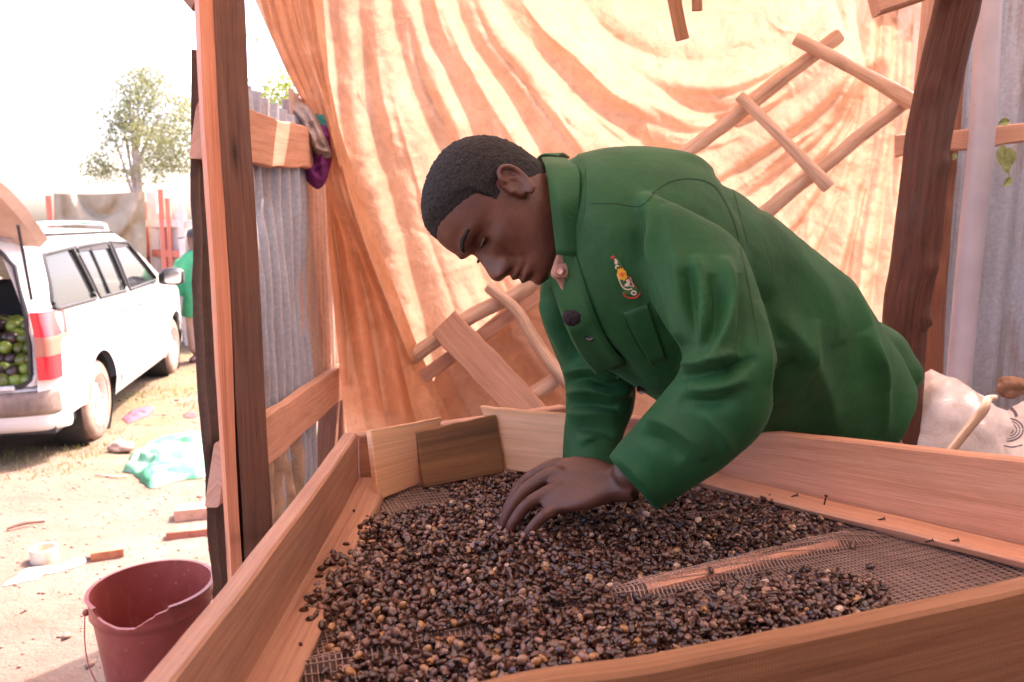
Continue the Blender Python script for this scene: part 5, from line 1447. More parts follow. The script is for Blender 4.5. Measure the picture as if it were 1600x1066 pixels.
def wall_side(sgn, nm):
    out = []
    xs = np.concatenate([np.linspace(-.82, 3.32, 150)]); ts = np.linspace(0, 1, 26)
    X, T = np.meshgrid(xs, ts, indexing='ij'); Z = bot(xs)[:, None] * (1 - T) + belt(xs)[:, None] * T
    Y = yin(X, Z) - .012 * np.exp(-((Z - .66) / .018) ** 2) * 0
    # flared lip over the wheels
    for c in (0, 2.5):
        rr = np.hypot(X - c, Z - .285); Y = Y - .014 * np.exp(-((rr - .375) / .03) ** 2)
    if sgn < 0: Y = WID - Y
    part('side_panel', (CW(X, Y, Z).reshape(-1, 3), grid_faces(150, 26)), M_PAINT, car, angle=50)
    # upper frame with window openings
    xs = np.linspace(-.82, 2.35, 240); zs = np.linspace(0, 1, 40)
    X, T = np.meshgrid(xs, zs, indexing='ij')
    top = np.interp(xs, [-.82, -.70, 1.25, 2.30], [1.44, 1.485, 1.485, .97]); b_ = belt(xs)
    Z = b_[:, None] * (1 - T) + np.maximum(top, b_ + .001)[:, None] * T; Y = yin(X, Z); Y = np.minimum(Y, .33)
    if sgn < 0: Y = WID - Y
    V = CW(X, Y, Z).reshape(-1, 3); F = grid_faces(240, 40); fa = np.array(F); cx_ = X.ravel()[fa].mean(1); cz_ = Z.ravel()[fa].mean(1)
    inw = np.zeros(len(fa), bool)
    for w_ in wins:
        m = inside(np.array(w_), cx_, cz_); inw |= m
        loopp = np.array(w_ + [w_[0]]); dense = np.vstack([np.linspace(loopp[i], loopp[i + 1], 14)[:-1] for i in range(4)]); cc = dense.mean(0)
        dense = cc + (dense - cc) * (1 - .06 * (np.linalg.norm(dense - cc, axis=1) > np.linalg.norm(dense - cc, axis=1).max() * .93))[:, None]
        yy = yin(dense[:, 0], dense[:, 1]); yy = yy if sgn > 0 else WID - yy
        ring_ = CW(dense[:, 0], yy - .003 * sgn, dense[:, 1]); ring_ = np.vstack([ring_, ring_[:1]])
        fr_ = part('window_frame', sweep(ring_, circ(.014, 6), CR), M_BLACK if sgn > 0 else M_BLACK, car)
        n = 12; S, Tt = np.meshgrid(np.linspace(0, 1, n), np.linspace(0, 1, n), indexing='ij'); a, b, c, d = [np.array(q_) for q_ in (w_[0], w_[3], w_[2], w_[1])]
        Q = ((1 - S) * (1 - Tt))[..., None] * a + (S * (1 - Tt))[..., None] * b + (S * Tt)[..., None] * c + ((1 - S) * Tt)[..., None] * d
        yy = yin(Q[..., 0], Q[..., 1]) + .008; yy = yy if sgn > 0 else WID - yy
        part('window_glass', (CW(Q[..., 0], yy, Q[..., 1]).reshape(-1, 3), grid_faces(n, n)), M_GLASS, car)
    part('window_surround', (V, fa[~inw]), M_PAINT, car, angle=50)
wall_side(1, 'r'); wall_side(-1, 'l')
# middle pillar strip, rain visor, door lines, handles, mirror, rail
for x0, z0, x1, z1, w_ in ((.47, 1.0, .40, 1.39, .010),):
    part('window_bar', sweep(cr([CW(x0, yin(x0, z0) - .002, z0), CW(x1, yin(x1, z1) - .002, z1)], 6), circ(w_, 6), CF), M_BLACK, car)
part('rain_visor', (lambda X, Z: (CW(X, yin(X, Z) - .018, Z).reshape(-1, 3), grid_faces(40, 4)))(*np.meshgrid(np.linspace(.02, 1.72, 40), np.linspace(0, 1, 4), indexing='ij')) if False else (lambda X, T: (CW(X, yin(X, 1.40) - .012 - .012 * T, np.interp(X, [0, 1.42, 1.75], [1.40, 1.395, 1.20]) - .045 * T).reshape(-1, 3), grid_faces(40, 4)))(*np.meshgrid(np.linspace(.04, 1.72, 40), np.linspace(0, 1, 4), indexing='ij')), M_DARKIN, car)
def seamline(pts, r=.005):
    c = cr([(a, b, 0) for a, b in pts], 30); return sweep(CW(c[:, 0], yin(c[:, 0], c[:, 1]) + .002, c[:, 1]), circ(r, 5), CF)
for s_ in ([(1.00, .98), (1.02, .80), (1.04, .5), (1.05, .27)], [(.16, .99), (.20, .85), (.36, .70), (.42, .55), (.50, .30)], [(2.02, .97), (2.06, .7), (2.07, .45)]):
    part('door_gap', seamline(s_), M_BLACK, car)
part('side_moulding', sweep(CW(np.linspace(.5, 2.02, 20), yin(np.linspace(.5, 2.02, 20), .36) - .012, .36 + 0 * np.linspace(0, 1, 20)), rrect(.014, .05, .004), (0, 0, 1)), M_PAINT, car)
for hx_ in (.68, 1.68 - .50):
    part('door_handle', sweep(cr([CW(hx_, yin(hx_, .86) - .005, .86), CW(hx_ + .03, yin(hx_, .86) - .035, .865), CW(hx_ + .13, yin(hx_, .86) - .035, .865), CW(hx_ + .16, yin(hx_, .86) - .005, .86)], 14), rrect(.02, .03, .006, 2), (0, 0, 1)), M_CHROME, car)
mr = part('wing_mirror', loft([(CW(1.86, -.02, 1.03), np.array([0, 0, .05]), CF * .03), (CW(1.85, -.10, 1.05), np.array([0, 0, .082]), CF * .055), (CW(1.85, -.20, 1.05), np.array([0, 0, .080]), CF * .055), (CW(1.85, -.245, 1.05), np.array([0, 0, .055]), CF * .035)], 14, 20, 3), M_BLACK, car)
part('mirror_glass', loft([(CW(1.795, -.155, 1.05), np.array([0, 0, .062]), CR * .075), (CW(1.788, -.155, 1.05), np.array([0, 0, .060]), CR * .073)], None, 20, 4), M_CHROME, mr)
for y_ in (.22, WID - .22):
    part('roof_rail', sweep(cr([CW(-.55, y_, 1.49), CW(-.45, y_, 1.545), CW(.4, y_, 1.56), CW(1.1, y_, 1.545), CW(1.22, y_, 1.50)], 40), circ(.016, 8), CR), M_CHROME, car)
# roof, bonnet, windscreen, floor
X, T = np.meshgrid(np.linspace(-.80, 1.28, 40), np.linspace(0, 1, 24), indexing='ij'); Yr = .20 + T * (WID - .40)
Zr = np.interp(X, [-.80, -.66, 1.28], [1.452, 1.49, 1.485]) + .03 * np.sin(T * math.pi) ** .6 - .0
part('roof_panel', (CW(X, Yr, Zr).reshape(-1, 3), grid_faces(40, 24)), M_PAINT, car)
X, T = np.meshgrid(np.linspace(1.28, 2.30, 16), np.linspace(0, 1, 16), indexing='ij')
part('windscreen', (CW(X, .20 - .02 * (X - 1.28) + T * (WID - .40), 1.485 - (X - 1.28) * .50 + .03 * np.sin(T * math.pi) ** .6).reshape(-1, 3), grid_faces(16, 16)), M_GLASS, car)
X, T = np.meshgrid(np.linspace(2.28, 3.34, 20), np.linspace(0, 1, 20), indexing='ij')
part('bonnet', (CW(X, .04 + .2 * np.clip((X - 2.7) / .7, 0, 1) ** 2 + T * (WID - .08 - .4 * np.clip((X - 2.7) / .7, 0, 1) ** 2), np.interp(X, [2.28, 2.8, 3.2, 3.34], [.975, .92, .80, .70]) + .03 * np.sin(T * math.pi) ** .6).reshape(-1, 3), grid_faces(20, 20)), M_PAINT, car)
part('front_bumper', loft([(CW(3.36, y_, .47), np.array([0, 0, .22]), CF * w_) for y_, w_ in ((.25, .05), (.6, .12), (1.06, .12), (1.41, .05))], 20, 20, 3), M_PAINT, car)
part('underbody', box(CW(1.25, WID / 2, .30), (WID - .14, 4.0, .12), np.stack([CR, CF, [0, 0, 1]], 1)), M_BLACK, car)
# boot: floor, trims, seat back
RB = np.stack([CR, CF, np.array([0, 0, 1.0])], 1)
part('boot_floor', box(CW(-.22, WID / 2, .53), (WID - .22, 1.1, .03), RB), M_DARKIN, car)
part('seat_back', box(CW(.30, WID / 2, .84), (WID - .26, .12, .62), RB, .03), M_DARKIN, car)
for y_ in (.45, 1.2): part('headrest', box(CW(.32, y_, 1.22), (.26, .08, .16), RB, .03), M_DARKIN, car)
for y_ in (.115, WID - .115): part('boot_trim', box(CW(-.28, y_, .76), (.03, .96, .44), RB), M_DARKIN, car)
part('dashboard', box(CW(2.0, WID / 2, .85), (WID - .3, .4, .25), RB, .03), M_DARKIN, car)
# rear frame around the opening
def yz_strip(pin, pout, x, mat, nm, th=.0):
    a = np.array(pin); b = np.array(pout); n = len(a); V = []
    for t_ in np.linspace(0, 1, 6):
        q_ = a * (1 - t_) + b * t_; V.append(CW(x - .02 * math.sin(t_ * math.pi) + .05 * t_ ** 3, q_[:, 0], q_[:, 1]))
    return part(nm, (np.array(V).reshape(-1, 3), grid_faces(6, n)), mat, car, angle=60)
zz_ = np.linspace(.56, 1.40, 24); inn_y = np.interp(zz_, [.56, .62, 1.0, 1.30, 1.40], [.22, .150, .140, .18, .27]); out_y = yin(-.80 + 0 * zz_, zz_)
yz_strip(np.stack([inn_y, zz_], -1), np.stack([out_y, zz_ + (zz_ - .56) * .05], -1), -.80, M_PAINT, 'rear_pillar')
yz_strip(np.stack([WID - inn_y, zz_], -1), np.stack([WID - out_y, zz_ + (zz_ - .56) * .05], -1), -.80, M_PAINT, 'rear_pillar')
yy_ = np.linspace(.3, WID - .3, 20)
yz_strip(np.stack([yy_, 1.395 + 0 * yy_], -1), np.stack([yy_, 1.47 + .02 * np.sin((yy_ - .3) / (WID - .6) * math.pi)], -1), -.80, M_PAINT, 'rear_header')
loopz = [(.22, .56), (.165, .60), (.150, .8), (.156, 1.0), (.19, 1.30), (.26, 1.39), (.42, 1.405), (WID - .42, 1.405), (WID - .26, 1.39), (WID - .19, 1.30), (WID - .156, 1.0), (WID - .150, .8), (WID - .165, .60), (WID - .22, .56), (.22, .56)]
part('opening_seal', sweep(CW(-.815, np.array(loopz)[:, 0], np.array(loopz)[:, 1]), circ(.013, 6), CF), M_BLACK, car)
part('rear_bumper', loft([(CW(-.70 + c_, y_, .41), np.array([0, 0, .155]), CF * w_) for y_, w_, c_ in ((.03, .06, .10), (.10, .12, .02), (.35, .17, 0), (WID / 2, .19, 0), (WID - .35, .17, 0), (WID - .10, .12, .02), (WID - .03, .06, .10))], 40, 24, 3.2), M_PAINT, car)
part('bumper_strip', loft([(CW(-.715 + c_, y_, .45), np.array([0, 0, .085]), CF * w_) for y_, w_, c_ in ((.02, .07, .10), (.09, .13, .02), (.35, .18, 0), (WID / 2, .20, 0), (WID - .35, .18, 0), (WID - .09, .13, .02), (WID - .02, .07, .10))], 40, 24, 4), M_BUMP, car)
part('boot_sill', box(CW(-.80, WID / 2, .555), (WID - .5, .10, .03), RB, .01), M_PAINT, car)
def lamp(y0, y1, z0, z1, mat, nm, parent):
    S, T = np.meshgrid(np.linspace(0, 1, 10), np.linspace(0, 1, 8), indexing='ij'); Z = z0 + (z1 - z0) * T
    # wraps from the rear face round to the side
    Yp = np.interp(S, [0, .45, 1], [y1, .05, .012]); Xp = np.interp(S, [0, .30, .55, 1], [-.838, -.838, -.80, -.60]) + .06 * np.clip((Z - .85) / .25, 0, 1) * (S > .4)
    Yp = Yp + .03 * np.clip((Z - .85) / .25, 0, 1); Yp = Yp - .012
    return part(nm, (CW(Xp, Yp, Z).reshape(-1, 3), grid_faces(10, 8)), mat, parent, angle=60)
tl = lamp(0, .125, .60, .745, M_LAMPR, 'tail_lamp', car); lamp(0, .125, .747, .865, M_LAMPW, 'lamp_lens', tl); lamp(0, .12, .867, 1.02, M_LAMPR, 'lamp_lens', tl)
# tailgate, raised
TG = []
S, T = np.meshgrid(np.linspace(0, 1, 26), np.linspace(0, 1, 26), indexing='ij')
xg = -.70 - .92 * S; zg = 1.46 + .38 * S + .12 * np.sin(S * math.pi) + .03 * np.sin(T * math.pi); half = (WID / 2 - .03) * (1 - .10 * S) * (1 - .5 * np.clip((S - .85) / .15, 0, 1) ** 3 * 0.3)
yg = WID / 2 + (T - .5) * 2 * half
tgt = CW(xg, yg, zg).reshape(-1, 3); tgb = CW(xg, WID / 2 + (T - .5) * 2 * half * .94, zg - .05 - .05 * np.sin(S * math.pi) * np.sin(T * math.pi) + .03 * ((S > .45) & (S < .9) & (T > .15) & (T < .85))).reshape(-1, 3)
gate = part('tailgate', (tgt, grid_faces(26, 26)), M_PAINT, car, angle=50)
part('gate_lining', (tgb, grid_faces(26, 26)), M_LINER, gate, angle=50)
e = []
for idx in ([(0, j) for j in range(26)], [(i, 25) for i in range(26)], [(25, j) for j in range(25, -1, -1)], [(i, 0) for i in range(25, -1, -1)]): e += [i * 26 + j for i, j in idx]
Ve = np.vstack([tgt[e], tgb[e]]); n = len(e); part('gate_edge', (Ve, [(i, i + 1, n + i + 1, n + i) for i in range(n - 1)]), M_LINER, gate, angle=0)
for y_ in (.13, WID - .13):
    part('gas_strut', sweep(cr([CW(-.80, y_ - .01, 1.10), CW(-1.0, y_ - .05, 1.55)], 6), circ(.009, 8), CR), M_BLACK, car)
part('exhaust_pipe', tube([CW(-.86, .42, .27), CW(-.75, .42, .27), CW(-.5, .42, .26)], [.03, .03, .03], 14, 10), mat_dusty('exhaust_metal', (.35, .25, .20), (.45, .26, .18), .5), car)
# wheels
def lathe_w(prof, c, ax, m=48):
    """prof (r, a): radius, axial offset along ax"""
    ax = norm(ax); u = np.array([0, 0, 1.0]); v = np.cross(ax, u); th = np.linspace(0, 2 * math.pi, m, endpoint=False)
    V = np.array([c + ax * a + (u * np.cos(t_) + v * np.sin(t_)) * r for r, a in prof for t_ in th]); return V, grid_faces(len(prof), m, True), None
for x_, y_, s_ in ((0, .02, 1), (2.50, .02, 1), (0, WID - .02, -1), (2.50, WID - .02, -1)):
    c = CW(x_, y_, .288); ax = CR * s_
    w_ = part('wheel', lathe_w([(.19, .0), (.20, -.002), (.235, .002), (.262, -.004), (.278, -.014), (.2885, -.030), (.2885, -.140), (.278, -.160), (.235, -.172), (.19, -.170), (.19, 0)], c, ax), M_TYRE, car, angle=60)
    part('tread', lathe_w([(.2886, -.032), (.292, -.036), (.292, -.058), (.2870, -.060), (.2870, -.064), (.2925, -.066), (.2925, -.104), (.2870, -.106), (.2870, -.110), (.292, -.112), (.292, -.134), (.2886, -.138)], c, ax), M_TYRE, w_, angle=30)
    part('rim', lathe_w([(.192, -.004), (.185, -.008), (.176, -.028), (.168, -.050), (.150, -.052), (.125, -.040), (.095, -.030), (.070, -.032), (.058, -.020), (.040, -.014), (.001, -.013)], c, ax), M_RIM, w_, angle=40)
    for k in range(12):
        a = k * math.pi / 6; d_ = np.array([0, 0, 1.0]) * math.cos(a) + np.cross(ax, [0, 0, 1.0]) * math.sin(a); t_ = np.cross(ax, d_)
        part('vent_hole', loft([(c + d_ * .137 - ax * .0438, d_ * .013, t_ * .018), (c + d_ * .137 - ax * .0425, d_ * .012, t_ * .017)], None, 10), M_BLACK, w_)
    for k in range(4):
        a = k * math.pi / 2 + .4; d_ = np.array([0, 0, 1.0]) * math.cos(a) + np.cross(ax, [0, 0, 1.0]) * math.sin(a)
        part('wheel_nut', loft([(c + d_ * .05 - ax * .02, d_ * .009, np.cross(ax, d_) * .009), (c + d_ * .05 - ax * .002, d_ * .008, np.cross(ax, d_) * .008)], None, 6), M_RIM, w_)
    part('wheel_arch', lathe_w([(.365, -.02), (.372, -.20), (.10, -.22)], CW(x_, y_, .285), ax, 40), M_BLACK, car, angle=60)

# avocados heaped in the boot
avs = []
def mat_avo(nm, a, b):
    t = NT(nm); v = t.coord('Object', rnd=True); n = t.noise(v, 9, 4, .6); f = t.noise(v, 90, 3)
    t.base(t.ramp(n, [(.35, a), (.65, b)])); t.rough(.35); t.normal(t.bump(f, .3, .002)); t.b.inputs['Coat Weight'].default_value = .3; return t.m
AM = [mat_avo('avocado_green', (.13, .20, .025), (.26, .33, .05)), mat_avo('avocado_olive', (.05, .07, .012), (.12, .15, .02)), mat_avo('avocado_purple', (.035, .02, .022), (.07, .035, .03)), mat_avo('avocado_lime', (.14, .22, .03), (.24, .32, .05))]
am = []
for k in range(4):
    u_ = np.linspace(0, math.pi, 10)[:, None]; v_ = np.linspace(0, 2 * math.pi, 14, endpoint=False)[None]
    r = .040 * (1 - .10 * np.cos(u_)); V = np.stack([r * np.sin(u_) * np.cos(v_), r * np.sin(u_) * np.sin(v_), (.044 * np.cos(u_) + .004) * np.ones_like(v_)], -1).reshape(-1, 3)
    me = bpy.data.meshes.new('avocado'); me.from_pydata(V.tolist(), [], grid_faces(10, 14, True)); me.polygons.foreach_set('use_smooth', [True] * len(me.polygons)); me.materials.append(AM[k]); am.append(me)
ra = random.Random(5); pts_ = []
for lay in range(6):
    for i in range(18):
        for j in range(9):
            y_ = .19 + i * .0735 + (lay % 2) * .035; x_ = -.76 + j * .0735 + (lay % 2) * .035; z_ = .582 + lay * .062
            surf = .60 + np.clip((x_ + .80) / .38, 0, 1) * .34 + .02 * math.sin(y_ * 9)
            if y_ > WID - .19 or z_ > surf or z_ < surf - .125: continue
            pts_.append((x_ + ra.uniform(-.012, .012), y_ + ra.uniform(-.012, .012), z_ + ra.uniform(-.006, .01)))
for p_ in pts_[:290]:
    o = bpy.data.objects.new('avocado', am[ra.choice((0, 0, 1, 1, 2, 3, 0))]); COL.objects.link(o); w_ = CW(*[np.array(q_) for q_ in p_])
    o.location = w_.tolist(); o.rotation_euler = (ra.uniform(0, 6.3), ra.uniform(0, 6.3), ra.uniform(0, 6.3)); k = ra.uniform(.98, 1.2); o.scale = (k, k, k)
    tag(o, 'round green avocado in the heap filling the open car boot', 'avocado', 'avocados heaped in the car boot')
part('boot_liner', box(CW(-.18, WID / 2, .66), (WID - .36, .70, .20), RB, .05), M_DARKIN, car)

# ================================================================ far fence, blanket, person
def blob(c, r, seed, amp=.25, n=16, m=22, sq=(1, 1, 1)):
    u_ = np.linspace(0, math.pi, n)[:, None]; v_ = np.linspace(0, 2 * math.pi, m, endpoint=False)[None]
    D = np.stack([np.sin(u_) * np.cos(v_), np.sin(u_) * np.sin(v_), np.cos(u_) * np.ones_like(v_)], -1)
    R_ = r * (1 + amp * fbm(D + seed, 1.6, 4, seed)); return (np.asarray(c) + D * R_[..., None] * np.array(sq)).reshape(-1, 3), grid_faces(n, m, True), None
g0 = float(gz(-6, 11))
ff = empty('yard_fence', (PY(260, 345, 11)[0], 11, g0), 'pale corrugated fence with pinkish posts and rails behind the white car', 'fence')
fa_, fb_ = PY(75, 345, 12.2), PY(345, 345, 9.6); fdv = norm((fb_ - fa_) * np.array([1, 1, 0])); fl = np.linalg.norm((fb_ - fa_)[:2])
M_PFENCE = mat_zinc('fence_pale', (.62, .55, .53), .5, (.45, .24, .18), .6, .1)
nsh = 6
for k in range(nsh):
    part('sheet', corr(fa_ + fdv * (fl * k / nsh), fdv, (fdv[1], -fdv[0], 0), fl / nsh * 1.02, g0, 1.40 + .12 * math.sin(k * 2.1), pitch=.10, amp=.014, nz=12, seed=120 + k), M_PFENCE, ff, angle=50)
M_REDW = wood('wood_redwash', (.78, .30, .22), (.66, .18, .12), (.42, .08, .05), .7, dirt=.2)
M_WHW = wood('wood_whitewash', (.80, .70, .64), (.72, .58, .52), (.55, .36, .30), .7, dirt=.3)
for px_, d_, w_, m_, top in ((238, 10.4, .13, M_WHW, 300), (252, 10.2, .07, M_REDW, 296), (262, 10.1, .06, M_REDW, 310), (226, 10.6, .07, M_REDW, 316), (282, 9.9, .08, M_WHW, 318), (78, 11.9, .09, M_REDW, 306), (96, 11.8, .05, M_WHW, 306)):
    p_ = PY(px_, 345, d_); t_ = PY(px_, top, d_); part('post', plank([p_[0], p_[1], g0], [p_[0] + .02, p_[1], t_[2]], w_, .05, up=(1, 0, 0), seed=px_, n=10), m_, ff)
for y0_, m_ in ((1.34, M_WHW), (.95, M_REDW), (.5, M_REDW)):
    part('rail', plank(fa_ * [1, 1, 0] + [.03, -.10, y0_], fb_ * [1, 1, 0] + [.03, -.10, y0_ + .03], .09, .04, seed=int(y0_ * 10), n=12), m_, ff)
# khaki blanket hung over the fence
S, T = np.meshgrid(np.linspace(0, 1, 90), np.linspace(0, 1, 60), indexing='ij')
bx0, bx1 = PY(84, 302, 11.2), PY(226, 299, 10.2)
pxs = 84 + 142 * S + 6 * T * (S - .3); pys = 302 - 3 * S + 150 * T * (1 - .12 * np.sin(S * 7)) + 3 * np.sin(S * math.pi)
dd = strokes_disp(pxs.ravel(), pys.ravel(), [([(100, 300), (125, 345), (165, 372), (200, 345), (215, 300)], 9, .16, 1.5, 1), ([(120, 300), (150, 335), (178, 330), (190, 300)], 6, -.14, 1.5), ([(95, 300), (97, 360), (110, 430)], 5, .12, 1.5, 1), ([(140, 380), (160, 420), (170, 450)], 9, .1, 1.5), ([(205, 330), (215, 380), (220, 440)], 6, .1, 1.5, 1)]).reshape(S.shape)
Yb = 11.1 - .95 * S - dd + .05 * fbm(np.stack([S * 4, T * 3], -1), 2, 3, 4)
r_ = V_F + V_R * ((pxs - CX) / FPX)[..., None] + V_U * ((CY - pys) / FPX)[..., None]
o = mobj('blanket', ((CAMP + r_ * (Yb / r_[..., 1])[..., None]).reshape(-1, 3), grid_faces(90, 60)), simple('blanket_cloth', (.34, .27, .19), .9, nscale=3, namp=.2, bump=.3, bscale=60), angle=0)
tag(o, 'large khaki blanket hung over the far fence behind the car roof', 'blanket')
# person standing by the fence, half hidden by the iron sheet
fpz = float(gz(-3.7, 8.6)); fc = PY(308, 400, 8.6); fx, fy = fc[0], 8.6
pr = empty('person', (fx, fy, fpz), 'distant person in green coat and dark cap, half hidden behind the iron fence', 'person')
def q3(x, y, z): return np.array([fx + x, fy + y, fpz + z])
X_, Y_ = np.array([1.0, 0, 0]), np.array([0, 1.0, 0])
gs = [loft([(q3(0, 0, 1.22), X_ * .04, Y_ * .05), (q3(-.01, 0, 1.27), X_ * .06, Y_ * .07), (q3(-.015, 0, 1.34), X_ * .075, Y_ * .09), (q3(-.01, 0, 1.42), X_ * .075, Y_ * .09), (q3(0, 0, 1.47), X_ * .04, Y_ * .05)], 20, 20),
      loft([(q3(0, 0, .75), X_ * .13, Y_ * .10), (q3(0, 0, 1.0), X_ * .14, Y_ * .10), (q3(0, 0, 1.17), X_ * .17, Y_ * .10), (q3(0, 0, 1.25), X_ * .05, Y_ * .05)], 16, 20)]
for s_ in (-1, 1):
    gs.append(tube([q3(.19 * s_, 0, 1.15), q3(.23 * s_, -.03, .92), q3(.20 * s_, -.14, .72), q3(.17 * s_, -.18, .64)], [.05, .042, .032, .03], 14, 20, 1, Y_))
    gs.append(tube([q3(.08 * s_, 0, .78), q3(.09 * s_, 0, .42), q3(.09 * s_, 0, .06)], [.08, .055, .04], 14, 20, 1, Y_)); gs.append(tube([q3(.09 * s_, .04, .035), q3(.09 * s_, -.14, .03)], [.04, .035], 12, 10))
bv_, bf_ = vox(gs, .010); part('body', (smoothmesh(bv_, bf_, 2), bf_), M_SKIN, pr, angle=0)
M_GCOAT = simple('coat_cloth', (.03, .30, .13), .8, nscale=8, namp=.25)
gs = [loft([(q3(0, 0, .52), X_ * .21, Y_ * .16), (q3(0, 0, .8), X_ * .185, Y_ * .14), (q3(0, 0, 1.1), X_ * .20, Y_ * .13), (q3(0, 0, 1.2), X_ * .16, Y_ * .10), (q3(0, 0, 1.26), X_ * .07, Y_ * .07)], 24, 24)]
for s_ in (-1, 1): gs.append(tube([q3(.17 * s_, 0, 1.16), q3(.235 * s_, -.03, .92), q3(.205 * s_, -.13, .73)], [.07, .06, .05], 14, 20, 1, Y_))
gv_, gf_ = vox(gs, .012); gv_ = smoothmesh(gv_, gf_, 3); gv_ = gv_ + vnormals(gv_, gf_) * (.012 * fbm(gv_ * [1, 1, .5], 9, 3, 2))[:, None]; part('coat', (gv_, gf_), M_GCOAT, pr, angle=0)
gs = [tube([q3(.08 * s_, 0, .62), q3(.09 * s_, 0, .40), q3(.09 * s_, 0, .09)], [.10, .08, .065], 14, 20, 1, Y_) for s_ in (-1, 1)]
gv_, gf_ = vox(gs, .012); part('trousers', (smoothmesh(gv_, gf_, 2), gf_), simple('trousers_pink', (.50, .32, .27), .85), pr, angle=0)
part('cap', loft([(q3(-.01, 0, 1.405), X_ * .088, Y_ * .10), (q3(-.01, 0, 1.45), X_ * .085, Y_ * .098), (q3(0, 0, 1.495), X_ * .05, Y_ * .06), (q3(0, 0, 1.50), X_ * .01, Y_ * .01)], 14, 20), M_BLACK, pr)
part('cap_peak', loft([(q3(-.07, -.02, 1.405), Y_ * .08, X_ * .02), (q3(-.13, -.03, 1.398), Y_ * .07, np.array([0, 0, .006])), (q3(-.185, -.03, 1.385), Y_ * .03, np.array([0, 0, .004]))], 10, 14), M_BLACK, pr)

# ================================================================ things lying on the ground
def heap(poly_px, h, seed, mat, name, label, cat, fold=8, n=30, m=64, thin=False, folds=.5):
    P_ = np.array([PG(*p_) for p_ in poly_px]); c = P_.mean(0); Pc = cr(np.vstack([P_, P_[:1]]), m + 1)[:m]
    V = []; r_ = np.linspace(0, 1, n)
    G = c[None, None] * (1 - r_[:, None, None]) + Pc[None] * r_[:, None, None]
    q_ = G[..., :2]; z = gz(q_[..., 0], q_[..., 1])
    f = fbm(q_, fold, 4, seed) ; f2 = np.sin(fbm(q_, fold * .45, 3, seed + 5) * 11)
    hh = h * (1 - r_[:, None] ** 3) ** .6 * (.62 + folds * .5 * f + folds * .38 * f2) + .004
    G = G.copy(); G[..., 2] = z + np.maximum(hh, .003)
    G[..., :2] += (fbm(q_, 12, 3, seed + 8) * .02 * r_[:, None])[..., None]
    o = mobj(name, (G.reshape(-1, 3), grid_faces(n, m, True)), mat, angle=0)
    return tag(o, label, cat)
M_GCL = simple('cloth_mint', (.10, .42, .30), .6, nscale=4, namp=.6, bump=.2, bscale=80)
t = NT('cloth_mint_pale'); v = t.coord('Object', rnd=False); t.base(t.ramp(t.noise(v, 3.5, 4, .6, 1), [(.42, (.01, .19, .09)), (.52, (.09, .30, .18)), (.7, (.22, .36, .28))])); t.rough(.5); M_GCL = t.m
heap([(190, 738), (205, 722), (240, 700), (270, 690), (330, 682), (345, 700), (330, 742), (280, 752), (240, 764), (222, 756), (212, 742)], .15, 3, M_GCL, 'crumpled_cloth', 'crumpled mint green cloth lying on the ground left of the iron fence', 'cloth')
heap([(192, 655), (205, 644), (222, 638), (240, 636), (236, 648), (215, 656), (200, 662)], .035, 6, simple('cloth_plum', (.22, .06, .09), .8), 'rag', 'small plum coloured rag on the ground beside the rear wheel', 'rag')
heap([(286, 650), (296, 644), (310, 646), (308, 652), (294, 654)], .02, 16, simple('cloth_brown', (.16, .05, .05), .8), 'rag', 'tiny dark rag on the ground close to the iron fence', 'rag')
heap([(8, 916), (30, 900), (50, 888), (90, 884), (118, 875), (131, 876), (125, 884), (95, 894), (66, 899), (58, 906), (30, 912)], .004, 9, simple('paper_white', (.72, .70, .72), .5), 'torn_sheet', 'torn white sheet lying flat on the dirt in front of the ring', 'sheet', folds=.3)
o = mobj('rock', blob(PG(190, 706) + [0, 0, .035], .07, 4, .5, sq=(1.2, .9, .62)), simple('rock_pink', (.42, .27, .21), .85, nscale=20, namp=.4, bump=.8, bscale=30), angle=0); tag(o, 'pale pinkish rock on the ground before the rear wheel', 'rock')
M_BRICK = simple('clay_brick', (.46, .17, .09), .85, nscale=25, namp=.35, bump=.7, bscale=60)
def brick(px_, py_, s_, a, z, label, m=M_BRICK, tilt=0):
    p_ = PG(px_, py_); o = mobj('brick', box(p_ + np.array([0, 0, s_[2] / 2 + z]), s_, rotz(a) @ rotx(tilt), .0025), m); tag(o, label, 'brick', 'bricks lying on the ground'); return o
brick(169, 872, (.125, .055, .05), .42, -.004, 'single orange brick end on open ground above the bucket', tilt=.1)
M_BRP = simple('clay_brick_pale', (.50, .30, .22), .85, nscale=25, namp=.25, bump=.6, bscale=60)
brick(308, 808, (.20, .09, .06), .30, 0, 'pale upper brick of the pair beside the iron fence', M_BRP)
brick(302, 836, (.22, .08, .045), .28, -.006, 'flat red lower brick of the pair beside the iron fence', simple('clay_red', (.42, .15, .10), .9, nscale=20, namp=.3, bump=.7, bscale=50))
heap([(276, 808), (280, 800), (290, 798), (292, 806), (284, 812)], .03, 12, simple('wrapper_yellow', (.62, .45, .05), .4), 'wrapper', 'small yellow wrapper squeezed beside the upper pale brick', 'wrapper')
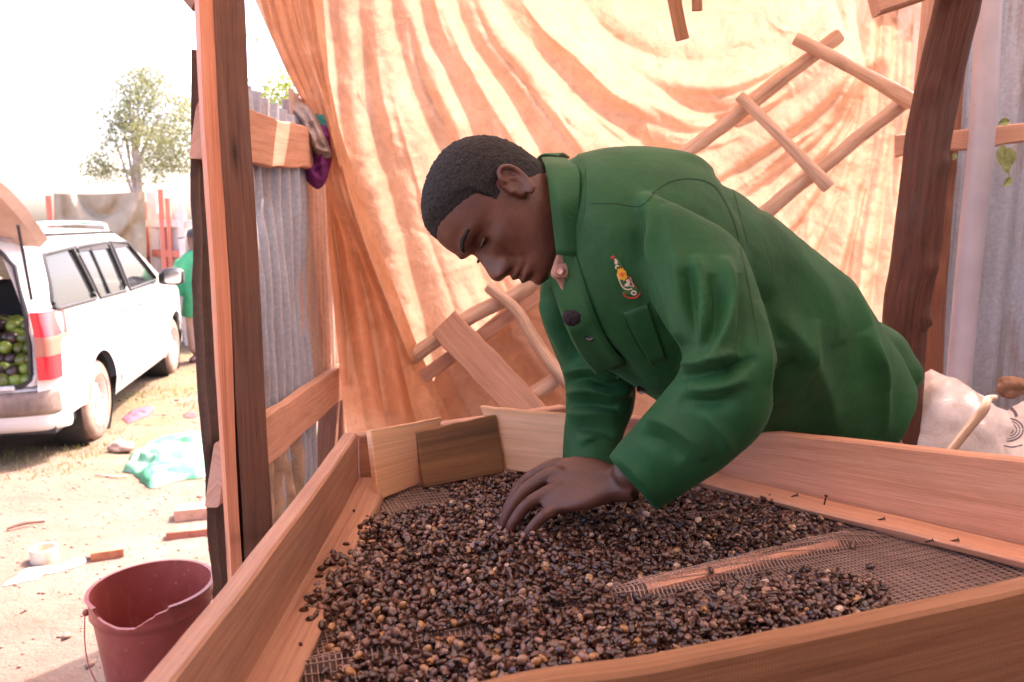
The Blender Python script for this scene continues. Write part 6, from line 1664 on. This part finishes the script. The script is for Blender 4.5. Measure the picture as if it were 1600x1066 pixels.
# clay ring / tin on the ground
tp_ = PG(70, 876); th = np.linspace(0, 2 * math.pi, 40, endpoint=False)
prof = [(.052, 0), (.053, .06), (.050, .062), (.046, .058), (.045, .01), (.001, .008)]
V = np.array([tp_ + np.array([r * math.cos(a), r * math.sin(a), z_]) for r, z_ in prof for a in th])
tag(recalc(mobj('clay_ring', (V, grid_faces(6, 40, True)), simple('clay_pale', (.55, .46, .36), .8, nscale=15, namp=.15))), 'round pale clay pot base standing on the dirt', 'pot base')
o = mobj('stick', pole([PG(12, 830) + [0, 0, .012], PG(40, 824) + [0, 0, .02], PG(70, 818) + [0, 0, .01]], [.006, .008, .005], 20, 8, .2, 9), M_LOG); tag(recalc(o), 'thin dark stick lying on the dirt at the left edge', 'stick')
o = mobj('stick', pole([PG(150, 744) + [0, 0, .01], PG(185, 748) + [0, 0, .012], PG(200, 746) + [0, 0, .01]], [.005, .006, .004], 16, 8, .2, 10), M_LADDER); tag(recalc(o), 'thin pale twig lying left of the mint green cloth', 'stick')

# ================================================================ maroon bucket with a broken rim
bc = PZ(237, 914, .375); bb = np.array([bc[0], bc[1], 0]); hB = .375; zb = float(gz(bc[0], bc[1]))
bucket = empty('bucket', (bc[0], bc[1], zb), 'maroon plastic bucket with broken rim and thin wire handle, beside the table', 'bucket')
def mat_bucket():
    t = NT('bucket_plastic'); v = t.coord('Object', rnd=False); n = t.noise(v, 8, 6, .7, .4); s_ = t.noise(t.coord('Object', (1, 1, .15), False), 30, 5, .7)
    c = t.ramp(n, [(.3, (.27, .050, .038)), (.7, (.38, .085, .064))]); c = t.mix(t.ramp(s_, [(.58, 0.0), (.72, .35)]), c, (.42, .20, .16)); c = t.mix(t.ramp(t.noise(v, 70, 3), [(.66, 0.0), (.72, .6)]), c, (.50, .34, .28))
    t.base(c); t.rough(.38); t.normal(t.bump(s_, .08, .002)); return t.m
M_BUCK = mat_bucket()
m = 180; th = np.linspace(0, 2 * math.pi, m, endpoint=False)
rim_a = math.atan2(-(bc[1]), -(bc[0]))     # direction towards the camera
da = (th - (rim_a - .42) + math.pi) % (2 * math.pi) - math.pi
notch = np.interp(da, [-.62, -.60, -.20, .10, .42, .44, .62, .64], [0, .026, .046, .046, .020, .014, .010, 0]) + .002 * fbm(np.stack([th * 9, th * 0], -1), 3, 3, 2) * (np.abs(da) < .6)
Rt, Rb = .168, .122
V = []
zs_o = np.linspace(zb + .004, hB, 34)
def rad(z): return Rb + (Rt - .006 - Rb) * (z - zb) / (hB - zb)
prof = []
for z in zs_o: prof.append((z, 0))
outer = []
for k, z in enumerate(zs_o):
    top_ = hB - notch
    zz_ = np.minimum(z, top_); r = rad(zz_) + .011 * np.exp(-((zz_ - (hB - .052)) / .0045) ** 2) + .004 * (zz_ > hB - .010) + .003 * (zz_ > hB - .05)
    outer.append(np.stack([bc[0] + r * np.cos(th), bc[1] + r * np.sin(th), zz_ * np.ones(m)], -1))
for k, z in enumerate(zs_o[::-1]):
    zz_ = np.minimum(z, hB - notch) ; r = rad(zz_) - .004
    outer.append(np.stack([bc[0] + r * np.cos(th), bc[1] + r * np.sin(th), zz_ + (.0 if k else .0008)], -1))
outer.append(np.stack([bc[0] + .002 * np.cos(th), bc[1] + .002 * np.sin(th), np.full(m, zb + .008)], -1))
outer.insert(0, np.stack([bc[0] + .002 * np.cos(th), bc[1] + .002 * np.sin(th), np.full(m, zb + .002)], -1))
part('shell', (np.array(outer).reshape(-1, 3), grid_faces(len(outer), m, True)), M_BUCK, bucket, angle=50)
hl_ = []
pa, pb_ = rim_a - math.pi / 2 - .1, rim_a + math.pi / 2 - .1
for s_ in np.linspace(0, 1, 40):
    a = pa + (pb_ - pa) * s_; rr = Rt + .004 + .02 * math.sin(s_ * math.pi); hl_.append([bc[0] + rr * math.cos(a), bc[1] + rr * math.sin(a), hB - .052 - .20 * math.sin(s_ * math.pi) ** .8])
part('handle', sweep(np.array(hl_), circ(.0016, 6)), simple('wire', (.30, .05, .05), .4, .3), bucket)
for a in (pa, pb_): part('handle_lug', blob([bc[0] + (Rt + .001) * math.cos(a), bc[1] + (Rt + .001) * math.sin(a), hB - .052], .010, 3, .05), M_BUCK, bucket)

# ================================================================ cloths hung on the fence
cb = empty('cloth_bundle', P(490, 220, 2.45), 'grey, purple and teal cloths bundled over the end of the upper fence rail', 'cloth')
def pouch(pp, d, bul, st, mat, nm, seed, n=26, m=72):
    c = np.array(pp, float); C_ = cr([(a, b, 0) for a, b in c] + [(c[0][0], c[0][1], 0)], m + 1)[:m, :2]; mid = C_.mean(0); r_ = np.linspace(0.02, 1, n)
    G = mid + (C_[None] - mid) * r_[:, None, None]; x_, y_ = G[..., 0].ravel(), G[..., 1].ravel(); s_ = strokes_disp(x_, y_, st)
    h = bul * np.sqrt(np.clip(1 - np.repeat(r_, m) ** 2.5, 0, 1)); e_ = np.clip((1 - np.repeat(r_, m)) * 6, 0, 1); nz = fbm(np.stack([x_, y_], -1) * .08, 1, 4, seed) * .014
    f = np.array([P(a, b, d - k) for a, b, k in zip(x_, y_, h + (s_ + nz) * e_)]); bk = np.array([P(a, b, d + k * .7) for a, b, k in zip(x_, y_, h)]); N_ = len(f)
    F = grid_faces(n, m, True); F2 = [tuple(q + N_ for q in reversed(g)) for g in F]; rim_ = [((n - 1) * m + j, (n - 1) * m + (j + 1) % m) for j in range(m)]
    return part(nm, (np.vstack([f, bk]), F + F2 + [(a, b, b + N_, a + N_) for a, b in rim_]), mat, cb, angle=0)
def cloth_tube(pts, rr, seed, mat, nm, flat=.6):
    path = cr(pts, 70); r = np.interp(np.linspace(0, 1, 70), np.linspace(0, 1, len(rr)), rr); a = np.linspace(0, 2 * math.pi, 44, endpoint=False); A, I = np.meshgrid(a, np.arange(70))
    k = 1 + .28 * np.sin(A * 4 + I * .06 + seed) * .6 + .35 * fbm(np.stack([np.cos(A) * 1.5, np.sin(A) * 1.5, I * .06 + seed * 5], -1), 1.4, 4, seed)
    R_ = r[:, None] * k; sec = np.stack([R_ * np.cos(A), R_ * np.sin(A) * flat], -1); return part(nm, sweep(path, sec, (0, 1, .1)), mat, cb, angle=0)
pouch([(458, 196), (460, 225), (462, 250), (472, 272), (484, 288), (497, 296), (508, 286), (514, 268), (520, 240), (519, 212), (512, 196), (490, 188)], 2.46, .05, [([(470, 200), (474, 250), (496, 284)], 4, .022, 1.5), ([(486, 200), (488, 245), (500, 280)], 4, -.016), ([(500, 200), (502, 240), (506, 275)], 4, .02, 1.5), ([(464, 255), (485, 262), (512, 255)], 4, .014)], simple('cloth_purple', (.20, .03, .19), .75, nscale=14, namp=.3), 'purple_cloth', 3)
0 and cloth_tube([P(470, 195, 2.5), P(470, 235, 2.46), P(478, 262, 2.42), P(495, 278, 2.40), P(510, 262, 2.42), P(514, 225, 2.46)], [.025, .032, .036, .040, .034, .022], 3, simple('cloth_purple', (.17, .025, .16), .75, nscale=14, namp=.3), 'purple_cloth')
pouch([(440, 154), (462, 158), (482, 166), (494, 182), (505, 205), (514, 228), (519, 244), (506, 248), (492, 240), (482, 226), (470, 208), (456, 198), (444, 186), (440, 168)], 2.42, .035, [([(448, 162), (470, 182), (488, 215), (500, 242)], 4, .022, 1.5), ([(455, 175), (470, 200), (484, 222)], 4, -.02), ([(475, 165), (492, 195), (506, 228)], 4, .02, 1.5), ([(490, 230), (505, 236), (517, 236)], 3, .015)], simple('cloth_grey', (.30, .23, .21), .8, nscale=14, namp=.25), 'grey_cloth', 5)
0 and cloth_tube([P(446, 160, 2.50), P(462, 170, 2.44), P(474, 190, 2.40), P(486, 215, 2.385), P(500, 240, 2.385)], [.020, .034, .036, .034, .026], 5, simple('cloth_grey', (.24, .185, .175), .8, nscale=14, namp=.25), 'grey_cloth')
0 and cloth_tube([P(478, 172, 2.43), P(495, 195, 2.41), P(506, 225, 2.40), P(516, 246, 2.40)], [.018, .024, .024, .016], 8, simple('cloth_taupe', (.33, .25, .23), .8), 'grey_cloth')
cloth_tube([P(490, 186, 2.47), P(504, 196, 2.45), P(516, 212, 2.45)], [.018, .022, .016], 7, simple('cloth_teal', (.02, .30, .24), .7), 'teal_cloth')
# short stake behind the lower rail
o = mobj('stake', plank(P(522, 570, 2.95), P(505, 745, 3.0), .07, .05, up=(1, 0, 0), seed=66, n=16), M_POST); tag(o, 'short brown stake under the lower fence rail, left of the tarpaulin', 'stake')

# ================================================================ sacks and odds at the right
def mat_sack():
    t = NT('woven_sack'); v = t.coord('Object', rnd=False); w = t.new('ShaderNodeTexWave'); w.inputs['Scale'].default_value = 150; t.link(v, w.inputs['Vector'])
    n = t.noise(v, 6, 5, .6); t.base(t.ramp(n, [(.3, (.62, .50, .45)), (.65, (.80, .76, .75))])); t.rough(.45); t.normal(t.bump(w.outputs['Fac'], .1, .001, t.bump(t.noise(v, 18, 5, .6, 1), .5, .01))); return t.m
M_SACK = mat_sack()
sc_ = P(1520, 660, 2.02); base_z = float(gz(sc_[0], sc_[1]))
def sackgeo(c, rx, ry, z0, z1, seed, top_fn):
    n, m = 70, 110; V = []
    for i in range(n):
        s_ = i / (n - 1); z = z0 + (z1 - z0) * min(s_ / .92, 1); k = min(1, (s_ / .06)) ** .5 * (1 if s_ < .75 else max(.03, math.cos((s_ - .75) / .25 * math.pi / 2) ** .75)); z = z0 + (z1 - z0) * (s_ if s_ < .75 else .75 + .25 * math.sin((s_ - .75) / .25 * math.pi / 2))
        for j in range(m):
            a = j * 2 * math.pi / m; x_ = math.copysign(abs(math.cos(a)) ** .75, math.cos(a)) * rx * k; y_ = math.copysign(abs(math.sin(a)) ** .75, math.sin(a)) * ry * k
            V.append((c[0] + x_, c[1] + y_, z))
    V = np.array(V); q = (V - np.array([c[0], c[1], 0])); f = .030 * fbm(q, 5, 4, seed) + .034 * np.abs(fbm(q, 11, 3, seed + 2)) + .012 * np.abs(fbm(q, 30, 3, seed))
    d = norm(q * np.array([1, 1, .25]) - np.array([0, 0, .2])); V = V + d * f[:, None]; V[:, 2] += top_fn(V[:, 0] - c[0]) * sstep(z0 + (z1 - z0) * .5, z1, V[:, 2])
    V[:, 2] = np.maximum(V[:, 2], z0 + .002 * (V[:, 2] - z0)); return V, grid_faces(n, m, True), None
sack = mobj('sack', sackgeo((sc_[0] - .03, sc_[1] + .03), .175, .15, base_z, .955, 5, lambda x: .045 * np.exp(-((x + .07) / .08) ** 2) - .03 * np.exp(-((x - .08) / .05) ** 2)), M_SACK, angle=0)
tag(sack, 'plain side of a tall white woven sack standing beyond the table, nearest the log post', 'sack')
s2c = P(1618, 660, 2.0)
sack2 = mobj('sack', sackgeo((s2c[0] + .02, s2c[1] - .02), .165, .14, base_z, .95, 9, lambda x: .02 * np.sin(x * 20)), M_SACK, angle=0)
tag(sack2, 'white woven sack printed with dark rings, at the right edge beyond the table', 'sack')
me = sack2.data; co = np.empty(len(me.vertices) * 3); me.vertices.foreach_get('co', co); co = co.reshape(-1, 3)
sb = BVHTree.FromPolygons(co.tolist(), [tuple(p_.vertices) for p_ in me.polygons])
M_INK = simple('ink_print', (.10, .07, .10), .6); M_INK2 = simple('ink_brown', (.09, .055, .045), .6)
jb_keep = jb; jb = sb
def ink(pts, w, m, n=50):
    g = ribbon(pts, w, .0016, n)
    if len(g[1]): part('printed_mark', g, m, sack2, angle=0)
for k, r in enumerate((9, 13.5, 18, 22.5)):
    ink([(1573 + r * 1.15 * math.cos(a), 672 + r * .80 * math.sin(a)) for a in np.linspace(0, 2 * math.pi * (.99 if k else .9), 14)], 1.5 if k < 3 else 2.2, M_INK, 70)
ink([(1560, 669), (1568, 671), (1574, 668)], 2.5, M_INK); ink([(1534, 665), (1545, 650), (1560, 646), (1572, 650)], 9, M_INK2); ink([(1580, 638), (1586, 645), (1589, 652)], 5, M_INK); ink([(1532, 674), (1545, 670), (1556, 660)], 3, M_INK2)
ink([(1512, 688), (1522, 682), (1530, 679)], 2.5, M_INK); ink([(1545, 700), (1562, 696), (1580, 699), (1598, 696)], 2.2, M_INK)
jb = jb_keep
o = mobj('crooked_stick', pole([P(1483, 708, 1.80), P(1500, 686, 1.80), P(1525, 655, 1.80), P(1538, 638, 1.80), P(1543, 625, 1.82), P(1556, 621, 1.84)], [.010, .010, .0095, .011, .010, .006], 40, 10, .15, 44, up=(0, 1, 0)), M_LADDER); tag(recalc(o), 'crooked pale stick leaning against the white sacks', 'stick')
o = mobj('rock', blob(P(1582, 604, 2.22), .036, 9, .6, 24, 30, (1.2, .9, .9)), simple('rock_brown', (.34, .19, .12), .9, nscale=40, namp=.4, bump=.9, bscale=60), angle=0); tag(o, 'small rough brown lump lodged behind the top of the sacks', 'rock')
# withered leaves caught on the rail
M_LEAFD = simple('leaf_dry', (.22, .26, .09), .6, nscale=60, namp=.4)
def leaf(c, d, up, L, w, mat, nm='leaf', root=None):
    d = norm(d); s_ = norm(np.cross(d, up)); u_ = np.cross(s_, d); t_ = np.linspace(0, 1, 7); ww = w * np.sin(t_ * math.pi * .93 + .1) ** .8
    mid = c + d * (L * t_)[:, None] - u_ * (L * .25 * t_ ** 2)[:, None]; V = np.vstack([mid - s_ * ww[:, None] + u_ * .004, mid, mid + s_ * ww[:, None] + u_ * .004]); return V, grid_faces(3, 7)
lv = empty('dry_creeper', P(1571, 235, 2.1), 'withered leafy sprig hanging from the rail in front of the iron wall', 'plant')
for k, (a, b, dx, dz, L) in enumerate(((1566, 228, -.1, -1, .05), (1575, 232, .2, -1, .045), (1570, 250, .1, -1, .035), (1579, 278, -.5, -.6, .03), (1488, 250, .3, .8, .02), (1560, 193, 1, .2, .03))):
    part('leaf', leaf(P(a, b, 2.07), camv(dx, dz, .2), V_C, L, L * .36, M_LEAFD), M_LEAFD, lv)
part('stem', sweep(cr([P(1568, 222, 2.08), P(1574, 250, 2.08), P(1578, 285, 2.08)], 12), circ(.0015, 5), (0, 1, 0)), M_LEAFD, lv)

# ================================================================ plants
def mat_leaf(nm, a, b, tr=.45):
    t = NT(nm); v = t.coord('Object', rnd=False); n = t.noise(v, 5, 3); c = t.ramp(n, [(.3, a), (.7, b)]); t.base(c); t.rough(.5)
    tn = t.new('ShaderNodeBsdfTranslucent'); t.link(t.mix(.5, c, (.35, .42, .06)), tn.inputs[0]); mx = t.new('ShaderNodeMixShader'); mx.inputs[0].default_value = tr; t.link(t.b.outputs[0], mx.inputs[1]); t.link(tn.outputs[0], mx.inputs[2]); t.link(mx.outputs[0], t.out.inputs[0]); return t.m
M_LEAF = mat_leaf('leaf_washed_out', (.15, .15, .11), (.20, .20, .15)); M_WEED = mat_leaf('leaf_weed', (.09, .15, .025), (.16, .22, .04)); M_GRASS = mat_leaf('grass_blade', (.08, .09, .02), (.18, .15, .05), .3)  # far tree leaves made paler: washed-out glare is put into their colour
def leafcloud(cs, rs, n, L, seed):
    rg = np.random.default_rng(seed); cs = np.array(cs, float); rs = np.array(rs, float); k = rg.choice(len(cs), n, p=rs ** 2.2 / (rs ** 2.2).sum())
    d = norm(rg.normal(size=(n, 3))); p = cs[k] + d * (rs[k] * rg.uniform(.35, 1.05, n))[:, None] * np.array([1, 1, .8])
    keep = fbm(p, 1.1, 3, seed) > -.16; p = p[keep]; n = len(p)
    a = norm(rg.normal(size=(n, 3)) + [0, 0, -.4]); b = norm(np.cross(a, rg.normal(size=(n, 3)))); l = rg.uniform(.6, 1.3, n)[:, None] * L
    V = np.stack([p - b * l * .28, p + a * l * .5, p + b * l * .28, p - a * l * .5], 1).reshape(-1, 3); return V, np.arange(n * 4).reshape(-1, 4)
M_BARK = simple('bark_washed_out', (.36, .31, .28), .9, nscale=9, namp=.3)  # trunk colour paled too, for the same glare
def tree(name, base, label, h, r, blobs, n, L, seed, mat, lean=(0, 0)):
    root = empty(name, base, label, 'tree'); base = np.asarray(base, float); top = base + [lean[0], lean[1], h]
    g = [pole([base, base + (top - base) * .5 + [.1, 0, 0], top], [r, r * .7, r * .3], 24, 10, .15, seed, up=(0, 1, 0))]
    for b_ in blobs: g.append(pole([base + (top - base) * random.uniform(.45, .85), (top + np.array(b_[:3])) / 2 + [0, 0, -.1], b_[:3]], [r * .35, r * .22, r * .08], 12, 6, .15, seed + 1, up=(.1, 1, 0)))
    part('trunk', merge(*g), M_BARK, root); part('crown', leafcloud([b_[:3] for b_ in blobs], [b_[3] for b_ in blobs], n, L, seed), mat, root, angle=0, smooth=False); return root
tb_ = PY(215, 345, 17.0); tb_[2] = -.25
bl = [(*PY(a, b, 17 + c), r) for a, b, c, r in ((205, 130, 0, .55), (235, 120, .5, .5), (215, 180, 0, .8), (175, 190, 0, .6), (260, 170, 1, .9), (240, 230, 0, 1.0), (190, 250, .3, .7), (280, 240, 0, 1.0), (150, 262, 0, .45), (300, 190, 0, .8))]
tree('tree', tb_, 'sparse leafy tree beyond the far fence, coloured pale as if washed out by glare', 4.2, .10, bl, 30000, .055, 3, M_LEAF)
tb_ = PY(432, 345, 14.0); tb_[2] = -.25
bl = [(*PY(a, b, 14 + c), r) for a, b, c, r in ((432, 130, 0, .45), (455, 150, .5, .5), (418, 165, 0, .5), (445, 200, 0, .6), (400, 60, 0, .2))]
tree('tree', tb_, 'yellow green tree seen between the square post and the tarpaulin', 3.6, .08, bl, 2600, .07, 8, mat_leaf('leaf_lime', (.13, .17, .03), (.20, .24, .06)))
# weeds through the gap under the fence
wd = empty('weeds', (PY(488, 700, 3.6)[0], 3.6, -.1), 'bright green weeds growing beyond the gap under the lower rail', 'weeds'); rw_ = random.Random(3)
for k in range(70):
    a, b = rw_.uniform(462, 520), rw_.uniform(672, 780); c = PY(a, b, rw_.uniform(3.3, 3.9)); part('leaf', leaf(c, (rw_.uniform(-1, 1), rw_.uniform(-1, 1), rw_.uniform(-.2, .8)), np.array([0, 0, 1.0]), rw_.uniform(.05, .11), .016, M_WEED), M_WEED, wd)
gs = []
for k in range(14):
    c = PY(rw_.uniform(465, 515), 720, rw_.uniform(3.3, 3.9)); c[2] = float(gz(c[0], c[1])) - .01; gs.append(sweep(cr([c, c + [rw_.uniform(-.05, .05), 0, .2], c + [rw_.uniform(-.1, .1), rw_.uniform(-.1, .1), .48]], 8), circ(.003, 5), (0, 1, 0)))
part('stem', merge(*gs), M_WEED, wd)
# grass round the car, litter and pebbles
rg = np.random.default_rng(9); n = 26000
gxx = rg.uniform(-6.5, -1.3, n); gyy = rg.uniform(3.6, 9.5, n); dens = fbm(np.stack([gxx, gyy], -1), .9, 4, 31) + .5 * fbm(np.stack([gxx, gyy], -1), 5, 2, 32)
k_ = dens > .02 + .35 * (1 - sstep(3.9, 5.2, gyy)); gxx, gyy = gxx[k_], gyy[k_]; n = len(gxx); zz_ = gz(gxx, gyy); hh = rg.uniform(.015, .055, n); a = rg.uniform(0, 6.28, n); w_ = rg.uniform(.002, .005, n)
pb0 = np.stack([gxx, gyy, zz_ - .004], -1); dx = np.stack([np.cos(a), np.sin(a), 0 * a], -1); ln = np.stack([np.cos(a + 1.3), np.sin(a + 1.3), 0 * a], -1) * (hh * rg.uniform(.1, .9, n))[:, None]
V = np.stack([pb0 - dx * w_[:, None], pb0 + dx * w_[:, None], pb0 + ln + np.array([0, 0, 1.0]) * hh[:, None]], 1).reshape(-1, 3)
tag(mobj('grass', (V, np.arange(n * 3).reshape(-1, 3)), M_GRASS, smooth=False), 'short dry green grass round and under the white car', 'grass', kind='stuff')
n = 5200; px_ = rg.uniform(-5.5, -.85, n); py_ = rg.uniform(1.6, 8.5, n); s_ = rg.uniform(.002, .010, n) * np.where(rg.random(n) < .05, 2.2, 1); bs_ = np.array([(1, 0, 0), (0, 1, 0), (-1, 0, 0), (0, -1, 0), (0, 0, .7), (0, 0, -.5)], float)
V = np.stack([px_, py_, gz(px_, py_) + s_ * .2], -1)[:, None] + (bs_[None] * (1 + rg.uniform(-.4, .4, (n, 6, 1)))) * s_[:, None, None]
ft = np.array([(0, 1, 4), (1, 2, 4), (2, 3, 4), (3, 0, 4), (1, 0, 5), (2, 1, 5), (3, 2, 5), (0, 3, 5)]); F = (ft[None] + (np.arange(n) * 6)[:, None, None]).reshape(-1, 3)
tag(mobj('pebbles', (V.reshape(-1, 3), F), simple('pebble', (.25, .15, .11), .9, nscale=8, namp=.5), smooth=False), 'loose pebbles and clods scattered over the dirt yard', 'pebbles', kind='stuff')
